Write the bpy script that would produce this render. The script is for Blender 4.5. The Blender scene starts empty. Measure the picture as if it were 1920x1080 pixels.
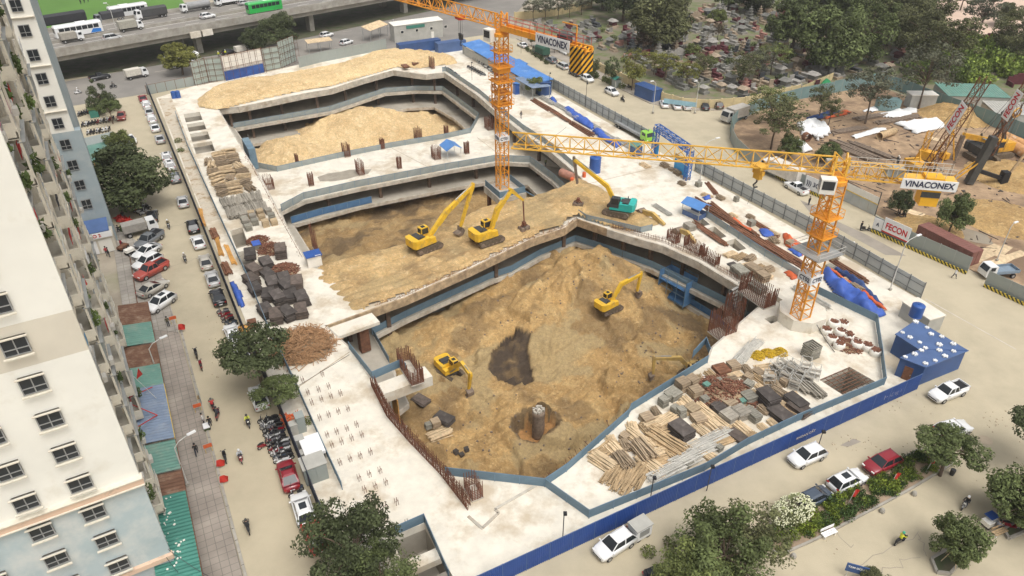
import bpy, bmesh, math, random
from mathutils import Vector as V, Matrix, noise as NZ
from mathutils.geometry import tessellate_polygon
R=math.radians; sin=math.sin; cos=math.cos; PI=math.pi
random.seed(7)
sc=bpy.context.scene; COL=sc.collection
# ---------------- camera
F=1368.; TH=R(33.3); HC=60.; AZ=R(28)
cd=bpy.data.cameras.new('camera'); cam=bpy.data.objects.new('camera',cd); COL.objects.link(cam)
cd.sensor_width=36; cd.lens=36*F/1920; cd.clip_start=.5; cd.clip_end=3000
cam.location=(0,0,HC); cam.rotation_euler=(PI/2-TH,0,0); sc.camera=cam
# ---------------- world and sun
SUN_EL=R(64); SUN_AZ=R(146)      # azimuth clockwise from +Y
w=bpy.data.worlds.new('World'); sc.world=w; w.use_nodes=True; nt=w.node_tree
bg=nt.nodes['Background']; sk=nt.nodes.new('ShaderNodeTexSky'); sk.sky_type='NISHITA'; sk.sun_disc=False
sk.sun_elevation=SUN_EL; sk.sun_rotation=SUN_AZ; sk.dust_density=6; sk.air_density=1; sk.ozone_density=.6
hs=nt.nodes.new('ShaderNodeHueSaturation'); hs.inputs['Saturation'].default_value=.18
nt.links.new(sk.outputs[0],hs.inputs['Color']); nt.links.new(hs.outputs[0],bg.inputs[0]); bg.inputs[1].default_value=.15
ld=bpy.data.lights.new('sun','SUN'); ld.energy=.95; ld.angle=R(36); ld.color=(1,.95,.87)
so=bpy.data.objects.new('sun',ld); COL.objects.link(so)
sd=V((sin(SUN_AZ)*cos(SUN_EL),cos(SUN_AZ)*cos(SUN_EL),sin(SUN_EL))); so.rotation_euler=sd.to_track_quat('Z','Y').to_euler()
sc.view_settings.view_transform='Standard'; sc.view_settings.look='None'; sc.view_settings.gamma=1; sc.view_settings.exposure=.2
sc.cycles.max_bounces=5; sc.cycles.diffuse_bounces=3; sc.cycles.transparent_max_bounces=4; sc.cycles.glossy_bounces=2
# ---------------- placing
def ray(px,py):
    dx=px-960; dy=py-540
    return V((dx,F*cos(TH)-dy*sin(TH),-(F*sin(TH)+dy*cos(TH))))
def P(px,py,z=0.):
    r=ray(px,py); k=(z-HC)/r.z
    return V((r.x*k,r.y*k,z))
CA,SA=cos(AZ),sin(AZ)
def W(u,v,z=0.): return V((-u*SA+v*CA,u*CA+v*SA,z))     # site grid (u away, v right) to world
def UVof(p): return (-p[0]*SA+p[1]*CA, p[0]*CA+p[1]*SA)
def PUV(px,py,z=0.): return UVof(P(px,py,z))
def Zat(p,py):
    r=ray(960,py); return HC+r.z/r.y*p[1]
RU=AZ+PI/2; RV=AZ       # headings of +u and +v
def head(px,py,qx,qy,z=0.):
    a=P(px,py,z); b=P(qx,qy,z); return math.atan2(b.y-a.y,b.x-a.x)
# ---------------- materials
MT={}
def mat(name,col,rough=.8,var=.12,scale=1.5,metal=0,bump=0,bscale=None,obj=False,detail=4,col2=None,emit=0,coat=0,rnd=0,trans=0,lo=.35,hi=.65,second=None):
    m=bpy.data.materials.new(name); m.use_nodes=True; t=m.node_tree; n=t.nodes; L=t.links
    b=n['Principled BSDF']; b.inputs['Roughness'].default_value=rough; b.inputs['Metallic'].default_value=metal
    if coat: b.inputs['Coat Weight'].default_value=coat; b.inputs['Coat Roughness'].default_value=.08
    tc=n.new('ShaderNodeTexCoord')
    src=None
    if obj:
        oi=n.new('ShaderNodeObjectInfo'); src=oi.outputs['Color']
    else:
        rg=n.new('ShaderNodeRGB'); rg.outputs[0].default_value=(*col,1); src=rg.outputs[0]
    no=n.new('ShaderNodeTexNoise'); no.inputs['Scale'].default_value=scale; no.inputs['Detail'].default_value=detail; no.inputs['Roughness'].default_value=.62
    L.new(tc.outputs['Object'],no.inputs['Vector'])
    mr=n.new('ShaderNodeMapRange'); L.new(no.outputs[0],mr.inputs[0]); mr.inputs[1].default_value=lo; mr.inputs[2].default_value=hi
    if col2:
        mx=n.new('ShaderNodeMix'); mx.data_type='RGBA'; L.new(mr.outputs[0],mx.inputs[0]); L.new(src,mx.inputs[6]); mx.inputs[7].default_value=(*col2,1); src=mx.outputs[2]
    else:
        mr.inputs[3].default_value=1-var; mr.inputs[4].default_value=1+var
        mu=n.new('ShaderNodeVectorMath'); mu.operation='SCALE'; L.new(src,mu.inputs[0]); L.new(mr.outputs[0],mu.inputs[3]); src=mu.outputs[0]
    if second:   # (colour, scale, lo, hi, amount): a second layer of stains
        c2,s2,l2,h2,a2=second
        n2=n.new('ShaderNodeTexNoise'); n2.inputs['Scale'].default_value=s2; n2.inputs['Detail'].default_value=6; n2.inputs['Roughness'].default_value=.7
        L.new(tc.outputs['Object'],n2.inputs['Vector'])
        m2=n.new('ShaderNodeMapRange'); L.new(n2.outputs[0],m2.inputs[0]); m2.inputs[1].default_value=l2; m2.inputs[2].default_value=h2; m2.inputs[4].default_value=a2
        mx=n.new('ShaderNodeMix'); mx.data_type='RGBA'; L.new(m2.outputs[0],mx.inputs[0]); L.new(src,mx.inputs[6]); mx.inputs[7].default_value=(*c2,1); src=mx.outputs[2]
    if rnd:
        oi=n.new('ShaderNodeObjectInfo'); mr2=n.new('ShaderNodeMapRange'); L.new(oi.outputs['Random'],mr2.inputs[0]); mr2.inputs[3].default_value=1-rnd; mr2.inputs[4].default_value=1+rnd
        mu=n.new('ShaderNodeVectorMath'); mu.operation='SCALE'; L.new(src,mu.inputs[0]); L.new(mr2.outputs[0],mu.inputs[3]); src=mu.outputs[0]
    L.new(src,b.inputs['Base Color'])
    if bump:
        bp=n.new('ShaderNodeBump'); bp.inputs['Strength'].default_value=bump; bp.inputs['Distance'].default_value=.15
        nb=n.new('ShaderNodeTexNoise'); nb.inputs['Scale'].default_value=bscale or scale*4; nb.inputs['Detail'].default_value=6
        L.new(tc.outputs['Object'],nb.inputs['Vector']); L.new(nb.outputs[0],bp.inputs['Height']); L.new(bp.outputs[0],b.inputs['Normal'])
    MT[name]=m; return m
# ---------------- mesh builder
class B:
    def __init__(s): s.v=[]; s.f=[]; s.m=[]; s.mi=0
    def add(s,vs,fs):
        o=len(s.v); s.v+= [tuple(x) for x in vs]; s.f+= [tuple(i+o for i in f) for f in fs]; s.m+=[s.mi]*len(fs); return s
    def hexa(s,p):   # 8 corners: bottom 4 ccw, top 4
        return s.add(p,[(3,2,1,0),(4,5,6,7),(0,1,5,4),(1,2,6,5),(2,3,7,6),(3,0,4,7)])
    def box(s,c,d,rz=0,M=None):
        x,y,z=d[0]/2,d[1]/2,d[2]/2
        ps=[V(q) for q in [(-x,-y,-z),(x,-y,-z),(x,y,-z),(-x,y,-z),(-x,-y,z),(x,-y,z),(x,y,z),(-x,y,z)]]
        if M is not None: ps=[M@q for q in ps]
        elif rz: 
            m=Matrix.Rotation(rz,3,'Z'); ps=[m@q for q in ps]
        c=V(c); return s.hexa([q+c for q in ps])
    def bar(s,p,q,w,h=None,up=None):
        p=V(p);q=V(q);d=q-p
        if d.length<1e-6: return s
        h=h or w; d.normalize(); up=V(up) if up else (V((0,0,1)) if abs(d.z)<.98 else V((1,0,0)))
        x=d.cross(up).normalized()*w/2; y=x.cross(d).normalized()*h/2
        return s.hexa([p-x-y,p+x-y,p+x+y,p-x+y,q-x-y,q+x-y,q+x+y,q-x+y])
    def tube(s,p,q,r,n=6,r2=None,cap=True):
        p=V(p);q=V(q);d=(q-p).normalized(); r2=r if r2 is None else r2
        a=d.orthogonal().normalized(); b=d.cross(a)
        vs=[];fs=[]
        for i in range(n):
            t=2*PI*i/n; o=a*cos(t)+b*sin(t); vs+=[p+o*r,q+o*r2]
        for i in range(n):
            j=(i+1)%n; fs.append((2*i,2*j,2*j+1,2*i+1))
        if cap: fs+= [tuple(2*i for i in range(n))[::-1],tuple(2*i+1 for i in range(n))]
        return s.add(vs,fs)
    def prism(s,pl,z0,z1):
        n=len(pl)
        a=sum(pl[i][0]*pl[(i+1)%n][1]-pl[(i+1)%n][0]*pl[i][1] for i in range(n))
        if a<0: pl=pl[::-1]
        vs=[(p[0],p[1],z0) for p in pl]+[(p[0],p[1],z1) for p in pl]
        return s.add(vs,[tuple(range(n))[::-1],tuple(range(n,2*n))]+[(i,(i+1)%n,n+(i+1)%n,n+i) for i in range(n)])
    def side(s,pl,y0,y1):       # outline in x,z extruded along y
        n=len(pl); vs=[(p[0],y0,p[1]) for p in pl]+[(p[0],y1,p[1]) for p in pl]
        return s.add(vs,[tuple(range(n)),tuple(range(n,2*n))[::-1]]+[(i,n+i,n+(i+1)%n,(i+1)%n) for i in range(n)])
    def loft(s,rings,cap=True):
        n=len(rings[0]); vs=[q for r in rings for q in r]; fs=[]
        for k in range(len(rings)-1):
            for i in range(n):
                j=(i+1)%n; fs.append((k*n+i,k*n+j,(k+1)*n+j,(k+1)*n+i))
        if cap: fs+=[tuple(range(n))[::-1],tuple(range((len(rings)-1)*n,len(rings)*n))]
        return s.add(vs,fs)
    def lathe(s,c,prof,n=10,ax='Z'):
        vs=[];fs=[];k=len(prof); c=V(c)
        for i in range(n):
            t=2*PI*i/n
            for r,h in prof:
                q=V((r*cos(t),r*sin(t),h)) if ax=='Z' else (V((r*cos(t),h,r*sin(t))) if ax=='Y' else V((h,r*cos(t),r*sin(t))))
                vs.append(c+q)
        for i in range(n):
            j=(i+1)%n
            for a in range(k-1): fs.append((i*k+a,j*k+a,j*k+a+1,i*k+a+1))
        return s.add(vs,fs)
    def quad(s,*p): return s.add(p,[tuple(range(len(p)))])
    def slab(s,outer,holes,z0,z1):   # plate with holes, lists of (x,y)
        loops=[outer]+list(holes)
        tri=tessellate_polygon([[V((p[0],p[1],0)) for p in l] for l in loops])
        flat=[p for l in loops for p in l]; n=len(flat)
        vs=[(p[0],p[1],z1) for p in flat]+[(p[0],p[1],z0) for p in flat]
        fs=[]
        for t in tri:
            a,b,c=(V(flat[i]+(0,)) if len(flat[i])==2 else V((flat[i][0],flat[i][1],0)) for i in t)
            up=(b-a).cross(c-a).z>0
            t=t if up else t[::-1]
            fs.append(tuple(t)); fs.append(tuple(i+n for i in t[::-1]))
        o=0
        for l in loops:
            k=len(l)
            for i in range(k): fs.append((o+i,o+(i+1)%k,n+o+(i+1)%k,n+o+i))
            o+=k
        return s.add(vs,fs)
    def mesh(s,name,mats,smooth=False):
        me=bpy.data.meshes.new(name); me.from_pydata(s.v,[],s.f)
        for m in (mats if isinstance(mats,(list,tuple)) else [mats]): me.materials.append(MT[m] if isinstance(m,str) else m)
        if len(me.materials)>1: me.polygons.foreach_set('material_index',s.m)
        bm=bmesh.new(); bm.from_mesh(me); bmesh.ops.recalc_face_normals(bm,faces=bm.faces); bm.to_mesh(me); bm.free()
        if smooth: me.polygons.foreach_set('use_smooth',[True]*len(me.polygons)); 
        return me
    def build(s,name,mats,parent=None,smooth=False,color=None):
        o=bpy.data.objects.new(name,s.mesh(name,mats,smooth)); COL.objects.link(o)
        if smooth=='auto':
            pass
        if parent: o.parent=parent
        if color: o.color=(*color,1)
        return o
def tag(o,label=None,cat=None,group=None,kind=None):
    if label: o['label']=label
    if cat: o['category']=cat
    if group: o['group']=group
    if kind: o['kind']=kind
    return o
def thing(name,label,cat,loc=(0,0,0),rz=0,group=None,scale=1):
    o=bpy.data.objects.new(name,None); COL.objects.link(o); o.location=loc; o.rotation_euler=(0,0,rz); o.scale=(scale,)*3; o.empty_display_size=.1
    return tag(o,label,cat,group)
def link(name,me,parent=None,loc=None,rz=0,color=None,scale=None):
    o=bpy.data.objects.new(name,me); COL.objects.link(o)
    if parent: o.parent=parent
    if loc is not None: o.location=loc
    if rz: o.rotation_euler=(0,0,rz)
    if color: o.color=(*color,1)
    if scale: o.scale=scale if hasattr(scale,'__len__') else (scale,)*3
    return o
def kids(o,_c={}): return [c for c in KID.get(o.name,[])]
def copy_tree(o,loc=None,rz=None,label=None,group=None,color=None,scale=None,ccol=None):
    """a thing, its parts and their sub-parts"""
    def cp(x,par):
        c=x.copy(); COL.objects.link(c); c.parent=par
        if ccol and x.name.split('.')[0] in ccol: c.color=(*ccol[x.name.split('.')[0]],1)
        for ch in x.children: cp(ch,c)
        return c
    r=cp(o,None)
    if loc is not None: r.location=loc
    if rz is not None: r.rotation_euler=(0,0,rz)
    if label: r['label']=label
    if group: r['group']=group
    if scale: r.scale=scale if hasattr(scale,'__len__') else (scale,)*3
    return r
def struct(b,name,mats,smooth=False): return tag(b.build(name,mats,None,smooth),kind='structure')
def fbm(x,y,z=0,o=4): return NZ.fractal((x,y,z),1.,2.,o)
def inpoly(x,y,pl):
    c=False; n=len(pl); j=n-1
    for i in range(n):
        xi,yi=pl[i][0],pl[i][1]; xj,yj=pl[j][0],pl[j][1]
        if (yi>y)!=(yj>y) and x<(xj-xi)*(y-yi)/(yj-yi)+xi: c=not c
        j=i
    return c
def edist(x,y,pl):
    best=1e9; n=len(pl)
    for i in range(n):
        ax,ay=pl[i][0],pl[i][1]; bx,by=pl[(i+1)%n][0],pl[(i+1)%n][1]; dx,dy=bx-ax,by-ay; L=dx*dx+dy*dy
        t=0 if L==0 else max(0,min(1,((x-ax)*dx+(y-ay)*dy)/L)); best=min(best,(x-ax-t*dx)**2+(y-ay-t*dy)**2)
    return best**.5
def sms(a,b,x):
    t=max(0,min(1,(x-a)/(b-a))); return t*t*(3-2*t)
def curve_text(name,txt,size,matn,parent,loc,rot,bold=True,ext=.01,sx=1,spacing=1,shear=0):
    c=bpy.data.curves.new(name,'FONT'); c.body=txt; c.size=size; c.align_x='CENTER'; c.align_y='CENTER'; c.extrude=ext; c.shear=shear; c.space_character=spacing
    if bold: c.offset=size*.025
    o=bpy.data.objects.new(name,c); COL.objects.link(o)
    dg=bpy.context.evaluated_depsgraph_get(); me=bpy.data.meshes.new_from_object(o.evaluated_get(dg)); bpy.data.objects.remove(o)
    me.materials.clear(); me.materials.append(MT[matn]); o=bpy.data.objects.new(name,me); COL.objects.link(o)
    o.parent=parent; o.location=loc; o.rotation_euler=rot; o.scale=(sx,1,1); return o
# palette
mat('concrete',(.72,.67,.57),.85,.1,.5,bump=.15,bscale=6,detail=9,second=((.5,.41,.29),.13,.49,.62,.85))
mat('concrete_edge',(.5,.46,.39),.9,.2,.8,bump=.2,second=((.3,.22,.14),.5,.5,.7,.7))
mat('concrete_grey',(.36,.335,.29),.9,.15,.5,bump=.1,second=((.2,.17,.13),.3,.45,.7,.6))
mat('concrete_floor',(.38,.345,.285),.8,.15,.25,second=((.26,.22,.16),.15,.5,.65,.6))
mat('white_paint',(.78,.75,.68),.7,.05,.8)
mat('road',(.44,.382,.27),.9,.1,.22,detail=9,bump=.1,bscale=8,second=((.5,.43,.305),.05,.45,.7,.7))
mat('road_dark',(.22,.205,.185),.9,.08,.12,second=((.3,.27,.23),.06,.45,.7,.6))
mat('ground',(.36,.31,.24),.95,.15,.2,second=((.24,.26,.13),.07,.5,.65,.5))
mat('dirt',(.33,.235,.14),.95,.2,.3,bump=.5,bscale=2,second=((.2,.14,.09),.2,.5,.65,.5))
mat('steel_yellow',(.72,.36,.03),.45,.12,.5,second=((.4,.17,.03),1.2,.6,.75,.5))
mat('orange_steel',(.78,.34,.035),.5,.1,.5)
mat('yellow_machine',(.78,.46,.03),.4,.08,1,second=((.42,.3,.14),.9,.55,.72,.6))
mat('dark_steel',(.05,.05,.05),.6,.2,2)
mat('rust',(.17,.075,.04),.9,.35,1.5,rnd=.15)
mat('rebar',(.17,.065,.035),.9,.25,2)
mat('grey_steel',(.36,.37,.36),.5,.1,1,metal=.3)
mat('pale_steel',(.55,.54,.5),.5,.1,2)
mat('glass',(.025,.03,.035),.12,.3,.3)
mat('car_paint',(1,1,1),.28,.03,.5,obj=True,coat=.6)
mat('obj',(1,1,1),.75,.12,2,obj=True)
mat('obj_metal',(1,1,1),.45,.1,2,obj=True)
mat('rubber',(.022,.022,.022),.85,.1,3)
mat('rim',(.45,.45,.45),.35,.05,3,metal=.6)
mat('lamp_clear',(.75,.75,.72),.2,.02,1)
mat('lamp_red',(.4,.02,.015),.3,.05,1)
mat('blue_sheet',(.07,.125,.27),.5,.12,.4,second=((.10,.15,.34),.6,.55,.7,.5))
mat('navy',(.02,.07,.27),.5,.15,.5,second=((.03,.11,.38),.12,.5,.6,.8))
mat('grey_sheet',(.42,.44,.43),.55,.08,.4,second=((.42,.38,.3),.3,.5,.7,.4))
mat('blue_grey',(.13,.22,.30),.6,.15,.5,second=((.3,.33,.33),.3,.5,.7,.5))
mat('wood',(.42,.3,.17),.9,.25,1.5,rnd=.2)
mat('wood_pale',(.6,.46,.29),.9,.2,1.5,rnd=.12)
mat('wood_dark',(.11,.085,.07),.9,.3,1.5,rnd=.25)
mat('pipe_grey',(.52,.5,.45),.6,.2,1.5)
mat('bark',(.14,.1,.07),.95,.3,3)
mat('black',(.012,.012,.014),.6,.1,1)
mat('white',(.8,.8,.79),.6,.03,1)
mat('red',(.5,.03,.02),.6,.1,1)
mat('skin',(.45,.28,.2),.7,.05,1)
mat('yellow_line',(.62,.45,.12),.8,.15,1)
# =====================================================================  the setting
def xy(l): return [tuple(W(u,v)[:2]) for u,v in l]
def pxy(l,z=0): return [tuple(P(a,b,z)[:2]) for a,b in l]
Z0=.12; Z1=-5.; Z2=-8.7
# --- openings, site grid
NORTH=[(182.6,17.3),(181.6,22),(182.2,27.1),(184,38.2),(184.4,45.4),(188.6,55.3),(192,65.1),(184.3,71.4),(183.5,76.8),(163,76.6),(148.3,75.2),(135.8,74.4),(123.8,74.6),(108,73),(104,66),(103,58),(104.4,50),(101,43.4),(98.5,33),(98.2,26),(98.3,19.5),(100.5,17.6),(117,17.6),(136.8,17.9),(151,17.6)]
SOUTH=[(84.3,15.4),(85.2,22.9),(85.8,27.8),(88.5,39.4),(92.2,52.6),(92.9,59.5),(94.8,63.3),(89.1,65.9),(84.4,68.3),(80.1,70.8),(73.4,72.6),(64,73.4),(60.5,75.2),(58,67.8),(55.2,59.6),(53.3,57.2),(50.3,42.5),(46.1,31.1),(45.4,28.1),(51.9,19.2),(58,18),(63.1,17.2),(69.3,17.3),(78.1,16.8)]
SH=[]   # shafts: corners, depth, cross beams
SH.append(([(182.2,9.6),(182.2,13.2),(156,12.5),(156,8.7)],4.5,3))
SH.append(([(118.5,8.8),(118.9,10.9),(104.2,10.4),(103.9,8.5)],3.2,1))
SH.append(([(46.7,11.3),(46.7,14.9),(38.9,14.9),(38.9,11.3)],4,1))
SH.append(([(84.6,80.3),(84.6,82.7),(82.1,82.3),(82.1,80.1)],2.2,0))
SH.append(([(81.2,80.1),(81.2,82.5),(77.5,81.9),(77.5,79.9)],2.2,0))
SH.append(([(76.3,80.3),(76.3,82.7),(72.9,82),(72.9,80.2)],2.2,0))
SH.append(([(43.9,67),(43.9,72.4),(39.7,73),(39.7,67.4)],6,0))
SH.append(([(56.9,70.4),(56.9,72.2),(55.6,72.2),(55.6,70.4)],2,0))
VOID=[(38.6,8),(38.6,77.5),(43,83.3),(50,93),(198,93),(198,8)]
GOUT=[(-900,-900),(-900,1100),(1500,1100),(1500,-900)]
# site base and ground
# VOID must not cut the shafts that sit outside it
b=B(); b.slab(GOUT,[xy(VOID)],-.9,-.06)
struct(b,'ground','ground')
def sheet(name,pl,z,m,holes=()):
    b=B(); b.slab(pl,list(holes),z-.03,z); return struct(b,name,m)
sheet('road',xy([(-60,-9),(-60,112),(40,107.5),(52,108.2),(72,111),(95,107.2),(103,108.6),(110.8,112.4),(118,120),(121,131),(123,148),(127,148),(128,131),(131,117),(137,110.8),(200,110.8),(232,104),(232,-26),(140,-26),(140,-9)]),0,'road',[xy(VOID)])
sheet('far_road',xy([(199,-40),(203.5,15),(213,60),(214,108),(262,150),(290,130),(236,50),(223,-16),(220,-40)]),.006,'road_dark')
mat('pav',(.34,.3,.25),.9,.1,.4)
def paver_mat(name,c1,c2,cm,s,rot=AZ):
    m=bpy.data.materials.new(name); m.use_nodes=True; t=m.node_tree; n=t.nodes; L=t.links; bs=n['Principled BSDF']; bs.inputs['Roughness'].default_value=.9
    tc=n.new('ShaderNodeTexCoord'); mp=n.new('ShaderNodeMapping'); mp.inputs['Rotation'].default_value=(0,0,-rot); L.new(tc.outputs['Object'],mp.inputs[0])
    br=n.new('ShaderNodeTexBrick'); br.offset=0; br.inputs['Color1'].default_value=(*c1,1); br.inputs['Color2'].default_value=(*c2,1); br.inputs['Mortar'].default_value=(*cm,1)
    br.inputs['Scale'].default_value=s; br.inputs['Mortar Size'].default_value=.02; br.inputs['Brick Width'].default_value=.5; br.inputs['Row Height'].default_value=.5; L.new(mp.outputs[0],br.inputs[0])
    no=n.new('ShaderNodeTexNoise'); no.inputs['Scale'].default_value=.3; no.inputs['Detail'].default_value=6; L.new(tc.outputs['Object'],no.inputs[0])
    mr=n.new('ShaderNodeMapRange'); mr.inputs[1].default_value=.3; mr.inputs[2].default_value=.7; mr.inputs[3].default_value=.75; mr.inputs[4].default_value=1.2; L.new(no.outputs[0],mr.inputs[0])
    mu=n.new('ShaderNodeVectorMath'); mu.operation='SCALE'; L.new(br.outputs[0],mu.inputs[0]); L.new(mr.outputs[0],mu.inputs[3]); L.new(mu.outputs[0],bs.inputs[0])
    MT[name]=m
paver_mat('paver',(.35,.30,.255),(.31,.27,.23),(.2,.18,.155),.62)
paver_mat('paver_site',(.36,.33,.29),(.32,.29,.25),(.22,.2,.17),.5)
b=B(); b.slab(xy([(20,-9),(20,-2.2),(92,-2.6),(97,-9)]),[],-.05,.12); struct(b,'pavement','paver')
b=B(); 
for i in range(46): b.box(W(21+i*1.58,-2.05-.006*i,.09),(1.5,.28,.2),RU)
struct(b,'kerb','concrete_grey')
b=B(); b.slab(xy([(97,-9),(92.2,-2.7),(116,-3.2),(132,-9)]),[],-.05,.1); struct(b,'forecourt_pavement','paver_site')
# --- deck
DECK=xy([(38,6.4),(38,78.5),(42.5,84),(49.5,93.9),(160,94.6),(204,92),(206,84),(212,70),(211.5,56),(209,43),(206,33),(203,15),(197.5,5.2),(140,5.5),(86,6)])
holes=[xy(NORTH),xy(SOUTH)]+[xy(s[0]) for s in SH]
b=B(); b.slab(DECK,holes,-.85,Z0); deck=struct(b,'site_deck',['concrete'])
# downstand edge beams round the two openings
def rim(poly,name,z0,z1,th,m,skip=()):
    b=B(); n=len(poly); pl=[W(u,v) for u,v in poly]
    for i in range(n):
        if i in skip: continue
        p=pl[i]; q=pl[(i+1)%n]; b.bar((p.x,p.y,(z0+z1)/2),(q.x,q.y,(z0+z1)/2),th,z1-z0)
    return struct(b,name,m)
rim(NORTH,'deck_edge_beam',-1.35,Z0-.02,.5,'concrete_edge',range(13,20))
mat('edge_dirty',(.42,.31,.19),.95,.3,1,second=((.2,.13,.08),.6,.5,.65,.7)); rim(SOUTH,'deck_edge_beam',-1.3,Z0-.02,.5,'concrete_edge',range(7)); rim(SOUTH,'sandy_edge_beam',-1.3,Z0-.02,.5,'edge_dirty',range(7,24))
for c,d,nb in SH:
    w_=[W(u,v) for u,v in c]; b=B()
    for i in range(4):
        p=w_[i]; q=w_[(i+1)%4]; o=(q-p).normalized(); nrm=V((o.y,-o.x,0)); cen=sum(w_,V())/4
        if (p-cen).dot(nrm)<0: nrm=-nrm
        b.bar(p+nrm*.11-o*.1+V((0,0,-d/2)),q+nrm*.11+o*.1+V((0,0,-d/2)),.2,d-.02)
    b.prism([tuple(x[:2]) for x in w_],-d-.2,-d); struct(b,'shaft_wall','concrete_floor')
    if nb:
        b=B()
        for k in range(1,nb+1):
            t=k/(nb+1); p=w_[0].lerp(w_[3],t); q=w_[1].lerp(w_[2],t); b.bar(p+V((0,0,-.3)),q+V((0,0,-.3)),1.3,.8)
        struct(b,'shaft_beam','concrete')
# --- basement slabs
A1=[(181.5,20),(181.8,28),(182.2,44),(189.5,61.4),(187.2,70),(183.6,75.9),(172,75.6),(160,75.4),(152,69.5),(151.6,62.8),(152.4,49.5),(152.2,36.9),(151.2,23.4),(155,20.6)]
B1=[(132,19.6),(134.8,25),(135.2,35.6),(134.6,55.5),(133.6,67.4),(129.5,73.2),(119,73),(108,71.5),(99,66),(99,22),(118,18.6)]
C1=[(85.6,22.3),(87.4,28.2),(91.2,44.9),(91.4,48.6),(93.8,55.4),(95.3,63.6),(89.4,66.6),(81.7,70),(68,73.4),(61,74),(56,60),(52,50),(48,38),(46,28),(48,15),(66,14),(69.5,21.5),(78.4,22.1)]
OUT1=[(41,9),(41,94),(200,94),(212,70),(204,17),(197,8)]
b=B(); b.slab(xy(OUT1),[xy(A1),xy(B1),xy(C1)],Z1-.55,Z1); struct(b,'basement_floor','concrete_floor')
# the platform between the two northern pits was cast later and is as pale as the deck
b=B(); b.slab(xy([(134.9,24.9),(135.2,35.6),(134.6,55.5),(133.6,67.4),(129.6,73.3),(124,78),(160,78),(160,75.3),(152,69.4),(151.6,62.8),(152.4,49.5),(152.2,36.9),(151.2,23.4),(153,18.2),(133,18.2)]),[],Z1-.02,Z1+.02); struct(b,'platform_topping','concrete')
def shrink(pl,d):
    c=(sum(p[0] for p in pl)/len(pl),sum(p[1] for p in pl)/len(pl))
    return [(p[0]+(c[0]-p[0])*d,p[1]+(c[1]-p[1])*d) for p in pl]
A2=[(179.5,21),(179,30),(179.5,45),(184,58),(185.5,66),(183,73),(172,74.2),(160,73.6),(153,69),(152.5,62),(153.3,49.5),(153,36.9),(152.4,24),(157,22)]
B2=[(133,21.5),(134.4,36),(133.6,55),(132.5,66),(127,71.5),(108,70),(99,66),(99,22)]
C2=[(84,24),(86,30),(89.8,45),(92.5,56),(93.6,63),(88.4,70),(78,72),(69,73.2),(61,73.8),(56,60),(52,50),(48,38),(46,28),(48,15),(66,14),(70,22),(78,23)]
b=B(); b.slab(xy(OUT1),[xy(A2),xy(B2),xy(C2)],Z2-.45,Z2); struct(b,'lower_basement_floor','concrete_floor')
for pl,nm,z in ((A1,'basement_edge_beam',Z1),(B1,'basement_edge_beam',Z1),(C1,'basement_edge_beam',Z1),(A2,'lower_edge_beam',Z2),(C2,'lower_edge_beam',Z2),(B2,'lower_edge_beam',Z2)):
    rim(pl,nm,z-.8,z-.03,.4,'concrete_edge',[i for i,(p,q) in enumerate(zip(pl,pl[1:]+pl[:1])) if max(p[0],q[0])<112 and min(p[0],q[0])>97])
b=B(); W_=[W(u,v) for u,v in OUT1]
for i in range(len(W_)):
    p=W_[i];q=W_[(i+1)%len(W_)]; b.bar((p.x,p.y,-7),(q.x,q.y,-7),.6,12.2)
struct(b,'retaining_wall','concrete_grey')
b=B(); b.prism(xy(OUT1),-16,-14.5); struct(b,'excavation_base','dirt')
# columns between the slabs
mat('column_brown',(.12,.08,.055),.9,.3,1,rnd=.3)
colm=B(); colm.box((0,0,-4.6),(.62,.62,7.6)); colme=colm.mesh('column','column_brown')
COLS=[]
def cols(pl,inset,step,lo=0,hi=None,skip=()):
    n=len(pl)
    for i in range(n):
        if i in skip: continue
        p=V(pl[i]);q=V(pl[(i+1)%n]); d=q-p; k=max(1,int(d.length/step)); nr=V((d.y,-d.x)).normalized()
        if inpoly(*(p.lerp(q,.5)+nr*.3),pl): nr=-nr
        for j in range(k):
            c=p.lerp(q,(j+.5)/k)+nr*inset; COLS.append(c)
cols(NORTH,1.3,8,skip=list(range(12,21)))
cols(SOUTH,1.3,7.5,skip=list(range(11,24)))
gi=0
for u,v in [(136.5,30),(136.2,41),(136,52),(135.4,63),(139,21),(150,21),(143,72)]: COLS.append(V((u,v)))
for c in COLS:
    u,v=c
    if inpoly(u,v,A1) or inpoly(u,v,B1) or inpoly(u,v,C1): continue
    onM=133<u<152.5 and 19<v<75
    o=link('column',colme,None,W(u,v,-4.6 if onM else -.3),RU,scale=(1,1,.52 if onM else 1))
    tag(o,kind='structure')
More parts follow.
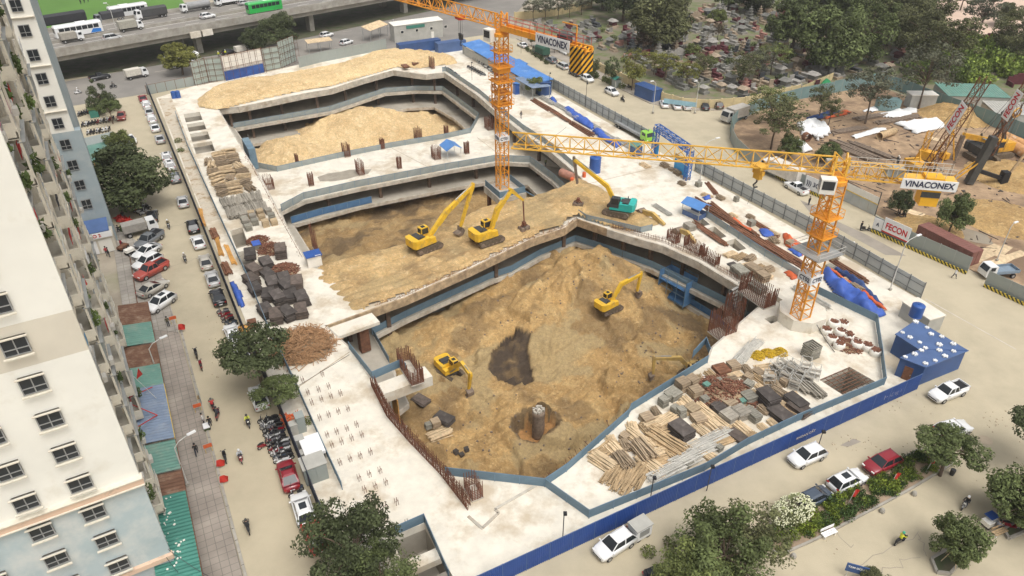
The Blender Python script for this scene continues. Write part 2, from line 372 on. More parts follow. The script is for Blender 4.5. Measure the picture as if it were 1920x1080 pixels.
# --- soil
def soil_mat(name,ca,cb,cc,attr=True):
    m=bpy.data.materials.new(name); m.use_nodes=True; t=m.node_tree; n=t.nodes; L=t.links; bs=n['Principled BSDF']; bs.inputs['Roughness'].default_value=.95
    tc=n.new('ShaderNodeTexCoord')
    def nz(s,d=6,r=.62,dist=0):
        x=n.new('ShaderNodeTexNoise'); x.inputs['Scale'].default_value=s; x.inputs['Detail'].default_value=d; x.inputs['Roughness'].default_value=r; x.inputs['Distortion'].default_value=dist; L.new(tc.outputs['Object'],x.inputs[0]); return x.outputs[0]
    def mr(x,a,b,c=0,d=1):
        k=n.new('ShaderNodeMapRange'); L.new(x,k.inputs[0]); k.inputs[1].default_value=a;k.inputs[2].default_value=b;k.inputs[3].default_value=c;k.inputs[4].default_value=d; return k.outputs[0]
    def mix(f,a,bb):
        k=n.new('ShaderNodeMix'); k.data_type='RGBA'
        if isinstance(f,float): k.inputs[0].default_value=f
        else: L.new(f,k.inputs[0])
        for i,x in ((6,a),(7,bb)):
            if isinstance(x,tuple): k.inputs[i].default_value=(*x,1)
            else: L.new(x,k.inputs[i])
        return k.outputs[2]
    c=mix(mr(nz(.13,5,.6,.6),.38,.62),ca,cb)
    c=mix(mr(nz(.5,7,.7,.4),.5,.72,0,.75),c,cc)
    c=mix(mr(nz(1.1,8,.68,1.6),.55,.68,0,.7),c,tuple(min(1,x*1.18+.03) for x in cc)); c=mix(mr(nz(.8,7,.7,1.2),.58,.7,0,.65),c,tuple(x*.55 for x in cb))
    if attr:
        at=n.new('ShaderNodeAttribute'); at.attribute_name='wet'
        sp=n.new('ShaderNodeSeparateColor'); L.new(at.outputs['Color'],sp.inputs[0])
        c=mix(sp.outputs[0],c,(.075,.052,.034)); c=mix(sp.outputs[1],c,(.47,.25,.09)); c=mix(sp.outputs[2],c,(.41,.315,.165))
    k=n.new('ShaderNodeVectorMath'); k.operation='SCALE'; L.new(c,k.inputs[0]); L.new(mr(nz(2.2,9,.8,.5),.32,.68,.74,1.42),k.inputs[3]); L.new(k.outputs[0],bs.inputs[0])
    bp=n.new('ShaderNodeBump'); bp.inputs['Strength'].default_value=.75; bp.inputs['Distance'].default_value=.8; L.new(nz(1.5,10,.8,.8),bp.inputs['Height']); L.new(bp.outputs[0],bs.inputs['Normal'])
    MT[name]=m
soil_mat('soil',(.53,.34,.138),(.39,.245,.098),(.64,.46,.22))
soil_mat('haul_sand',(.63,.43,.195),(.48,.315,.14),(.73,.55,.3))
soil_mat('pale_sand',(.72,.53,.28),(.59,.41,.205),(.8,.63,.38),False)
def field(name,u0,u1,v0,v1,st,hf,m,keep=None,wet=None,smooth=True):
    nu=int((u1-u0)/st)+1; nv=int((v1-v0)/st)+1; idx={}; vs=[];wc=[]
    for i in range(nu):
        for j in range(nv):
            u=u0+i*st; v=v0+j*st
            if keep and not keep(u,v): continue
            idx[i,j]=len(vs); vs.append(W(u,v,hf(u,v))); wc.append(wet(u,v) if wet else (0,0,0))
    fs=[(idx[i,j],idx[i+1,j],idx[i+1,j+1],idx[i,j+1]) for i in range(nu-1) for j in range(nv-1) if all(q in idx for q in ((i,j),(i+1,j),(i+1,j+1),(i,j+1)))]
    b=B(); b.add(vs,fs); o=b.build(name,m,None,smooth)
    me=o.data
    if me.polygons and me.polygons[0].normal.z<0: me.flip_normals()
    a=me.color_attributes.new('wet','FLOAT_COLOR','POINT')
    a.data.foreach_set('color',[x for c in wc for x in (*c,1)])
    return o
def bump(u,v,cu,cv,su,sv,h,p=1): return h*math.exp(-(((u-cu)/su)**2+((v-cv)/sv)**2)**p)
mk=PUV(1080,500,-6)
def tracks(u,v):   # ruts left by machines in the south pit
    t=0
    for (a,bq,w) in TR:
        dx=bq[0]-a[0];dy=bq[1]-a[1];L=dx*dx+dy*dy; s=((u-a[0])*dx+(v-a[1])*dy)/L
        if -.05<s<1.05:
            d=abs((u-a[0])*dy-(v-a[1])*dx)/L**.5
            t-= (.3*math.exp(-((d-1.25)/.3)**2)-.14*math.exp(-((d-.8)/.2)**2)-.14*math.exp(-((d-1.75)/.22)**2))*w*(1+.3*sin(s*L**.5*7))
    return t
TR=[(PUV(880,760,-10.3),PUV(1040,700,-10.3),1),(PUV(1040,745,-10.3),PUV(1215,600,-9),1),(PUV(800,700,-10.3),PUV(930,780,-10.3),.8),(PUV(860,840,-10.3),PUV(1060,760,-10.3),.7),(PUV(950,735,-10.3),PUV(1130,640,-9.4),1),(PUV(820,760,-10.5),PUV(980,860,-10.5),.8),(PUV(1060,790,-10.5),PUV(1200,700,-10),.8),(PUV(1120,600,-8.5),PUV(1230,660,-9.5),.8)]
def hs0(u,v):
    n=fbm(u*.09,v*.09,3,5)*.7+abs(fbm(u*.25,v*.25,9,4))*.75+abs(fbm(u*.7,v*.7,4,3))*.22
    z=-11+n
    z+=bump(u,v,mk[0]-1,mk[1],14,13,5.4,.75)            # main heap below the far edge
    z+=bump(u,v,86,36,9,16,3.4,.8)                      # shoulder along the ramp side
    z+=bump(u,v,80,62,9,7,2.3)+bump(u,v,74,48,10,8,1.4)
    z-=bump(u,v,63,67,6,5,1.2)
    du,dv=u-mk[0],v-mk[1]; r_=math.hypot(du,dv); z+=.75*sms(1,6,r_)*sms(26,12,r_)*abs(fbm(math.atan2(dv,du)*3.2,r_*.07,2,4))*1.6; z+=1.1*sms(.15,.2,fbm(u*.075,v*.075,12,3))+.8*sms(.0,.04,fbm(u*.09+3,v*.09,15,3))
    z+=tracks(u,v)
    return z
def PT(px,py,f=hs0):
    z=-9.
    for i in range(30): z+=.6*(f(*PUV(px,py,z))-z)
    return P(px,py,z)
HOLE=UVof(PT(1005,800))
DARK=[UVof(PT(a,c)) for a,c in [(985,618),(950,628),(925,655),(913,690),(930,712),(960,722),(1003,715),(1000,690),(990,650),(1000,622)]]
DARK2=[UVof(PT(a,c)) for a,c in [(1205,565),(1300,585),(1330,600),(1335,640),(1290,630),(1240,600)]]
def hsouth(u,v):
    z=hs0(u,v)
    d=math.hypot(u-HOLE[0],v-HOLE[1]); r=2.9+.5*fbm(u*.8,v*.8,5,3)
    z+= -2.4*sms(r+.15,r-.3,d)+.5*math.exp(-((d-r-1)/.9)**2)
    if inpoly(u,v,DARK): z-=.7*sms(0,.35,edist(u,v,DARK))
    return z
def hnorth(u,v):
    n=fbm(u*.09,v*.09,1,5)*.9+abs(fbm(u*.3,v*.3,7,4))*.7
    z=-12.2+n*.8
    a=PUV(640,225,-8.5); z+=bump(u,v,a[0]-1,a[1],9,14,4.3,.9)+.9*abs(fbm(u*.2,v*.2,5,4))+.8*sms(.05,.12,fbm(u*.1,v*.1,3,3))
    a=PUV(540,290,-9.5); z+=bump(u,v,a[0]+2,a[1],8,9,4.6,.8)
    a=PUV(720,225,-9); z+=bump(u,v,a[0],a[1],9,12,3.4,.9)
    return z
def hmid(u,v):
    n=fbm(u*.1,v*.1,2,5)*1.2+abs(fbm(u*.3,v*.3,8,4))*1.1
    z=-11.5+n+bump(u,v,118,38,7,14,3.2)+4.5*sms(122,104,u)
    return z
def hsoil(u,v):
    if u<98: return hsouth(u,v)
    if u<141: return hmid(u,v)
    return hnorth(u,v)
def wetf(u,v):
    w=g=bl=0
    if u<98:
        if inpoly(u,v,DARK): w=sms(0,.15,edist(u,v,DARK))*(.95+.4*fbm(u*.6,v*.6,1))
        if inpoly(u,v,DARK2): w=max(w,.7*sms(0,1.5,edist(u,v,DARK2)))
        d=math.hypot(u-HOLE[0],v-HOLE[1])
        if d<2.6: g=1; w=0
        elif d<3.5: w=max(w,.7)
        bl=.7*sms(.05,.25,fbm(u*.1+5,v*.1,2,5))
        w=max(w,.6*sms(60,70,v)*sms(78,68,u)*sms(-.25,.3,fbm(u*.15,v*.15,8,4)),.45*sms(.12,.4,fbm(u*.12+7,v*.12,9,5)))
        if u<75 and v<24: w=max(w,.35*(1+fbm(u*.3,v*.3)))
    elif u<141: w=.25+.5*sms(-.1,.35,fbm(u*.16,v*.16,4,5)); bl=.6*sms(.0,.4,fbm(u*.1,v*.1,6))
    else: w=.2*sms(.1,.5,fbm(u*.16,v*.16,4,5))*(1 if v>60 else 0)
    return (max(0,min(1,w)),g,bl if w<.3 else 0)
tag(field('excavated_soil',44,98,11,84,.3,hsoil,'soil',wet=wetf),kind='structure')
tag(field('middle_pit_soil',97.6,141,13,82,.5,hsoil,'soil',wet=wetf),kind='structure')
tag(field('north_pit_sand',141,194,13,86,.5,lambda u,v:hnorth(u,v),'pale_sand'),kind='structure')
# sand laid over the deck as a haul road between the pits
BR=[PUV(*q) for q in [(592,520),(597,580),(625,607),(655,592),(700,572),(759,555),(820,528),(878,502),(940,471),(996,445),(1058,424),(1085,408),(1140,424),(1215,438),(1222,420),(1195,402),(1170,375),(1110,352),(1040,350),(1000,362),(950,372),(915,360),(880,372),(850,398),(790,425),(735,455),(690,480),(640,492),(600,500)]]
BRI=BR
SLOPE=[(100.2,18.2),(99.6,26),(99.8,33),(102.4,43.4),(105.6,50),(104.6,58),(105.5,66),(109,73)]
def far_edge(v):
    for (a,b2) in zip(SLOPE,SLOPE[1:]):
        if a[1]<=v<=b2[1]: return a[0]+(b2[0]-a[0])*(v-a[1])/(b2[1]-a[1])
    return SLOPE[0][0] if v<SLOPE[0][1] else SLOPE[-1][0]
def near_edge(v):
    pts=[(85.4,15),(85.6,22.9),(86.1,27.8),(88.8,39.4),(92.5,52.6),(93.2,59.5),(95,63.3),(89.6,66),(84.8,70)]
    for a,c in zip(pts,pts[1:]):
        if a[1]<=v<=c[1]: return a[0]+(c[0]-a[0])*(v-a[1])/(c[1]-a[1])
    return 86
def hbridge(u,v):
    n=fbm(u*.12,v*.12,5,5)*.35+abs(fbm(u*.5,v*.5,6,4))*.3
    r=0
    for k,off in enumerate((2.2,4.6,7,9.4)):      # wheel ruts along the haul road
        uu=near_edge(v)+off+.8*sin(v*.11+k); r-=.22*math.exp(-((u-uu)/.4)**2)
    e=near_edge(v); z=.52+n+r
    z=min(z, .13+ .55*max(0,(u-e))+n*.4)
    f=far_edge(v)
    if u>f: z-= (u-f)*.95+.03*(u-f)**2
    z+= bump(u,v,98,60,6,7,.9)+bump(u,v,99,69,6,4,.8)
    # fades into the deck at both ends
    z-= .9*sms(21.5,17,v)+1.6*sms(72.5,77,v+.12*(u-95))
    return z
def kbridge(u,v):
    return near_edge(v)-.05+.55*fbm(v*.5,1,3)*(1 if v<66 else 0)<=u<=far_edge(v)+9.5 and 15<v<80 and not(u>far_edge(v)+.2 and (v<18.4 or v>73.5)) and not (u>104 and v>72.8)
tag(field('haul_road_sand',83,124,14,80,.35,hbridge,'haul_sand',keep=kbridge,wet=lambda u,v:(.35*sms(.1,.5,fbm(u*.2,v*.2,7)),0,.5*sms(0,.4,fbm(u*.13,v*.13,3)))),kind='structure')
# sand heaped on the far deck
FS=[PUV(*q) for q in [(368,188),(372,203),(405,208),(424,205),(483,190),(567,172),(620,164),(680,146),(726,133),(742,128),(790,130),(815,126),(860,120),(852,108),(800,100),(740,97),(690,105),(640,122),(560,140),(470,150),(400,165)]]
def hfs(u,v):
    d=edist(u,v,FS)
    far=1.7*sms(0,3.2,d)*(.75+.4*fbm(u*.08,v*.08,4))+.25*sms(0,.6,d)
    return .1+far+abs(fbm(u*.4,v*.4,3,4))*.45*sms(0,1.5,d)
tag(field('far_sand_heap',178,214,12,92,.4,hfs,'pale_sand',keep=lambda u,v:inpoly(u,v,FS)),kind='structure')
# dusty strip behind the left fence
b=B(); b.slab(xy([(124,5.8),(124,8.2),(196,8.6),(197,5.6)]),[],Z0,Z0+.02); mat('strip_dust',(.6,.53,.42),.95,.15,.5,second=((.34,.24,.14),.5,.48,.62,.9)); struct(b,'dirt_strip','strip_dust')
# flat earth of the neighbouring yard, cemetery and far land
mat('yard_dirt',(.37,.255,.155),.95,.25,.5,bump=.8,bscale=1.2,detail=9,second=((.17,.11,.07),.07,.47,.6,.85))
sheet('yard_ground',xy([(45,108.3),(52,108.4),(72,111.2),(95,107.6),(103,109),(110.4,112.8),(117.4,120.4),(120.6,131),(122.4,146),(121.2,171),(105.2,170.6),(70,171),(45,171)]),.03,'yard_dirt')
mat('grave_ground',(.2,.17,.12),.95,.25,.25,bump=.3,col2=(.12,.15,.05),lo=.42,hi=.6)
sheet('cemetery_ground',xy([(201,114.8),(137.2,114.6),(130,118),(125,130.5),(126,149),(124,172),(84,172),(60,200),(60,420),(255,420),(262,190),(225,128)]),.02,'grave_ground')
mat('pink_soil',(.62,.46,.36),.95,.12,.1,second=((.5,.36,.26),.2,.5,.7,.6))
sheet('bare_ground',xy([(150,232),(195,300),(205,420),(100,420),(95,290)]),.05,'pink_soil')
mat('turf',(.09,.2,.03),.9,.12,.05)
sheet('sports_pitch',[tuple(W(u,v)[:2]) for u,v in [(283,-60),(283,20),(300,26),(370,26),(370,-60)]],.05,'turf')
mat('verge',(.05,.075,.025),.95,.3,.4,col2=(.11,.09,.06))
sheet('verge',xy([(224,-50),(226,0),(233,40),(255,110),(285,130),(283,60),(282,-50)]),.04,'verge')
# =====================================================================  apartment blocks on the left
mat('render_cream',(.785,.765,.69),.85,.04,.25,second=((.6,.55,.44),.35,.55,.75,.5))
mat('render_beige',(.62,.57,.47),.85,.05,.25,second=((.55,.47,.36),.3,.55,.75,.5))
mat('render_blue',(.40,.47,.48),.85,.08,.2,second=((.62,.62,.58),.25,.45,.65,.75))
mat('render_bluegrey',(.32,.38,.40),.85,.08,.2,second=((.48,.5,.48),.25,.5,.7,.6))
mat('render_pink',(.66,.47,.34),.85,.06,.4,second=((.3,.25,.2),1.2,.55,.72,.7))
mat('balcony_wall',(.7,.65,.54),.85,.1,.5,second=((.34,.29,.22),.5,.5,.7,.7))
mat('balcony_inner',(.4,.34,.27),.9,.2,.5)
mat('plant_green',(.075,.11,.025),.8,.35,1.5,rnd=.3)
mat('cloth',(1,1,1),.9,.15,2,obj=True)
def vwall(name,parent,m,org,ax,w,h,holes,th,nrm):
    """wall plate with real openings: org lower corner, ax along, nrm outwards; holes (x0,x1,z0,z1)"""
    b=B(); t=B(); t.slab([(0,0),(w,0),(w,h),(0,h)],[[(a,c),(bb,c),(bb,d),(a,d)] for a,bb,c,d in holes],-th,0)
    b.add([org+ax*p[0]+V((0,0,p[1]))+nrm*p[2] for p in t.v],t.f); return b.build(name,m,parent)
# --- window kit (x along wall, -y outwards)
mat('window_grey',(.3,.3,.29),.5,.1,1)
def win_kit(w,h,matf='pale_steel'):
    k={}
    f=B(); d=.07
    for z in (d/2,h-d/2): f.box((w/2,.16,z),(w,.08,d))
    for x in (d/2,w-d/2): f.box((x,.16,h/2),(d,.08,h-2*d))
    f.box((w/2,.155,h*.36),(w-2*d,.07,d)); f.box((w/2,.15,h/2),(d,.06,h-2*d)); k['frame']=f.mesh('window','window_grey')
    for nm,z0,z1 in (('lo',d,h*.36-d/2),('hi',h*.36+d/2,h-d)):
        p=B(); p.box((0,.17,(z0+z1)/2),(w/2-1.5*d,.02,z1-z0)); k[nm]=p.mesh('pane','glass')
    s=B(); s.box((w/2,-.08,-.06),(w+.24,.2,.1)); k['sill']=s.mesh('sill','balcony_wall')
    s=B(); s.box((w/2,-.06,h+.06),(w+.24,.16,.08)); k['lintel']=s.mesh('lintel','render_beige')
    k['w']=w; return k
def put_window(k,parent,loc,rz,extra=True):
    o=link('window',k['frame'],parent,loc,rz); w=k['w']
    for nm in ('lo','hi'):
        for s in (.25,.75): link('pane',k[nm],o,(w*s+(.02 if s<.5 else -.02),0,0))
    if extra: link('sill',k['sill'],o); link('lintel',k['lintel'],o)
    return o
U0=50.7; VG=-7.4; ST=3.38; HB=54
blk=thing('apartment_block','near cream and pale blue apartment block with crowded balconies, filling the left edge','building',W(U0,VG))
def bl(u,v,z=0): return W(u,v,z)-W(U0,VG)
KW=win_kit(1.6,1.45)
axv=W(0,1)-W(0,0); axu=W(1,0)-W(0,0)
rows=[5.9+ST*k for k in range(14)]
wins=[]
for k,z in enumerate(rows):
    for v in (-11.35,-15.05,-19.2,-23): wins.append((v-.8,z-.72))
def zone(name,z0,z1,m):
    hs=[(v+32,v+33.6,z-z0,z+1.45-z0) for v,z in wins if z>z0 and z+1.45<z1]
    vwall(name,blk,m,bl(U0,-32,z0),axv,32+VG,z1-z0,hs,.35,-axu)
zone('lower_gable_wall',0,14.0,'render_blue'); zone('gable_wall',14.55,27.6,'render_cream'); zone('beige_gable_wall',27.61,31.1,'render_beige'); zone('upper_gable_wall',31.11,HB,'render_cream')
for z,h,d in ((13.95,.62,.22),(4.3,.5,.22)):
    b=B(); b.box(bl(U0-d/2+.02,(-32+VG)/2+.05,z+h/2),(32+VG+.2,.35+d,h),RV); b.build('string_course','render_pink',blk)
for z in (13.9,14.62):
    b=B(); b.box(bl(U0-.12,(-32+VG)/2+.05,z),(32+VG+.25,.75,.1),RV); b.build('ledge','balcony_wall',blk)
for v,z in wins: put_window(KW,blk,bl(U0-.35,v,z),RV)
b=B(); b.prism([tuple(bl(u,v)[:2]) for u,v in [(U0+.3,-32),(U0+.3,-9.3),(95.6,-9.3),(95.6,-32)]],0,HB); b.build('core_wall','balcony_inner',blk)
b=B(); b.prism([tuple(bl(u,v)[:2]) for u,v in [(U0+.001,-9.4),(U0+.001,VG),(U0+.4,VG),(U0+.4,-9.4)]],.0,HB); b.build('end_fin','render_cream',blk)
b=B(); b.prism([tuple(bl(u,v)[:2]) for u,v in [(U0-.6,-32.5),(U0-.6,VG+.8),(96,VG+.8),(96,-32.5)]],HB,HB+.5); b.build('roof','concrete_grey',blk)
# balconies: origin at back corner, x along +u, y outwards (+v is -y side) ; heading RU so local y = -v
mat('cabin_wh',(.5,.48,.43),.7,.15,1)
BAY=4.9; NB=9
for j in range(NB):
    b=B(); b.box(bl(U0+.5+j*BAY,-8.6,HB/2+2),(.3,1.3,HB-4),RU); b.build('balcony_fin','balcony_wall',blk)
def balc(w,d,style):
    b=B(); d_=-d
    b.box((w/2,d_/2,.08),(w,d,.16)); 
    if style==0: b.box((w/2,d_+.06,.55),(w,.12,.8)); 
    else: b.box((w/2,d_+.06,.34),(w,.12,.4))
    b.box((.07,d_/2,1.7 if style==0 else .6),(.14,d*.98,3.2 if style==0 else 1.1)); b.box((w*.5,d_*.97,1.7),(.16,.16,3.2)); b.box((.12,d_*.97,1.7),(.16,.16,3.2))
    return b.mesh('balcony','balcony_wall')
def rail(w,d):
    b=B(); n=int(w/.35)
    for i in range(n+1): b.box((.15+i*(w-.3)/n,-d+.06,.9),(.035,.035,.75))
    for z in (1.0,1.27): b.box((w/2,-d+.06,z),(w-.2,.05,.05))
    return b.mesh('railing','pale_steel')
def cage(w,d):
    b=B(); n=int(w/.5)
    for i in range(n+1): b.box((.15+i*(w-.3)/n,-d-.02,1.9),(.03,.03,2.5))
    for z in (1.3,1.9,2.5,3.1): b.box((w/2,-d-.02,z),(w-.2,.035,.035))
    b.box((w/2,-d+.02,3.15),(w,.5,.05)); return b.mesh('window_grille','grey_steel')
BM=[balc(BAY,1.5,0),balc(BAY,2.2,1),balc(BAY,1.2,0)]; BD=[1.5,2.2,1.2]
RM=[rail(BAY,d) for d in BD]; CM=[cage(BAY,d) for d in BD]
b=B(); b.box((0,0,.3),(.75,.3,.5)); b.box((0,-.16,.3),(.45,.03,.4)); ACM=b.mesh('air_conditioner','cabin_wh')
b=B(); b.box((0,0,0),(.9,.04,1.1)); b.box((1.1,0,.1),(.7,.04,.9)); b.box((-1,0,-.1),(.6,.04,1.2)); CLM=b.mesh('laundry','cloth')
b=B(); b.box((0,0,1.05),(.95,.06,2.1)); b.box((1.6,0,1.35),(1.5,.06,1.1)); DRM=b.mesh('balcony_door','glass')
def leafball(n,r,ls,sq=(1,1,1)):
    b=B()
    for i in range(n):
        p=V((random.gauss(0,1),random.gauss(0,1),random.gauss(0,1))).normalized()*r*random.random()**.4
        p=V((p.x*sq[0],p.y*sq[1],p.z*sq[2])); a=V((random.gauss(0,1),random.gauss(0,1),random.gauss(0,.6))).normalized(); c=a.orthogonal().normalized(); c.rotate(Matrix.Rotation(random.random()*6,3,a)); e=a.cross(c)
        s=ls*random.uniform(.6,1.3); b.quad(p-c*s,p-e*s*.5,p+c*s,p+e*s*.5)
    return b
PLM=[leafball(90,.7,.22,(1.5,.6,.9)).mesh('plant','plant_green') for i in range(3)]
cloths=[(.5,.03,.03),(.7,.7,.68),(.1,.25,.4),(.6,.5,.35),(.5,.2,.25),(.15,.35,.3),(.75,.72,.66),(.05,.05,.06)]
for f in range(15):
    z=4.4+ST*f
    if z>HB-3: break
    for j in range(NB):
        u=U0+.5+j*BAY; s=(0,1,0,2,1,0)[(j+f*0)%6]; d=BD[s]
        o=link('balcony',BM[s],blk,bl(u,-9.28,z),RU); r=random.random()
        if s==1 or r<.5: link('railing',RM[s],o)
        if r>.45: link('window_grille',CM[s],o)
        link('balcony_door',DRM,o,(1.3,-.05,.17))
        if random.random()<.4: link('air_conditioner',ACM,o,(random.uniform(.8,BAY-.8),-d-.22,random.choice((.25,1.2)) ))
        if random.random()<.8: link('laundry',CLM,o,(random.uniform(1.4,BAY-1.6),-d*random.uniform(.5,1.02)-.08,random.uniform(1.4,2.1)),color=random.choice(cloths))
        if random.random()<.22: link('plant',PLM[random.randrange(3)],o,(random.uniform(1,BAY-1),-d-.1,random.uniform(.9,1.5)),scale=random.uniform(.7,1.25))
# national flags on the balconies
fl=B(); fl.quad((0,0,0),(.5,.05,-.25),(.55,-.05,-1.25),(.1,.06,-1.05)); FLM=fl.mesh('flag','red')
for u,z in ((58,21),(63.5,27),(74,33),(86,30)): link('flag',FLM,blk,bl(u,-7.1,z),RU,scale=1.2)
blk.rotation_euler=(0,0,R(2.3))
# ---- second block
U1=124.; VE=-8.2
blk2=thing('apartment_block','far cream apartment block with blue-grey corner strip and one column of windows','building',W(U1,VE))
def b2(u,v,z=0): return W(u,v,z)-W(U1,VE)
KW2=win_kit(1.4,1.6)
r2=[7.4+3.35*k for k in range(13)]
for nm,z0,z1,m,va,vb in (('lower_gable_wall',0,19.3,'render_bluegrey',-26,VE),('gable_wall',19.31,51,'render_cream',-26,-9.0)):
    hs=[(v-.7-va,v+.7-va,z-.8-z0,z+.8-z0) for z in r2 for v in (-10.75,-15,-19.5) if va<v-1 and v+1<vb and z-1>z0 and z+1<z1]
    vwall(nm,blk2,m,b2(U1,va,z0),axv,vb-va,z1-z0,hs,.3,-axu)
for z in r2:
    if z>49: continue
    for v in (-10.75,-15): put_window(KW2,blk2,b2(U1-.3,v-.7,z-.8),RV,False)
for z in (22.6,29.3,36,42.7): 
    b=B(); b.box(b2(U1-.02,-17.5,z),(16.9,.62,.08),RV); b.build('string_course','balcony_wall',blk2)
b=B(); b.prism([tuple(b2(u,v)[:2]) for u,v in [(U1+.1,-26),(U1+.1,-9.01),(138.5,-9.01),(138.5,-26)]],0,51); b.prism([tuple(b2(u,v)[:2]) for u,v in [(U1+.1,-9),(U1+.1,VE-.01),(125.6,VE-.01),(125.6,-9)]],0,19.28); b.build('side_wall','render_bluegrey',blk2)
b=B(); b.prism([tuple(b2(u,v)[:2]) for u,v in [(U1-.4,-26.5),(U1-.4,-8.7),(139,-8.7),(139,-26.5)]],51,51.5); b.build('roof','concrete_grey',blk2)
# little shop at its foot
shop=thing('corner_shop','small cream shop with blue awning and red-lettered sign at foot of far block','shop',W(120.6,-10.9),RV)
b=B(); b.box((0,1.6,1.5),(5,3,3)); b.build('wall','render_beige',shop)
b=B(); b.box((-1.1,.06,1.2),(1.9,.06,2.3)); b.build('shutter','white',shop); b=B(); b.box((1.1,.06,1.2),(1.9,.06,2.3)); b.build('shutter','render_cream',shop)
b=B(); b.box((-.2,-.2,3.3),(5.2,.15,.9)); b.build('signboard','white',shop)
curve_text('sign_lettering','BÁO 2',.75,'red',shop,(-.2,-.3,3.3),(PI/2,0,0),ext=.02)
b=B(); b.hexa([V(q) for q in [(-2.4,-.1,3.8),(2.2,-.1,3.8),(2.2,3,4.7),(-2.4,3,4.7),(-2.4,-.1,3.9),(2.2,-.1,3.9),(2.2,3,4.8),(-2.4,3,4.8)]]); b.build('awning','blue_sheet',shop)
# ---- sheet-roofed shopfronts under the balconies
mat('roof_green',(.13,.27,.22),.6,.1,.5,second=((.3,.33,.27),.7,.5,.7,.6))
mat('roof_teal',(.045,.2,.155),.55,.12,.4,second=((.2,.3,.25),.8,.6,.75,.6))
mat('roof_rust',(.17,.085,.05),.85,.25,.8,second=((.33,.27,.2),.8,.5,.7,.6))
mat('roof_blue',(.2,.26,.36),.6,.12,.4,second=((.33,.36,.4),.6,.5,.7,.7))
AW=[(96.8,91.5,3.3,'roof_rust','rusty shopfront roof farthest along the balcony block'),(91.4,86.4,3.4,'roof_green','faded green shopfront roof between two rusty roofs'),(86.3,81.6,3.3,'roof_rust','second rusty shopfront roof from the far end'),(81.5,77.2,3.4,'roof_green','faded green shopfront roof next to the blue roof'),
    (77.1,67.2,3.5,'roof_blue','pale blue shopfront roof with red rods and a red flag'),(67.1,62.4,3.3,'roof_green','short faded green shopfront roof between blue and rusty roofs'),(62.3,59.2,3.2,'roof_rust','short rusty shopfront roof beside the long teal roof'),(59.1,49.5,3.3,'roof_teal','long teal shopfront roof littered with rubbish'),(49.4,38,3.6,'roof_teal','teal shopfront roof at the bottom edge of the photo')]
for ua,ub,z,m,lab in AW:
    t=thing('shopfront_roof',lab,'roof',W((ua+ub)/2,-7.4),RU,'shopfront roofs along the pavement'); L=ua-ub; n=int(L/.45); wd=3.6
    pr=[]
    for i in range(n):   # corrugated sheet
        x=-L/2+i*L/n; pr+=[(x,0),(x+L/n*.5,.07)]
    pr.append((L/2,0))
    b=B(); k=len(pr)
    b.add([(x,1.6,z+.5+h) for x,h in pr]+[(x,-wd+1.6,z+h) for x,h in pr]+[(x,1.6,z+.47+h) for x,h in pr]+[(x,-wd+1.6,z-.03+h) for x,h in pr],[(i,i+1,k+i+1,k+i) for i in range(k-1)]+[(2*k+i,3*k+i,3*k+i+1,2*k+i+1) for i in range(k-1)])
    b.build('roof_sheet',m,t)
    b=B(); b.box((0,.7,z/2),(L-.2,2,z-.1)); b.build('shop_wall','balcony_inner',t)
    b=B(); b.box((0,-wd+1.58,z-.12),(L,.08,.28)); b.build('fascia','yellow_line' if m=='roof_blue' else 'rust',t)
    if m=='roof_blue':
        for (x0,x1) in ((-4.4,-1),(.2,-1),(1.2,4.3)):
            b=B(); b.tube((x0,1.5,z+2.2),(x1,-.8,z+.45),.06,5); b.build('brace_rod','red',t)
        b=B(); b.tube((2.2,-1,z+.3),(2.9,.6,z+4),.03,5); b.build('flag_pole','pale_steel',t)
        b=B(); b.quad((2.75,.3,z+3.2),(3.7,-.4,z+3),(3.1,-.2,z+4.4)); b.build('flag','red',t)
    if m=='roof_teal' and ub>49:
        b=B()
        for i in range(45):
            x=random.uniform(-4.5,4.4); y=random.uniform(-1.5,1.2)*random.random(); s=random.uniform(.06,.22); b.box((x,y,z+.08+.5*(y+2)/3.6),(s,s*random.uniform(.6,1.6),.08),random.random()*3)
        tag(b.build('rubbish','white_paint',t),kind='stuff')
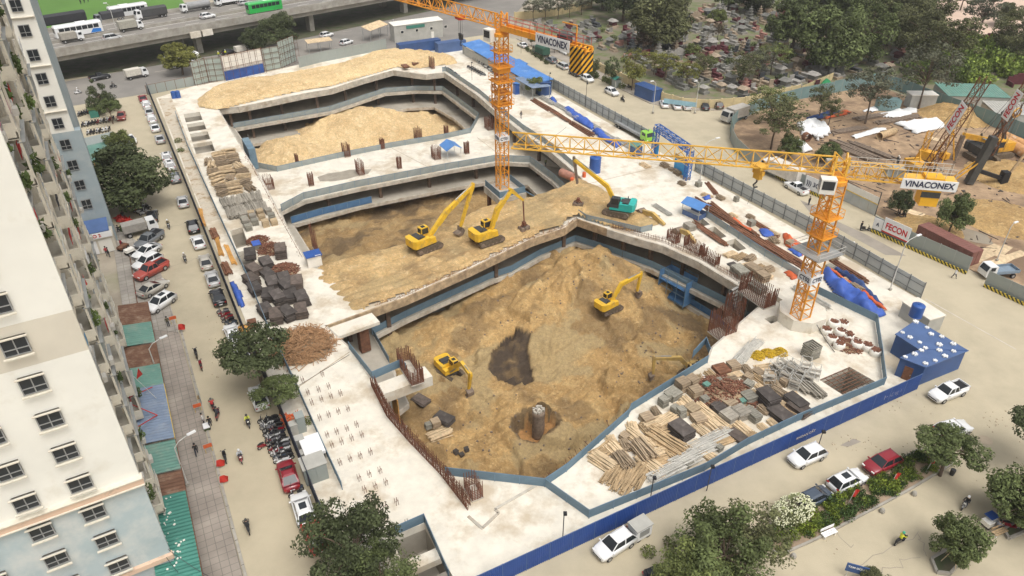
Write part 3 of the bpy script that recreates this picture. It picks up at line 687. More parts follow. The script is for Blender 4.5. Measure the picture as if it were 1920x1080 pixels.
# =====================================================================  fences and hoardings
def netting(name,c,a):
    m=mat(name,c,.7,.2,.5,second=((c[0]*1.6+.1,c[1]*1.4+.1,c[2]*1.2+.08),.35,.5,.7,.6)); m.node_tree.nodes['Principled BSDF'].inputs['Alpha'].default_value=a
netting('net_blue',(.15,.24,.31),.85); netting('net_grey',(.33,.38,.38),.75); netting('net_bright',(.07,.19,.38),.7); netting('net_deep',(.02,.06,.2),.85)
mat('navy_dark',(.02,.028,.05),.5,.2,.5); mat('teal_sheet',(.17,.27,.27),.55,.1,.4,second=((.3,.33,.3),.3,.5,.7,.5))
mat('grey_green',(.3,.33,.31),.55,.06,.3)
mat('post_grey',(.17,.18,.18),.6,.1,1); _pan={}
def panel_mesh(kind,h,m):
    k=(kind,h,m)
    if k in _pan: return _pan[k]
    b=B()
    if kind=='flat': b.box((.5,0,h/2),(.985,.06,h-.06))
    elif kind=='corr':
        n=12; pr=[]
        for i in range(n): pr+=[(i/n,-.03),(i/n+.25/n,.03),(i/n+.5/n,.03),(i/n+.75/n,-.03)]
        pr.append((1,-.03)); pr=[(.005+x*.99,y) for x,y in pr]; q=len(pr)
        b.add([(x,y,.05) for x,y in pr]+[(x,y,h) for x,y in pr]+[(x,y+.02,.05) for x,y in pr]+[(x,y+.02,h) for x,y in pr],[(i,i+1,q+i+1,q+i) for i in range(q-1)]+[(2*q+i,3*q+i,3*q+i+1,2*q+i+1) for i in range(q-1)]+[(q+i,q+i+1,3*q+i+1,3*q+i) for i in range(q-1)])
    elif kind=='net': b.box((.5,0,h/2+.05),(.99,.03,h-.1))
    _pan[k]=b.mesh('panel',m); return _pan[k]
def post_mesh(h,w,m):
    k=('post',h,w,m)
    if k not in _pan:
        b=B(); b.box((0,0,h/2),(w,w,h)); _pan[k]=b.mesh('post',m)
    return _pan[k]
def fence(name,label,pts,h,pw,kind,m,pm='dark_steel',cat='fence',group=None,rail=0,postw=.1,post_off=0,ph=None,skip=()):
    t=thing(name,label,cat,pts[0],0,group); o=pts[0]; n=0
    for p,q in zip(pts,pts[1:]):
        d=q-p; L=d.length; k=max(1,round(L/pw)); a=math.atan2(d.y,d.x); nv=V((-d.y,d.x,0)).normalized()
        for i in range(k):
            s=p.lerp(q,i/k)-o; n+=1
            if n in skip: continue
            link('panel',panel_mesh(kind,h,m),t,s,a,scale=(L/k,1,1)).rotation_euler=(0,-math.asin(d.z/L),a)
            link('post',post_mesh(ph or h+.08,postw,pm),t,s+nv*post_off,a)
        if rail:
            b=B()
            for z in ((.25,.75) if rail==2 else (1,)):
                zz=h*z if rail==2 else h+.03
                b.bar(p-o+nv*post_off*.6+V((0,0,zz)),q-o+nv*post_off*.6+V((0,0,zz)),.06,.07)
            b.build('rail',pm,t)
    link('post',post_mesh(ph or h+.08,postw,pm),t,pts[-1]-o+nv*post_off,0)
    return t
def uvp(l,z=Z0): return [W(u,v,z) for u,v in l]
def pp(l,z=Z0): return [P(a,b,z) for a,b in l]
fence('site_hoarding','long dark navy hoarding between parked cars and the building site on the left street',uvp([(203,4),(138,4.8),(86,5.2),(69,5.9),(38,6.1)],0),2.7,3,'corr','navy_dark','navy_dark','hoarding',rail=1)
fence('site_hoarding','bright blue metal hoarding along the near street below the storage yard',uvp([(37.2,6.2),(37.2,44),(37,76.3)],0),2.5,2.6,'corr','navy','blue_sheet','hoarding',rail=1,postw=.08)
fence('site_hoarding','grey metal hoarding beside right road from the gate down to the blue guard house',uvp([(101,94.8),(72.7,95.3),(50,94.4)],0),2.7,2.5,'flat','grey_sheet','post_grey','hoarding',rail=2,post_off=-.12,ph=2.9)
fence('site_hoarding','grey metal hoarding beside right road from the gate up to the blue-roofed sheds',uvp([(160,95.8),(117.6,95.7)],0),2.7,2.5,'flat','grey_sheet','post_grey','hoarding',rail=2,post_off=-.12,ph=2.9)
fence('site_hoarding','pale grey hoarding with small doors along the far end of the site',pp([(562,128),(600,118),(690,100),(725,92)],0),3,2.6,'flat','grey_green','grey_steel','hoarding',rail=1)
fence('site_hoarding','low grey-green hoarding at the far left corner behind blue water drums',pp([(277,178),(366,160)],0),2.4,2.6,'flat','grey_green','rust','hoarding',rail=1)
GF='guard fences on the site'
def gf(label,pts,m='net_blue',h=1.25): return fence('guard_fence',label,pts,h,3,'net',m,'blue_grey','fence',GF,rail=1,postw=.07)
gf('long blue-grey guard fence down the left strip beside stacked formwork',pp([(331,218),(354,280),(409,402),(465,524),(505,622),(556,727),(614,857),(642,918)]))
gf('blue-grey guard fence round the ramp opening at the bottom of the deck',pp([(742,1004),(796,980),(842,1085)]),h=1.3)
gf('blue guard fence across the near tip of the big pit',pp([(836,892),(1021,913)]),'net_blue')
gf('blue guard fence between the big pit and the timber storage yard',pp([(1021,913),(1062,885),(1178,782),(1182,772),(1326,681)]))
gf('blue guard fence around the outside of the timber storage yard',pp([(1021,913),(1104,972),(1320,884),(1400,836),(1492,792),(1657,722),(1650,665),(1641,604),(1531,551)]))
gf('grey-blue guard fence between deck shafts and rusty steel on the right strip',pp([(1322,407),(1406,463),(1433,481),(1500,522)]),'net_grey')
gf('grey guard fence along the right deck edge above the northern pit',uvp([(184,76.4),(183.9,77.4),(163,77.2),(148.3,75.9),(135.8,75.1),(123.8,75.3),(112,74)]),'net_grey')
gf('pale guard fence along the near edge of the middle platform',uvp([(132,19.9),(135.1,25),(135.5,35.6),(134.9,55.5),(133.9,67.4),(129.7,73.4),(119,73.3),(111,72.4)],Z1),'net_grey',1.5)
gf('grey guard fence along the far edge of the middle platform',uvp([(160,75.7),(151.7,69.4),(151.3,62.8),(152.1,49.5),(151.9,36.9),(150.9,23.4),(154.8,20.3)],Z1),'net_grey')
gf('blue-grey guard fence on the basement ledge at far side of northern pit',uvp([(181.8,20),(182.1,28),(182.5,44),(189.8,61.4),(187.5,70),(183.9,76.1),(172,75.9),(160,75.7)],Z1),'net_grey')
gf('blue-grey guard fence on the basement ledge under the haul road',uvp([(85.9,22.3),(87.7,28.2),(91.5,44.9),(91.7,48.6),(94.1,55.4),(95.5,63.6)],Z1),'net_blue')
gf('blue-grey guard fence on the basement ledge at right of big pit',uvp([(95.5,63.7),(89.5,66.9),(81.8,70.3),(68,73.7),(61,74.3)],Z1),'net_blue')
gf('bright blue guard netting on the lower ledge at right of big pit',uvp([(89,69.9),(78,72.3),(69,73.5),(61,74.1)],Z2),'net_bright')
gf('bright blue guard netting on the lower ledge under the middle platform',uvp([(133.3,21.5),(134.2,28),(134.6,38.5)],Z2),'net_bright',1.5)
gf('blue-grey guard fence at the left corner of the big pit beside the stub beam',pp([(655,655),(699,712),(754,688),(762,696)]))
gf('blue guard fence on the basement landing left of the big pit',uvp([(85.6,22.4),(78.4,22.2)],Z1),'net_blue')
gf('blue-grey guard fence on the parapet strip beneath the rebar cage corner',pp([(1298,672),(1322,646),(1330,668)],Z0-1.2))
gf('black wavy guard netting along deck edge by the haul road',pp([(1084,404),(1100,414),(1140,423),(1200,437),(1222,432)]),'net_grey',1.1)
# tall scaffold screens by the far gate
mat('screen',(.36,.42,.38),.6,.1,.4)
def screen(label,a,c,h,m,base=0,cols=4,rows=4):
    p=P(*a,Z0);q=P(*c,Z0); t=thing('scaffold_screen',label,'screen',p,0,'tall screens at the far gate'); d=q-p; L=d.length; ang=math.atan2(d.y,d.x); t.rotation_euler=(0,0,ang)
    for i in range(cols):
        for j in range(rows):
            b=B(); b.box((L*(i+.5)/cols,0,base+(h-base)*(j+.5)/rows),(L/cols-.06,.05,(h-base)/rows-.06)); b.build('panel',m,t)
    b=B()
    for i in range(cols+1): b.tube((L*i/cols,-.1,0),(L*i/cols,-.1,h+.3),.05,5); b.tube((L*i/cols,-1.2,0),(L*i/cols,-1.2,h),.04,5)
    for j in range(rows+1): b.bar((0,-.12,h*j/rows),(L,-.12,h*j/rows),.06); b.bar((0,-1.2,h*j/rows),(L,-1.2,h*j/rows),.05)
    b.build('scaffold','rust',t); return t
screen('pale scaffold screen left of the far blue gate',(366,160),(392,153),6,'screen',cols=2)
screen('pale scaffold screen turning the corner left of the far blue gate',(392,153),(422,150),6,'screen',cols=2)
screen('pale scaffold screen right of the far blue gate',(497,133),(527,127),6,'screen',cols=2)
screen('tall pale scaffold screen at right end of the far gate',(527,127),(556,114),7,'screen',cols=3)
t=screen('white-topped gate screen over the far blue gate',(424,151),(496,135),6.4,'white_paint',2.6,cols=6,rows=2)
g=thing('site_gate','far blue sheet gate between pale scaffold screens','gate',P(424,152,Z0),math.atan2(*(lambda d:(d.y,d.x))(P(496,136)-P(424,152))))
L=(P(496,136)-P(424,152)).length
for i in range(6):
    b=B(); b.box((L*(i+.5)/6,.05,1.25),(L/6-.05,.08,2.4)); b.build('gate_panel','navy',g)
# =====================================================================  sheds, cabins, tanks
mat('bright_blue',(.09,.24,.55),.5,.1,.4,second=((.35,.5,.7),.5,.55,.72,.6))
mat('cabin_blue',(.035,.085,.23),.5,.12,.5); mat('tarp_blue',(.045,.11,.42),.6,.15,.8); mat('cabin_grey',(.42,.41,.37),.7,.1,.6); mat('tank_blue',(.025,.09,.32),.35,.08,1)
def cabin(name,label,cat,loc,rz,L,Wd,h,wall,roof,door=True,wins=2,over=.15,slope=.3,open_=False,group=None):
    t=thing(name,label,cat,loc,rz,group)
    if open_:
        for x in (-L/2+.1,0,L/2-.1) if L>4 else (-L/2+.1,L/2-.1):
            for y in (-Wd/2+.1,Wd/2-.1):
                b=B(); b.box((x,y,h/2),(.12,.12,h)); b.build('post','grey_steel',t)
    else:
        b=B(); b.box((0,0,h/2),(L,Wd,h)); b.build('wall',wall,t)
        if door:
            b=B(); b.box((L*.28,-Wd/2-.02,1.0),(.9,.06,2)); d=b.build('door','white_paint' if wall!='cabin_blue' else 'dark_steel',t)
            b=B(); b.box((L*.28+.35,-Wd/2-.08,1.0),(.06,.06,.2)); b.build('handle','pale_steel',d)
        for i in range(wins):
            x=-L*.34+i*L*.3
            b=B(); b.box((x,-Wd/2-.02,h*.6),(1,.08,.9)); w_=b.build('window','white_paint',t)
            b=B(); b.box((x,-Wd/2-.06,h*.6),(.84,.05,.74)); b.build('pane','glass',w_)
    if roof:
        b=B(); n=max(4,int(L/.6)); b.hexa([V(q) for q in [(-L/2-over,-Wd/2-over,h),(L/2+over,-Wd/2-over,h),(L/2+over,Wd/2+over,h+slope),(-L/2-over,Wd/2+over,h+slope),(-L/2-over,-Wd/2-over,h+.1),(L/2+over,-Wd/2-over,h+.1),(L/2+over,Wd/2+over,h+slope+.1),(-L/2-over,Wd/2+over,h+slope+.1)]])
        for i in range(n+1):
            x=-L/2-over+(L+2*over)*i/n; b.bar((x,-Wd/2-over,h+.12),(x,Wd/2+over,h+slope+.12),.06,.05)
        b.build('roof',roof,t)
    return t
def gable_tent(name,label,cat,loc,rz,L,Wd,h,rise,m,legs=True,group=None):
    t=thing(name,label,cat,loc,rz,group); o=.3
    b=B(); b.hexa([V(q) for q in [(-L/2-o,-Wd/2-o,h-.15),(L/2+o,-Wd/2-o,h-.15),(L/2+o,0,h+rise),(-L/2-o,0,h+rise),(-L/2-o,-Wd/2-o,h-.08),(L/2+o,-Wd/2-o,h-.08),(L/2+o,0,h+rise+.07),(-L/2-o,0,h+rise+.07)]])
    b.hexa([V(q) for q in [(-L/2-o,0,h+rise),(L/2+o,0,h+rise),(L/2+o,Wd/2+o,h-.15),(-L/2-o,Wd/2+o,h-.15),(-L/2-o,0,h+rise+.07),(L/2+o,0,h+rise+.07),(L/2+o,Wd/2+o,h-.08),(-L/2-o,Wd/2+o,h-.08)]])
    b.build('roof',m,t)
    if legs:
        for x in (-L/2,L/2):
            for y in (-Wd/2,Wd/2):
                b=B(); b.box((x,y,h/2-.05),(.09,.09,h-.1)); b.build('post','pale_steel',t)
    return t
def mid(a,c,z=0): return (P(*a,z)+P(*c,z))/2
# far sheds along the right strip
a=P(878,105,0); c=P(958,165,0)
t=cabin('long_shed','long open shed with bright blue sheet roof behind the orange crane mast','shed',W(176,91.2,Z0),RU,42,5.5,3.4,None,'bright_blue',open_=True,slope=-.5)
for i in range(6): 
    b=B(); b.box((-18+i*7.2,2.5,1.2),(7,.08,2.3)); b.build('back_panel','cabin_grey',t)
cabin('site_cabin','small grey cabin with blue base and blue roof at end of the long shed','cabin',P(972,138,Z0),RU,4.5,3,3,'cabin_grey','bright_blue',wins=2)
cabin('open_shed','open shed with faded blue roof below the small grey cabin','shed',P(998,176,Z0),RU,9,5,2.8,None,'roof_blue',open_=True)
cabin('site_cabin','blue cabin at the near end of the faded blue shed','cabin',P(1018,176,Z0),RU,3,3,3,'cabin_blue','cabin_blue',wins=0)
cabin('portable_toilet','slim blue booth standing beside the orange crane mast','booth',P(968,176,Z0),RU,1.2,1.2,2.5,'tank_blue','bright_blue',wins=0)
cabin('shipping_container','blue container with a banner, beside far site entrance','container',P(786,96,Z0),RV,13,2.6,2.8,'cabin_blue','cabin_blue',wins=0,door=False,over=.02,slope=0)
cabin('shipping_container','lighter blue container right of the bannered container, at the far fence','container',P(845,95,Z0),RV,9,2.6,2.7,'blue_sheet','blue_sheet',wins=0,door=False,over=.02,slope=0)
t=cabin('site_office','pale two-level site office with green sign behind the blue container','building',P(782,72,0),RV,16,4,5,'cabin_grey','white_paint',wins=4)
b=B(); b.box((-1,-2.1,4.2),(6,.08,.9)); b.build('signboard','roof_teal',t)
cabin('shelter','tan-roofed roadside shelter beyond the far hoarding','shelter',P(600,96,0),RV,7,3,3,None,'wood_pale',open_=True)
cabin('shelter','curved tan-roofed canopy at the far road junction','shelter',P(705,72,0),RV+.6,9,3,3.4,None,'wood_pale',open_=True,slope=.9)
# right-hand side
gp_=[P(x,y,3.) for x,y in [(1718,600),(1816,658),(1736,690),(1687,671),(1723,656),(1678,627)]]; gc=sum(gp_,V())/6; gc.z=0
t=thing('guard_house','dark blue guard house with white sandbags on its roof, at right corner','building',gc); gl=[tuple((p-gc)[:2]) for p in gp_]
b=B(); b.prism([(x*.95,y*.95) for x,y in gl],0,2.95); b.build('wall','cabin_blue',t); b=B(); b.prism(gl,2.95,3.07); b.build('roof','blue_sheet',t)
p_,q_=V((*gl[3],0))*.95,V((*gl[2],0))*.95; an=math.atan2(q_.y-p_.y,q_.x-p_.x)
b=B(); b.box(p_.lerp(q_,.45)+V((sin(an)*.05,-cos(an)*.05,1.05)),(1,.1,2.1),an); d=b.build('door','rust',t); b=B(); b.box(p_.lerp(q_,.58)+V((sin(an)*.12,-cos(an)*.12,1.05)),(.06,.06,.2),an); b.build('handle','pale_steel',d)
b=B(); b.bar(V((*gl[4],3.09))*1,V((*gl[1],3.09))*1,.06,.05); b.build('roof_ridge','cabin_blue',t)
sb=B()
for i in range(5): a=i*1.26; sb.box((cos(a)*.16,sin(a)*.16,.1),(.34,.2,.17),a)
sbm=sb.mesh('sandbag','white')
for x,y in [(955,275),(1000,305),(1060,335),(1035,210),(1105,245),(1130,285),(1195,300),(1180,350),(1265,345),(1095,370),(1070,385),(1180,385),(1268,390),(1215,420),(1030,408),(972,425),(1155,447),(1095,465)]:
    tag(link('sandbag',sbm,None,P(1400+x/3.27,540+y/3.27,3.08),random.random()*3,scale=random.uniform(.8,1.2)),'white sandbag weighing down the blue guard house roof','sandbag','sandbags on the guard house roof')
t=cabin('washroom','low pale washroom block beside the guard house, under a blue water tank','building',P(1722,606,0),RU-.1,4.6,2.8,2.4,'cabin_grey',None,wins=1)
b=B(); b.box((0,0,2.48),(4.8,3,.16)); b.build('roof','concrete',t)
def tank(label,loc,r,h,m,group=None):
    t=thing('water_tank',label,'tank',loc,0,group); b=B(); n=6; pr=[(0,0),(r,0)]
    for i in range(n): pr+=[(r,h*i/n),(r*.96,h*(i+.45)/n),(r*.96,h*(i+.55)/n)]
    pr+=[(r,h),(r*.85,h+.12*r),(.3*r,h+.25*r)]
    b.lathe((0,0,0),pr,18); b.build('body',m,t,True); b=B(); b.tube((0,0,h+.2*r),(0,0,h+.36*r),.3*r,12); b.build('lid',m,t); return t
tank('ribbed blue water tank on the washroom roof by the guard house',P(1716,592,2.6)+V((0,0,0)),.85,1.7,'tank_blue')
tank('big blue water tank standing on the deck near the blue gate',P(1115,322,Z0),1.15,3,'tank_blue')
for i,q in enumerate([(327,184),(335,183)]): tank('blue plastic drum, %s of the pair at far left corner of the site'%('left' if i==0 else 'right'),P(*q,Z0),.6,1.6,'tank_blue')
gable_tent('canopy_tent','small blue canopy tent among rebar cages on the middle platform','tent',P(846,293,Z1),RU,3.6,3.2,2.4,.9,'bright_blue')
t=gable_tent('site_kiosk','blue-roofed kiosk beside the deck shafts on the right strip','kiosk',P(1302,404,Z0),RU+.2,3.6,2.6,2.3,.6,'bright_blue')
b=B(); b.box((0,-1.25,.5),(3.5,.06,.9)); b.box((0,1.25,.5),(3.5,.06,.9)); b.box((-1.75,0,.5),(.06,2.5,.9)); b.build('side_panel','blue_sheet',t)
t=gable_tent('guard_booth','teal-roofed guard booth beside right road near the blue gate','kiosk',P(1192,290,Z0),RU,2.2,2,2.3,.4,'roof_green'); b=B(); b.box((0,0,1),(1.9,1.7,2)); b.build('wall','blue_sheet',t); b=B(); b.box((0,-.87,1.3),(1.2,.05,.9)); b.build('window','glass',t)
t=cabin('tool_cabinet','small white cabinet with blue top at left end of the haul road','cabinet',P(589,495,Z0),RV,2.2,1.8,1.8,'white_paint','tank_blue',wins=0,door=True,slope=.05)
for i,(a,h,w_,d_,m,lab) in enumerate([((566,806),2.3,1.1,.9,'grey_green','pale green electrical cabinet, the tall one behind the dark hoarding'),((553,812),1.5,.8,.8,'cabin_grey','grey switch box left of the tall green electrical cabinet'),((563,838),1.4,.8,1,'cabin_grey','grey switch box below the tall green electrical cabinet'),((571,861),1.1,.7,.9,'cabin_grey','low grey switch box beside the white generator')]):
    t=thing('electrical_cabinet',lab,'cabinet',P(*a,Z0),RU,'electrical cabinets'); b=B(); b.box((0,0,h/2),(w_,d_,h)); b.build('casing',m,t)
    for s in (-1,1): b=B(); b.box((s*w_*.24,-d_/2-.02,h*.52),(w_*.44,.04,h*.8)); b.build('door',m,t)
    b=B(); b.box((0,0,h+.04),(w_+.12,d_+.12,.08)); b.build('roof',m,t)
t=thing('generator','white boxy generator with grey doors beside the left hoarding','generator',P(588,850,Z0),RU); b=B(); b.box((0,0,1.2),(3.2,2.2,.35)); b.box((1,0,.55),(1,1.8,1)); b.build('canopy','white',t); b=B(); b.box((-.2,0,.6),(2.6,1.9,1)); b.build('engine','dark_steel',t)
t=thing('transformer','grey-green transformer cabinet with two doors near the generator','cabinet',P(592,893,Z0),RU); b=B(); b.box((0,0,1.15),(1.9,2.4,2.3)); b.build('casing','grey_green',t)
for s in (-.6,.6): b=B(); b.box((-.97,s,1.1),(.04,1.1,1.9)); b.build('door','grey_green',t)
b=B(); b.box((0,0,2.35),(2.1,2.6,.1)); b.build('roof','cabin_grey',t)
cabin('site_cabin','blue container office with windows by the cemetery wall','cabin',P(1214,184,0),RU+.1,6.5,3,2.9,'cabin_blue','cabin_blue',wins=2,slope=.05)
t=gable_tent('guard_booth','small green-roofed booth on the pavement by the cemetery wall','kiosk',P(1155,163,0),RU,2,2,2.4,.4,'roof_teal'); b=B(); b.box((0,0,1.1),(1.7,1.7,2)); b.build('wall','grey_green',t)
# blue lattice gate portal
def lattice(b,p,q,w,n,rc,rb,up=(0,0,1),h=None,tri=False):
    """square (or triangular) lattice beam from p to q"""
    p=V(p);q=V(q);d=(q-p).normalized(); up=V(up); x=d.cross(up).normalized(); y=x.cross(d).normalized(); h=h or w
    cs=[(-w/2,0),(w/2,0),(0,h)] if tri else [(-w/2,-h/2),(w/2,-h/2),(w/2,h/2),(-w/2,h/2)]
    m=len(cs)
    for a in cs: b.bar(p+x*a[0]+y*a[1],q+x*a[0]+y*a[1],rc,rc,up=tuple(y))
    for i in range(n):
        s=p.lerp(q,i/n); e=p.lerp(q,(i+1)/n)
        for k in range(m):
            a=cs[k]; c=cs[(k+1)%m]
            if i%2: a,c=c,a
            b.bar(s+x*a[0]+y*a[1],e+x*c[0]+y*c[1],rb)
            b.bar(s+x*a[0]+y*a[1],s+x*c[0]+y*c[1],rb)
    return b
mat('gate_blue',(.03,.13,.42),.5,.12,.6); mat('gate_light',(.04,.3,.62),.5,.1,.5)
gp=[P(1226,292,0),P(1287,338,0)]
t=thing('gate_portal','blue lattice truss gate portal at the right road entrance','gate',(gp[0]+gp[1])/2)
o=(gp[0]+gp[1])/2
for p in gp:
    b=B(); lattice(b,p-o,p-o+V((0,0,6.2)),.9,7,.12,.07,up=(cos(RU),sin(RU),0)); b.build('tower','gate_blue',t)
b=B(); lattice(b,gp[0]-o+V((0,0,6.2)),gp[1]-o+V((0,0,6.2)),1.1,12,.14,.08,h=1.2); b.build('truss','gate_blue',t)
for s,c,h in ((.62,.98,2.6),(.02,.12,3)):
    for k in range(4 if s>.5 else 2):
        f0=s+(c-s)*k/(4 if s>.5 else 2); f1=s+(c-s)*(k+1)/(4 if s>.5 else 2); p=gp[0].lerp(gp[1],f0)-o;q=gp[0].lerp(gp[1],f1)-o
        b=B(); b.bar(p+V((0,0,h/2+.1)),q+V((0,0,h/2+.1)),.08,h); b.build('gate_leaf','gate_light',t)
b=B(); b.bar(gp[0].lerp(gp[1],.62)-o+V((0,0,3.3)),gp[0].lerp(gp[1],.98)-o+V((0,0,3.3)),.1,.9); b.build('sign_panel','wood',t)
# =====================================================================  tower cranes
mat('crane_orange',(.80,.33,.025),.45,.08,.5,second=((.4,.17,.06),1.2,.52,.7,.6)); mat('crane_yellow',(.78,.44,.06),.45,.08,.5,second=((.5,.26,.06),.7,.6,.75,.4)); mat('weight_yellow',(.8,.42,.02),.6,.06,1)
mat('sign_blue',(.015,.02,.06),.6,.02,1)
def dirang(d): return math.atan2(d.y,d.x)
def tower_crane(label,base,ztop,w,m_mast,m_jib,jl,jdir,cl,nsec,jw,jh,sign,name2,cz,plats):
    t=thing('tower_crane',label,'crane',base,RU); zb=0; zt=ztop-base.z
    hs=zt/nsec
    for i in range(nsec):
        b=B(); lattice(b,(0,0,i*hs),(0,0,(i+1)*hs-.04),w,1,.17,.095,up=(1,0,0))
        if i==0: sec=b.mesh('mast_section',m_mast)
        link('mast_section',sec,t,(0,0,i*hs))
    b=B(); lx=0
    for s in (-.25,.25): b.bar((s,.3,0),(s,.3,zt),.05)
    for i in range(int(zt/.5)): b.bar((-.25,.3,i*.5),(.25,.3,i*.5),.03)
    b.build('ladder',m_mast,t)
    for z,ww in plats:      # access platforms with handrails
        z-=base.z; b=B(); b.box((0,0,z),(ww,ww,.12)); p=b.build('platform','grey_steel' if ww>4 else m_mast,t); b=B(); h=ww/2
        for sx,sy in ((1,1),(1,-1),(-1,-1),(-1,1)): b.bar((sx*h,sy*h,z),(sx*h,sy*h,z+1.1),.05)
        for zz in (.55,1.1):
            for c in ((h,h,h,-h),(h,-h,-h,-h),(-h,-h,-h,h),(-h,h,h,h)): b.bar((c[0],c[1],z+zz),(c[2],c[3],z+zz),.05)
        b.build('handrail',m_mast if ww<4 else 'pale_steel',p)
    b=B(); b.lathe((0,0,zt),[(w*.45,-.1),(w*.75,0),(w*.75,.5),(w*.6,.6),(w*.6,1.1),(0,1.1)],16); b.build('slewing_ring',m_mast,t)
    # turning part lies along jdir (world) -> local angle
    top=zt+1.1; a=jdir-RU
    def T(x,y,z): return V((cos(a)*x-sin(a)*y,sin(a)*x+cos(a)*y,z))
    b=B(); lattice(b,T(0,0,top),T(0,0,top+jh+.6),w*.8,2,.22,.12,up=(cos(a),sin(a),0)); b.build('tower_head',m_jib,t)
    b=B(); lattice(b,T(w*.4,0,top+.3),T(jl,0,top+.3),jw,int(jl/1.9),.16,.085,up=(0,0,1),h=jh,tri=True); b.build('jib',m_jib,t)
    b=B(); b.box(T(1.2,1.5,top-.9),(1.8,1.3,1.9),a); c=b.build('cab','white_paint',t); b=B(); b.box(T(2.12,1.5,top-.7),(.05,1.1,1.2),a); b.box(T(1.2,2.17,top-.7),(1.4,.05,1.1),a); b.build('window','glass',c)
    return t,T,top
base=P(942,351,.9); j=P(760,-4,30.2)-P(947,46,30.2); jd=dirang(j)
c1,T,top=tower_crane('orange tower crane rising from the middle pit with striped counterweight',base,28.5,1.75,'crane_orange','crane_orange',46,jd,13,17,1.5,2.0,None,None,0,[(17,3.2),(19,2.8),(21,3.4),(23.5,3.2),(26,2.8)])
b=B(); lattice(b,(0,0,16.2-base.z),(0,0,21.4-base.z),2.5,4,.16,.1,up=(1,0,0)); b.build('climbing_frame','crane_orange',c1); b=B(); b.box((0,0,23-base.z),(2.3,2.3,.9)); b.build('climbing_collar','crane_orange',c1)
def cj(t,T,top,L,m,w=1.4,solid=True):
    b=B()
    if solid:
        for s in (-w/2,w/2): b.bar(T(-.6,s,top+.4),T(-L,s,top+.4),.25,.9)
        b.bar(T(-.6,0,top+.2),T(-L,0,top+.2),w,.08)
    else: lattice(b,T(-.6,0,top+.6),T(-L*.55,0,top+.6),w,5,.16,.09,h=1.7); b.bar(T(-L*.5,0,top+.3),T(-L,0,top+.3),w+.9,.2)
    o=b.build('counter_jib',m,t); b=B()
    for s in (-w/2-.2,w/2+.2):
        for z in (1.5,2.0): b.bar(T(-1,s,top+z),T(-L*.95,s,top+z),.05)
        for i in range(12): b.bar(T(-1-i*(L-1.5)/11,s,top+.6),T(-1-i*(L-1.5)/11,s,top+2),.05)
    b.build('handrail','pale_steel' if not solid else 'red',o)
cj(c1,T,top,19.5,'crane_orange')
# striped counterweight blocks
mw=bpy.data.materials.new('striped'); mw.use_nodes=True; n_=mw.node_tree.nodes; l_=mw.node_tree.links; tc=n_.new('ShaderNodeTexCoord'); wv=n_.new('ShaderNodeTexWave'); wv.wave_type='BANDS'; wv.bands_direction='DIAGONAL'; wv.wave_profile='SQUARE' if False else 'SIN'; wv.inputs['Scale'].default_value=.62; l_.new(tc.outputs['Object'],wv.inputs[0])
rp=n_.new('ShaderNodeMapRange'); rp.inputs[1].default_value=.49; rp.inputs[2].default_value=.51; l_.new(wv.outputs[1],rp.inputs[0]); mx=n_.new('ShaderNodeMix'); mx.data_type='RGBA'; l_.new(rp.outputs[0],mx.inputs[0]); mx.inputs[6].default_value=(.015,.015,.015,1); mx.inputs[7].default_value=(.8,.4,.02,1); l_.new(mx.outputs[2],n_['Principled BSDF'].inputs[0]); n_['Principled BSDF'].inputs['Roughness'].default_value=.6; MT['striped']=mw
aj=jd-RU
for i in range(5):
    b=B(); b.box(T(-17-i*.5,0,top-1.2),(.44,2.6,3.6+.25*(i%2)),aj); b.build('counterweight','striped',c1)
b=B(); b.box(T(-14.4,0,top+1.2),(2,1.3,1.1),aj); b.build('winch','dark_steel',c1)
b=B(); b.bar(T(-16,-.9,top+.6),T(-16,-.9,top+3.2),.16); b.bar(T(-16,-.9,top+3.2),T(-13,-.9,top+3.2),.16); b.build('service_davit','crane_orange',c1)
sw=-1.15
def cjsign(t,T,top,x0,x1,y,h,aj,txt,zc,flip):
    b=B(); b.box(T((x0+x1)/2,y,top+zc),(abs(x1-x0),.1,h),aj); s=b.build('sign_panel','white',t)
    yy=y+(.08 if y>0 else -.08); ra=aj+(PI if y>0 else 0)
    o=curve_text('sign_lettering',txt,h*.82,'sign_blue',s,T((x0+x1)/2,yy,top+zc),(PI/2,0,ra),ext=.01); o.scale.x=abs(x1-x0)*.9/o.dimensions.x
# camera side of the counter jib
def camside(base,a):
    nrm=V((-sin(a),cos(a),0)); return 1 if nrm.dot(V((-base.x,-base.y,0)))>0 else -1
s1=camside(base,jd)
cjsign(c1,T,top,-9.4,-16.6,s1*1.25,1.75,aj,'VINACONEX',.5,0)
for sgn,rr in ((1,0),(-1,0)): pass
def mast_sign(t,z,w,txt,hh=.95):
    b=B(); b.box((0,0,z),(w+.25,w+.25,hh)); s=b.build('number_board','white',t)
    for k in range(4):
        a=k*PI/2; d=(w+.25)/2+.03
        o=curve_text('board_lettering',txt,hh*.75,'sign_blue',s,(sin(a)*d,-cos(a)*d,z),(PI/2,0,a),ext=.008); o.scale.x=min(1.4,(w*.85)/o.dimensions.x)
mast_sign(c1,Zat(base,257)-base.z,1.75,'CT01')
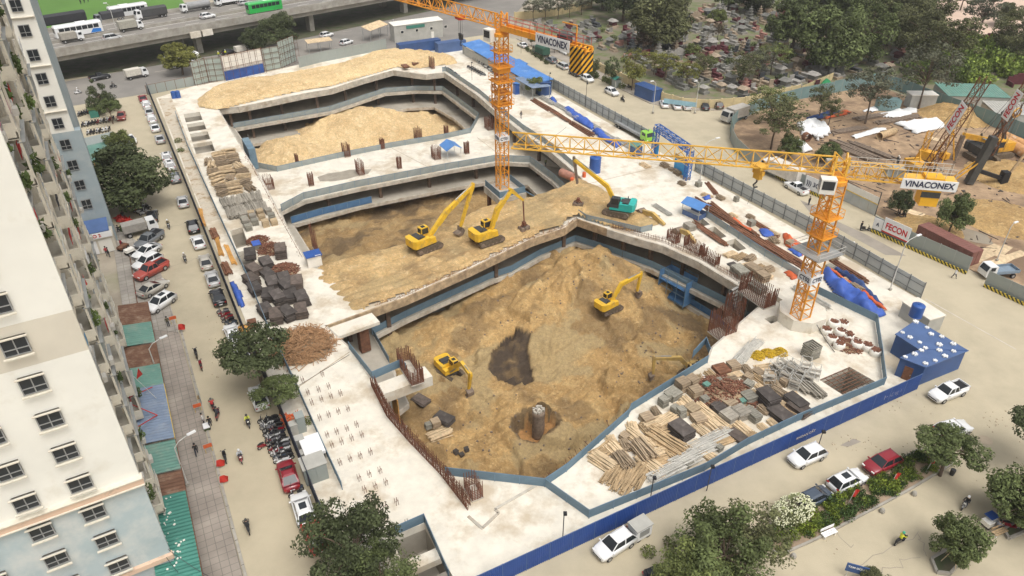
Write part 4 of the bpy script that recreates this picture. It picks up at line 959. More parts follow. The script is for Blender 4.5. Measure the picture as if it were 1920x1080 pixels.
# hook of crane 1
tr=P(880,30,top+base.z); dd=(V((tr.x,tr.y,0))-V((base.x,base.y,0))).length
def hook(t,T,x,ztr,zh,m,s=1,matb='crane_yellow'):
    b=B(); b.box(T(x,0,ztr),(1.6,1.3,.5)); b.build('trolley',m,t)
    b=B()
    for yy in (-.25,.25):
        for xx in (-.2,.2): b.bar(T(x+xx,yy,ztr),T(x+xx,yy*.7,zh+.5),.035)
    b.build('hoist_rope','dark_steel',t)
    b=B(); b.box(T(x,0,zh+.2),(.7*s,.4*s,.8*s)); b.box(T(x,0,zh+.5),(1.1*s,.3*s,.4*s)); k=b.build('hook_block',matb,t)
    b=B(); pr=[T(x,0,zh-.2*s),T(x,0,zh-.6*s),T(x+.22*s,0,zh-.85*s),T(x+.1*s,0,zh-1.1*s),T(x-.15*s,0,zh-1.0*s)]
    for p,q in zip(pr,pr[1:]): b.tube(p,q,.07*s,6)
    b.build('hook','dark_steel',k)
hook(c1,T,dd,top,Zat(tr,68)-base.z,'red',1.2,'dark_steel')
# pedestal of crane 1
t=thing('crane_pedestal','square concrete pedestal under the orange crane mast in the middle pit','pedestal',base-V((0,0,.9)),RU)
b=B(); b.box((-1,0,.25),(6.4,5.6,1.3)); b.build('block','concrete_edge',t)
for x in (-3.4,1.6):
    for y in (-2,2): b=B(); b.box((x,y,-5.2),(.6,.6,9.6)); b.build('leg','rust',t)
gf('blue-grey guard fence round the orange crane pedestal',[t.matrix_basis@V(q) for q in [(1.9,-2.6,.9),(-4,-2.6,.9),(-4,2.6,.9),(1.9,2.6,.9)]],'net_blue',1.2)
b=B(); b.hexa([V(q) for q in [(-2,-3,0.6),(-1,-3,0.6),(-1,-9,-4),(-2,-9,-4),(-2,-3,.7),(-1,-3,.7),(-1,-9,-3.9),(-2,-9,-3.9)]]); b.build('access_ramp','net_blue',t)
# crane 2
base=P(1500,592,1.9); zj=Zat(base,322)
j=P(960,274,zj)-V((base.x,base.y,zj)); jd=dirang(j); jl=V((j.x,j.y,0)).length
c2,T,top=tower_crane('yellow tower crane on an octagonal base with its jib across the deck',base,zj-1.4,1.8,'crane_orange','crane_yellow',jl,jd,16,13,1.5,1.9,None,None,0,[(Zat(base,470),4.6),(Zat(base,405),2.8),(Zat(base,440),2.6)])
aj=jd-RU; s2=camside(base,jd)
cj(c2,T,top,13.2,'crane_yellow',1.3,False)
cjsign(c2,T,top,-6.9,-13,s2*1.4,1.25,aj,'VINACONEX',.1,0)
for i in range(4):
    b=B(); b.box(T(-9.9-i*.5,0,top-1.0),(.5,2.0,3.6),aj); b.build('counterweight','weight_yellow',c2)
b=B(); b.box(T(-10.6,s2*1.02,top-1.3),(2.1,.1,.7),aj); b.build('counterweight_band','dark_steel',c2)
b=B(); b.box(T(-6.2,0,top+.9),(2,1.2,1),aj); b.build('winch','grey_steel',c2)
b=B(); b.box(T(.6,-1.3*s2,top+.4),(1.5,.8,1.7),aj); b.build('control_cabinet','cabin_grey',c2)
mast_sign(c2,Zat(base,518)-base.z,1.95,'CT02',1.15)
tr=P(1440,333,zj); dd=(V((tr.x,tr.y,0))-V((base.x,base.y,0))).length
hook(c2,T,dd,top+.2,Zat(tr,352)-base.z,'crane_yellow',1.5)
b=B(); b.bar(T(dd,0,Zat(tr,368)-base.z),T(dd+.6,0,Zat(tr,408)-base.z),.03); b.build('sling','dark_steel',c2)
t=thing('crane_foundation','pale octagonal concrete base under the yellow crane mast','pedestal',P(1500,600,Z0),RU)
b=B(); b.prism([(3.3*cos(PI/8+i*PI/4),3.3*sin(PI/8+i*PI/4)) for i in range(8)],0,1.78); b.build('block','concrete',t)
b=B(); b.box((1.2,-.5,2.2),(.8,.9,.9)); b.build('junction_box','white_paint',t)
# =====================================================================  excavators
mat('teal_paint',(.03,.42,.37),.4,.08,1); mat('track_mud',(.12,.09,.06),.95,.3,3); mat('mach_yellow',(.74,.45,.03),.5,.12,1.3,second=((.36,.25,.12),1.1,.52,.68,.75)); mat('mach_mud',(.55,.37,.11),.6,.15,1.2,second=((.38,.27,.15),.9,.45,.65,.7)); mat('steel_mud',(.2,.15,.11),.8,.3,2)
def vplane(base,hd,px,py):
    r=ray(px,py); d=V((cos(hd),sin(hd),0)); n=V((-sin(hd),cos(hd),0)); o=V((0,0,HC))
    k=(base-o).dot(n)/r.dot(n); q=o+r*k-base
    return V((q.dot(d),0,q.z))
def limb(b,pts,ths,w):     # plate limb through points in xz with depth per point
    n=len(pts); up=[];dn=[]
    for i,p in enumerate(pts):
        d=(pts[min(i+1,n-1)]-pts[max(i-1,0)]).normalized(); nn=V((-d.z,0,d.x)); up.append(p+nn*ths[i]/2); dn.append(p-nn*ths[i]/2)
    rings=[]
    for u_,d_ in zip(up,dn): rings.append([d_+V((0,-w/2,0)),d_+V((0,w/2,0)),u_+V((0,w/2,0)),u_+V((0,-w/2,0))])
    b.loft(rings)
def excavator(label,bp,z,tgt,tz,joints,track_to,s=1,body='mach_yellow',boomm='mach_yellow',attach='bucket',th=.75,mud=False):
    if z<-3: base=PT(*bp,hsouth); z=base.z; tz=z
    base=P(*bp,z); tg=P(*tgt,tz); hd=math.atan2(tg.y-base.y,tg.x-base.x); tk=P(*track_to,z); ta=math.atan2(tk.y-base.y,tk.x-base.x)
    t=thing('excavator',label,'excavator',base,hd)
    # undercarriage
    q=Matrix.Rotation(ta-hd,4,'Z')
    for sy in (-1,1):
        b=B(); L=4.3*s; r=.45*s; w=.6*s; pr=[]
        for i in range(7): a=-PI/2+PI*i/6; pr.append((L/2-r+r*cos(a),r+r*sin(a)))
        for i in range(7): a=PI/2+PI*i/6; pr.append((-L/2+r+r*cos(a),r+r*sin(a)))
        y=sy*1.2*s; b.side(pr,y-w/2,y+w/2)
        for i in range(18):
            x=-L/2+r+i*(L-2*r)/17
            for zz in (2*r+.02,-.005): b.box((x,y,zz),(.12*s,w*1.03,.05))
        b.v=[tuple(q@V(x)) for x in b.v]; tr=b.build('track','track_mud',t)
        for x,rr_,zz in [(-L/2+r,r*.7,r),(L/2-r,r*.7,r)]+[(-L/2+r+(i+.6)*(L-2*r)/5.2,r*.3,r*.55) for i in range(5)]:
            b=B(); b.lathe((x,y+sy*w*.5,zz),[(0,.03*sy),(rr_,.03*sy),(rr_,-.02*sy)],10,'Y'); b.v=[tuple(q@V(k)) for k in b.v]; b.build('roller','steel_mud',tr)
    b=B(); b.box((0,0,.75*s),(2.2*s,1.9*s,.5*s)); b.lathe((0,0,.95*s),[(0,0),(.8*s,0),(.8*s,.2*s),(0,.2*s)],14); b.build('undercarriage','dark_steel',t)
    # house
    z0=1.12*s
    b=B(); rr=[]
    pl=[(-2.6,-1.0),(-2.35,-1.3),(1.1,-1.3),(1.1,1.3),(-2.35,1.3),(-2.6,1.0)]; pl=[(x*s,y*s) for x,y in pl]
    b.prism(pl,z0,z0+.35*s); b.build('platform',body,t)
    b=B(); cw=[(-2.72,-.9),(-2.4,-1.32),(-1.75,-1.32),(-1.75,1.32),(-2.4,1.32),(-2.72,.9)]; b.prism([(x*s,y*s) for x,y in cw],z0+.1*s,z0+1.25*s); b.build('counterweight',body,t)
    b=B(); b.prism([(x*s,y*s) for x,y in [(-1.75,-1.28),(.1,-1.28),(.1,-.5),(-.3,-.5),(-.3,1.28),(-1.75,1.28)]],z0+.34*s,z0+1.1*s); b.build('side_housing',body,t)
    b=B(); b.box((-1.25*s,.1*s,z0+1.2*s),(1.0*s,1.7*s,.22*s)); b.box((-.55*s,-.2*s,z0+1.14*s),(.35*s,1.0*s,.1*s)); b.build('engine_hood','dark_steel',t)
    b=B(); b.tube((-1.3*s,-.8*s,z0+1.2*s),(-1.3*s,-.8*s,z0+1.65*s),.07*s,8); b.build('exhaust','dark_steel',t)
    cabp=[(-.35,.34),(1.15,.34),(1.25,.9),(.95,1.95),(-.3,1.95)]; b=B(); b.side([(x*s,z0+zz*s) for x,zz in cabp],.32*s,1.26*s); c=b.build('cab',body if body!='teal_paint' else 'dark_steel',t)
    b=B(); b.box((.35*s,1.27*s,z0+1.4*s),(1.05*s,.04,.85*s)); b.box((.35*s,.31*s,z0+1.4*s),(1.05*s,.04,.85*s)); b.quad((1.26*s,.38*s,z0+.92*s),(1.26*s,1.2*s,z0+.92*s),(.97*s,1.2*s,z0+1.9*s),(.97*s,.38*s,z0+1.9*s)); b.box((-.33*s,.8*s,z0+1.45*s),(.05,.75*s,.7*s)); b.box((.3*s,.8*s,z0+1.96*s),(.6*s,.6*s,.03)); b.build('window','glass',c)
    b=B(); b.box((.6*s,-.9*s,z0+.6*s),(.9*s,.7*s,.5*s)); b.build('tool_box',body,t)
    # boom and arm from the joints
    J=[vplane(base,hd,*j) for j in joints]
    foot,bend,tip,aend=J[:4]
    foot=V((.5*s,0,z0+.5*s)); off=V((0,-.25*s,0))
    b=B(); m1=foot.lerp(bend,.6); limb(b,[foot,m1,bend,bend.lerp(tip,.5),tip],[.5*s,th*.95*s,th*1.05*s,th*.8*s,.4*s],.52*s); b.v=[(x[0],x[1]-.2*s,x[2]) for x in b.v]; bo=b.build('boom',boomm,t)
    for sy in (-.38,-.02):
        b=B(); a=V((1.0*s,sy*s,z0+.25*s)); e=m1.lerp(bend,.6)+V((0,sy*s,-.1)); b.tube(a,a.lerp(e,.6),.1*s,7); b.tube(a.lerp(e,.55),e,.055*s,6); b.build('boom_cylinder','grey_steel',bo)
    b=B(); limb(b,[tip+(tip-aend).normalized()*.5*s,tip,tip.lerp(aend,.4),aend],[.3*s,th*.8*s,th*.6*s,.32*s],.42*s); b.v=[(x[0],x[1]-.2*s,x[2]) for x in b.v]; ar=b.build('arm',boomm if attach!='drop' else 'steel_mud',t)
    b=B(); a=bend.lerp(tip,.35)+V((0,-.2*s,.45*s)); e=tip+(tip-aend).normalized()*.45*s+V((0,-.2*s,0)); b.tube(a,a.lerp(e,.6),.09*s,7); b.tube(a.lerp(e,.55),e,.05*s,6); b.build('arm_cylinder','grey_steel',ar)
    if attach=='bucket':
        d=(J[4]-aend).normalized() if len(J)>4 else V((-.5,0,-.8)); n=V((-d.z,0,d.x)); w=1.15*s; k=1.15*s
        pr=[aend+n*.15*s,aend+d*.3*k+n*.55*k,aend+d*.9*k+n*.5*k,aend+d*1.15*k+n*.0,aend+d*1.0*k-n*.35*k,aend+d*.9*k-n*.3*k,aend+d*.55*k+n*.1*k,aend-n*.15*s]
        b=B(); b.side([(p.x,p.z) for p in pr],-.2*s-w/2,-.2*s+w/2)
        for i in range(5): b.box(V((0,-.2*s-w/2+.1+i*(w-.2)/4,0))+aend+d*1.08*k-n*.42*k,(.2*s,.12*s,.12*s))
        b.build('bucket','steel_mud',t)
    elif attach in('clam','drop'):
        e=J[4]; 
        if attach=='clam':
            b=B(); b.tube(aend+V((0,-.2,0)),e+V((0,-.2,1.7)),.1,7); b.tube(aend+V((.18,-.2,-.3)),e+V((.1,-.2,1.7)),.05,5); b.build('hanger_rod','rebar',t)
        b=B(); b.box(e+V((0,-.2,1.35)),(.5,.6,.6))
        for sx in (-1,1): b.bar(e+V((sx*.25,-.2,1.3)),e+V((sx*.75,-.2,.75)),.16); b.bar(e+V((0,-.2,1.1)),e+V((sx*.55,-.2,.4)),.12)
        b.build('clamshell_frame','rebar',t)
        for sx in (-1,1):
            b=B(); b.side([(e.x+sx*.05,e.z+.62),(e.x+sx*.85,e.z+.85),(e.x+sx*.95,e.z+.3),(e.x+sx*.55,e.z-.02),(e.x+sx*.05,e.z)],-.75,.35); b.build('clamshell_jaw','steel_mud',t)
    return t
excavator('yellow long-arm excavator on the haul road, left of the clamshell one',(798,465),.6,(860,440),.5,[(807,440),(835,397),(884,348),(862,424),(857,437)],(838,450),1.12)
excavator('yellow excavator with a hanging clamshell grab on the haul road',(914,452),.6,(981,430),.5,[(922,428),(931,392),(957,356),(979,374),(981,431)],(950,440),1.12,attach='clam')
excavator('teal-bodied excavator with a yellow boom at right end of the haul road',(1158,400),.9,(1082,388),.9,[(1144,372),(1138,350),(1076,300),(1082,345),(1083,388)],(1120,392),1.12,'teal_paint','mach_yellow','drop',.6)
excavator('yellow excavator working on the right shoulder of the big heap',(1141,580),-7.2,(1196,552),-7.4,[(1150,558),(1163,532),(1200,513),(1193,545),(1196,555)],(1166,570),.9)
excavator('yellow excavator with raised elbow, left side of the big pit floor',(842,703),-10.2,(882,742),-10.2,[(851,673),(868,680),(884,702),(881,728),(882,741)],(820,690),.9)
excavator('mud-coloured excavator half hidden behind the pit fence, only its arm showing',(1296,704),-10.4,(1224,712),-10.4,[(1284,690),(1276,673),(1227,673),(1225,702),(1223,714)],(1310,695),.85,'mach_mud','mach_mud')
# detached digging arms lying on the deck
def loose_arm(label,a,c,z,s=1):
    p=P(*a,z);q=P(*c,z); t=thing('digger_arm',label,'digger arm',p,math.atan2(q.y-p.y,q.x-p.x)); L=(q-p).length
    b=B(); limb(b,[V((0,0,.8)),V((L*.45,0,1.1)),V((L,0,.3))],[.7,.9,.35],.5); b.build('boom','mach_mud',t); b=B(); b.tube((.3,.35,.9),(L*.7,.35,1.2),.1,7); b.build('cylinder','grey_steel',t)
    b=B(); b.side([(-1.4,0),(-.2,0),(.2,.9),(-.5,1.2),(-1.3,.7)],-.7,.7); b.build('bucket','steel_mud',t)
loose_arm('mud-stained yellow digger arm lying on the deck beside the teal excavator',(1205,404),(1246,424),Z0)
loose_arm('short mud-stained yellow digger arm lying among rusty rebar on the deck edge',(1275,440),(1303,458),Z0)
# =====================================================================  flyover
fa=P(110,118,5.5); fb_=P(480,50,5.5); fdir=(fb_-fa).normalized(); fdir.z=0; fnr=V((-fdir.y,fdir.x,0))
fly=thing('flyover','long concrete flyover carrying traffic across the top left','bridge',fa+V((0,0,-5.5)),math.atan2(fdir.y,fdir.x))
FLW=24
b=B(); b.box((70,FLW/2,7.6),(340,FLW-.4,.7)); b.build('deck','road_dark',fly)
b=B(); b.side([(-100,5.6),(240,5.6),(240,7.6),(-100,7.6)],1.0,1.8); b.side([(-100,5.6),(240,5.6),(240,7.6),(-100,7.6)],FLW-2,FLW-1.2); b.build('girder','concrete_floor',fly)
b=B(); b.side([(-100,7.0),(240,7.0),(240,9.0),(-100,9.0)],-.15,.2); b.build('parapet','concrete_grey',fly)
b=B(); b.side([(-100,7.0),(240,7.0),(240,9.0),(-100,9.0)],FLW-.2,FLW+.15); b.build('parapet','concrete_grey',fly)
b=B(); b.side([(-100,7.95),(240,7.95),(240,8.7),(-100,8.7)],10.2,10.6); b.build('median_barrier','concrete_grey',fly)
for y in (2.2,9.4,11.4,21.5):
    b=B(); b.box((70,y,7.965),(340,.16,.02)); b.build('edge_line','white_paint',fly)
dm=B(); dm.box((0,0,7.965),(4,.15,.02)); dm=dm.mesh('lane_dash','white_paint')
for i in range(26):
    for y in (5.8,16): link('lane_dash',dm,fly,(-70+i*9,y,0))
for x in (-60,-22,38,75,112,150):
    for y in (5,18): b=B(); b.box((x,y,2.9),(1.6,2.4,5.8)); b.build('pier','concrete_grey',fly)
    b=B(); b.box((x,FLW/2,5.9),(2,FLW-5,1.1)); b.build('pier_cap','concrete_floor',fly)
for x in (36,39.5): b=B(); b.box((x,-.35,6.4),(3,.5,1.6)); b.build('drain_box','concrete',fly)
# =====================================================================  vehicles
CARS={}
def car_proto(kind,L,Wd,H,belt,hood,rb,rt,ft,fb,deck,nose=.5,rear=.5,bed=None,r=.34):
    """rb,rt,ft,fb: x of glasshouse rear base, rear top, front top, front base"""
    K={}; w=Wd/2; x0=-L/2; x1=L/2
    b=B(); st=[]
    def ring(x,zb,zm,zt,wb,wm,wt): return [V((x,-wb,zb)),V((x,-wm,zm*.55+zb*.45)),V((x,-wm,zm)),V((x,-wt,zt)),V((x,wt,zt)),V((x,wm,zm)),V((x,wm,zm*.55+zb*.45)),V((x,wb,zb))]
    hd=lambda x: (deck if x<(rb+fb)/2 else hood)
    for x,zb,zm,zt,k in ((0,.5,belt-.2,deck-.3,.62),(.05,.36,belt-.1,deck-.12,.8),(.16,.28,belt-.03,deck-.03,.91),(.4,.24,belt,deck,.97)): st.append(ring(x0+x,zb,zm,zt,w*k*.94,w*k,w*k*.86))
    st.append(ring(rb,.2,belt,deck,w*.95,w,w*.87)); st.append(ring((rb+fb)/2,.2,belt,belt+.04,w*.95,w,w*.89)); st.append(ring(fb,.2,belt-.02,hood,w*.95,w,w*.87))
    for x,zb,zm,zt,k in ((.75,.22,belt-.07,hood-.04,.98),(.4,.24,belt-.13,hood-.11,.95),(.16,.28,belt-.22,hood-.2,.87),(.04,.34,belt-.32,hood-.33,.72),(0,.42,belt-.4,hood-.43,.5)): st.append(ring(x1-x,zb,zm,zt,w*k*.93,w*k,w*k*.84))
    b.loft(st); K['body']=b.mesh('body','car_paint',True)
    zb=belt+.0; zr=H-.05; wb=w*.88; wr=w*.7
    A=[V((rb,-wb,zb)),V((fb,-wb,zb)),V((fb,wb,zb)),V((rb,wb,zb))]; T_=[V((rt,-wr,zr)),V((ft,-wr,zr)),V((ft,wr,zr)),V((rt,wr,zr))]
    def q(*p):
        bb=B(); bb.quad(*p); return bb.mesh('window','glass')
    K['windscreen']=q(A[1],A[2],T_[2],T_[1]); K['rear_window']=q(A[3],A[0],T_[0],T_[3]); K['side_window']=q(A[0],A[1],T_[1],T_[0]); K['side_window2']=q(A[2],A[3],T_[3],T_[2])
    b=B(); e=.03
    b.hexa([V((rt-.02,-wr-e,zr-.03)),V((ft+.02,-wr-e,zr-.03)),V((ft+.02,wr+e,zr-.03)),V((rt-.02,wr+e,zr-.03)),V((rt+.25,-wr*.7,zr+.08)),V((ft-.25,-wr*.7,zr+.08)),V((ft-.25,wr*.7,zr+.08)),V((rt+.25,wr*.7,zr+.08))])
    for a,t in zip(A,T_): b.bar(a,t,.08,.06)
    for s in (-1,1):
        p=V(((rb+fb)/2-.1,s*(wb+.0),zb)); b.bar(p,V(((rt+ft)/2-.05,s*wr,zr)),.1,.05)
    K['roof']=b.mesh('roof','car_paint')
    wh=B(); wh.lathe((0,0,0),[(r*.6,-.11),(r*.94,-.11),(r,-.07),(r,.07),(r*.94,.11),(r*.6,.11)],14,'Y'); K['wheel']=wh.mesh('wheel','rubber',True)
    wh=B(); wh.lathe((0,0,0),[(0,-.1),(r*.6,-.105),(r*.62,.105),(0,.1)],10,'Y'); K['rim']=wh.mesh('rim','rim')
    b=B(); b.box((0,0,0),(.16,.36,.13)); K['headlight']=b.mesh('headlight','lamp_clear'); b=B(); b.box((0,0,0),(.1,.3,.16)); K['taillight']=b.mesh('taillight','lamp_red')
    b=B(); b.box((0,0,0),(.03,.5,.13)); K['plate']=b.mesh('number_plate','white')
    b=B(); b.box((0,0,0),(.12,.22,.12)); K['mirror']=b.mesh('mirror','car_paint')
    b=B(); b.box((0,0,0),(.08,Wd*.62,.14)); K['grille']=b.mesh('grille','black')
    if bed:
        b=B(); z=deck+.0
        b.box(((bed[0]+bed[1])/2,0,z+.015),(bed[1]-bed[0],Wd*.72,.03)); K['bed']=b.mesh('load_bed','black')
        b=B(); 
        for s in (-1,1): b.box(((bed[0]+bed[1])/2,s*Wd*.42,z+.1),(bed[1]-bed[0],.1,.22))
        b.box((bed[0]+.05,0,z+.1),(.1,Wd*.8,.22)); K['bed_side']=b.mesh('bed_side','car_paint')
    if kind=='suv' or kind=='mpv':
        b=B(); b.box(((rt+ft)/2+.15,0,zr+.09),((ft-rt)*.45,wr*1.1,.02)); K["sunroof"]=b.mesh('sunroof','glass')
    CARS[kind]=dict(K=K,L=L,W=Wd,r=r,fb=fb,belt=belt,hood=hood,deck=deck,H=H)
car_proto('sedan',4.6,1.82,1.46,.88,.95,-1.95,-.95,.1,1.12,1.0)
car_proto('suv',4.5,1.88,1.66,.98,1.05,-2.12,-1.6,.3,1.15,1.02)
car_proto('hatch',3.9,1.72,1.52,.92,.98,-1.85,-1.4,.25,1.15,.95)
car_proto('mpv',4.7,1.84,1.74,.98,1.02,-2.2,-1.95,.55,1.35,1.0)
car_proto('pickup',5.3,1.88,1.8,1.08,1.12,-.75,-.55,.6,1.25,1.1,bed=(-2.55,-.85),r=.38)
def car(kind,px,py,hd,color,label,group=None,z=0.,sun=False,s=1,cat='car'):
    c=CARS[kind]; K=c['K']; loc=P(px,py,z) if not isinstance(px,V) else px
    t=thing({'pickup':'pickup_truck'}.get(kind,'parked_car'),label,cat if kind!='pickup' else 'pickup',loc,hd,group,s)
    link('body',K['body'],t,color=color); link('roof',K['roof'],t,color=color)
    for n in ('windscreen','rear_window'): link(n,K[n],t)
    link('side_window',K['side_window'],t); link('side_window',K['side_window2'],t)
    L,Wd,r=c['L'],c['W'],c['r']
    for x in (-L*.3,L*.31):
        for y in (-1,1):
            w_=link('wheel',K['wheel'],t,(x,y*(Wd/2-.1),r)); link('rim',K['rim'],w_)
    for y in (-1,1):
        link('headlight',K['headlight'],t,(L/2-.12,y*Wd*.33,c['hood']-.28)); link('taillight',K['taillight'],t,(-L/2+.08,y*Wd*.36,c['belt']-.08)); link('mirror',K['mirror'],t,(c['fb']-.1,y*(Wd/2+.08),c['belt']+.06),color=color)
    link('number_plate',K['plate'],t,(-L/2+.0,0,.62)); link('grille',K['grille'],t,(L/2-.03,0,.55))
    if 'bed' in K: link('load_bed',K['bed'],t); link('bed_side',K['bed_side'],t,color=color)
    if sun and 'sunroof' in K: link('sunroof',K['sunroof'],t)
    return t
WH=(.78,.78,.77);SI=(.5,.5,.49);GR=(.16,.17,.18);BK=(.015,.015,.018);RD=(.25,.015,.025);BE=(.48,.45,.39);RD2=(.42,.07,.05);DB=(.06,.08,.11)
LS='cars parked along the left hoarding'
for i,(k,x,y,c,lab,su) in enumerate([
 ('sedan',269,189,RD,'dark red car, farthest of the row along the left hoarding',0),('suv',276,201,WH,'white car right behind the far red car in the hoarding row',0),('sedan',281,214,SI,'silver sedan with dark rear window, third from far end of hoarding row',0),('suv',286,228,WH,'white suv, fourth from far end of hoarding row',0),('sedan',292,244,WH,'white sedan, fifth from far end of hoarding row',0),('sedan',301,265,SI,'silver-white sedan standing alone before the gap opposite the big round tree',0),
 ('suv',314,299,WH,'white car with dark glass roof beside the big round tree',1),('suv',320,315,WH,'white suv with dark sunroof just above the dark grey car',1),('suv',329,338,GR,'dark grey suv beside the lower edge of the big round tree',0),('sedan',344,383,SI,'silver sedan alone by the hoarding, level with yellow timber',0),('suv',363,430,BK,'black suv parked by the hoarding behind a white sedan',0),('sedan',373,459,WH,'white sedan parked right in front of the black suv',0),
 ('sedan',387,497,BE,'beige sedan in the hoarding row opposite the red pickup',0),('sedan',400,528,SI,'silver sedan between the beige and the black sedan',0),('sedan',410,563,BK,'black sedan parked beside the bright blue tarpaulin',0),('sedan',438,632,WH,'white sedan with dark sunroof below the squeezed scooters',1),('sedan',455,667,WH,'white sedan half hidden by the spreading dark tree',0),('sedan',487,752,WH,'white sedan just above the long scooter row',0),
 ('sedan',542,898,RD,'dark red sedan at the lower end of the scooter row',0),('suv',570,962,WH,'white suv with black glass between two red cars by the hoarding',1),('sedan',590,1010,RD2,'bright red car half under the bottom tree',0)]):
    car(k,x,y,RU+random.uniform(-.04,.04),c,lab,LS,0.,bool(su),1)
FP='cars parked nose-in by the forecourt'
for k,x,y,h,c,lab,su in [('pickup',282,456,head(300,440,258,468),GR,'dark grey pickup parked nose-in, farthest of the slanted row',0),('sedan',277,477,head(298,465,255,488),WH,'white sedan in the slanted row next to the grey pickup',0),('suv',279,497,head(300,485,258,507),WH,'white suv in the slanted row next to the red pickup',0),('pickup',286,513,head(310,500,260,527),RD2,'bright red pickup in the slanted row',0),
  ('sedan',289,546,head(312,530,268,556),BE,'beige sedan in the slanted row below the red pickup',0),('suv',303,574,head(325,558,280,588),WH,'white suv with black roof glass, nearest of the slanted row',1)]: car(k,x,y,h+(PI if k=='sedan' and c==BE else 0),c,lab,FP,.1,bool(su),1.05)
car('sedan',287,411,RU-.1,BK,'black sedan beside the parked white box truck')
car('sedan',246,266,RU+PI+.15,WH,'white sedan peeping out behind the big round tree')
car('sedan',229,222,RU+PI-.1,RD2,'red sedan beside the scooter park and young trees')
# front street
car('suv',1152,1028,head(1125,1045,1180,1010)+PI,WH,'white car at the bottom beside the blue hoarding',None,0.,False,1)
car('suv',1511,862,head(1545,845,1482,872),WH,'white crossover parked against the blue hoarding')
car('pickup',1775,742,head(1805,728,1742,752),WH,'white pickup with covered bed beside the blue guard house')
car('suv',1783,812,head(1750,822,1815,805),WH,'white suv partly behind the feathery tree')
car('suv',1651,876,head(1680,862,1622,888),RD,'maroon suv parked by the planted verge')
car('suv',1586,909,head(1552,925,1622,893),WH,'white suv with black sunroof parked by the planted verge',None,0.,True)
car('hatch',1526,939,head(1500,952,1553,925),DB,'dark blue hatchback parked by the planted verge')
car('sedan',1250,1082,head(1220,1090,1280,1070),BK,'black car at the bottom edge under the big leafy tree')
# right road and cemetery side
car('pickup',1492,358,head(1515,372,1470,346),WH,'white pickup parked by the striped hoarding on the right road')
CR='cars by the cemetery wall'
for k,x,y,h,c,lab in [('sedan',980,88,RU,WH,'white sedan parked at far end of the right road beside green verge'),('suv',1000,71,RU,BK,'black suv farthest along the cemetery pavement'),('suv',1020,80,RU,BK,'second black suv along the cemetery pavement'),('suv',1038,91,RU,BK,'third black suv along the cemetery pavement, next to white sedan'),('sedan',1058,101,RU+PI,WH,'white sedan on the cemetery pavement'),('suv',1101,121,RU,BK,'black suv on the cemetery pavement below the crane counterweight'),
  ('suv',1033,117,RU,GR,'dark grey suv on right road behind the green canvas truck'),('mpv',1054,128,RU,SI,'silver suv on right road between two dark cars'),('sedan',1078,141,RU,BK,'black sedan on right road behind the silver suv'),('suv',1101,152,RU+PI,WH,'white suv on right road beside the leafy verge'),('suv',1147,177,RU+PI,WH,'white suv on right road near the green-roofed booth'),
  ('sedan',1245,199,RU-.5,WH,'white sedan, left of the three parked under the cemetery banner'),('sedan',1268,202,RU-.5,WH,'white sedan, middle of the three parked under the cemetery banner'),('sedan',1287,203,RU-.5,WH,'white sedan, right of the three parked under the cemetery banner'),('sedan',1320,203,RU-.5,BK,'black sedan right of the three white sedans'),('suv',1343,201,RU-.3,(.12,.09,.06),'mottled brown car by the cemetery wall'),('suv',1388,193,head(1370,195,1410,188)+PI,BK,'large black suv at the end of the cemetery wall')]:
    car(k,x,y,h,c,lab,CR)
# far road
FL=[P(110,118,5.5),P(480,50,5.5)]; FD=math.atan2(FL[1].y-FL[0].y,FL[1].x-FL[0].x)
car('pickup',188,149,FD,BK,'dark pickup on the far road below the flyover')
car('suv',613,69,FD+.1,WH,'white suv driving on the far road, left one of two'); car('suv',650,83,FD+.2,WH,'white suv behind the far hoarding, right one of two')
car('sedan',430,101,FD,BK,'black car next to the white van on the far road')
# --- trucks and buses
def wheels(t,xs,w,r):
    b=B(); b.lathe((0,0,0),[(r*.55,-.13),(r,-.13),(r,.13),(r*.55,.13)],12,'Y'); m=b.mesh('wheel','rubber'); b=B(); b.lathe((0,0,0),[(0,-.12),(r*.56,-.12),(r*.56,.12),(0,.12)],8,'Y'); m2=b.mesh('rim','rim')
    for x in xs:
        for y in (-w/2+.14,w/2-.14): o=link('wheel',m,t,(x,y,r)); link('rim',m2,o)
def cab(t,x0,x1,w,zb,zt,m,color):
    b=B(); b.side([(x0,zb),(x1,zb),(x1+.02,zb+(zt-zb)*.5),(x1-.35,zt),(x0,zt)],-w/2,w/2); c=b.build('cab',m,t,color=color)
    b=B(); z1=zb+(zt-zb)*.52; b.quad((x1+.04,-w*.43,z1),(x1+.04,w*.43,z1),(x1-.3,w*.4,zt-.08),(x1-.3,-w*.4,zt-.08)); b.build('windscreen','glass',t)
    for s in (-1,1): b=B(); b.box(((x0+x1)/2,s*(w/2+.01),(z1+zt)/2),((x1-x0)*.5,.03,(zt-z1)*.75)); b.build('side_window','glass',t)
    for s in (-1,1): b=B(); b.box((x1+.02,s*w*.36,zb+.25),(.08,.3,.2)); b.build('headlight','lamp_clear',t)
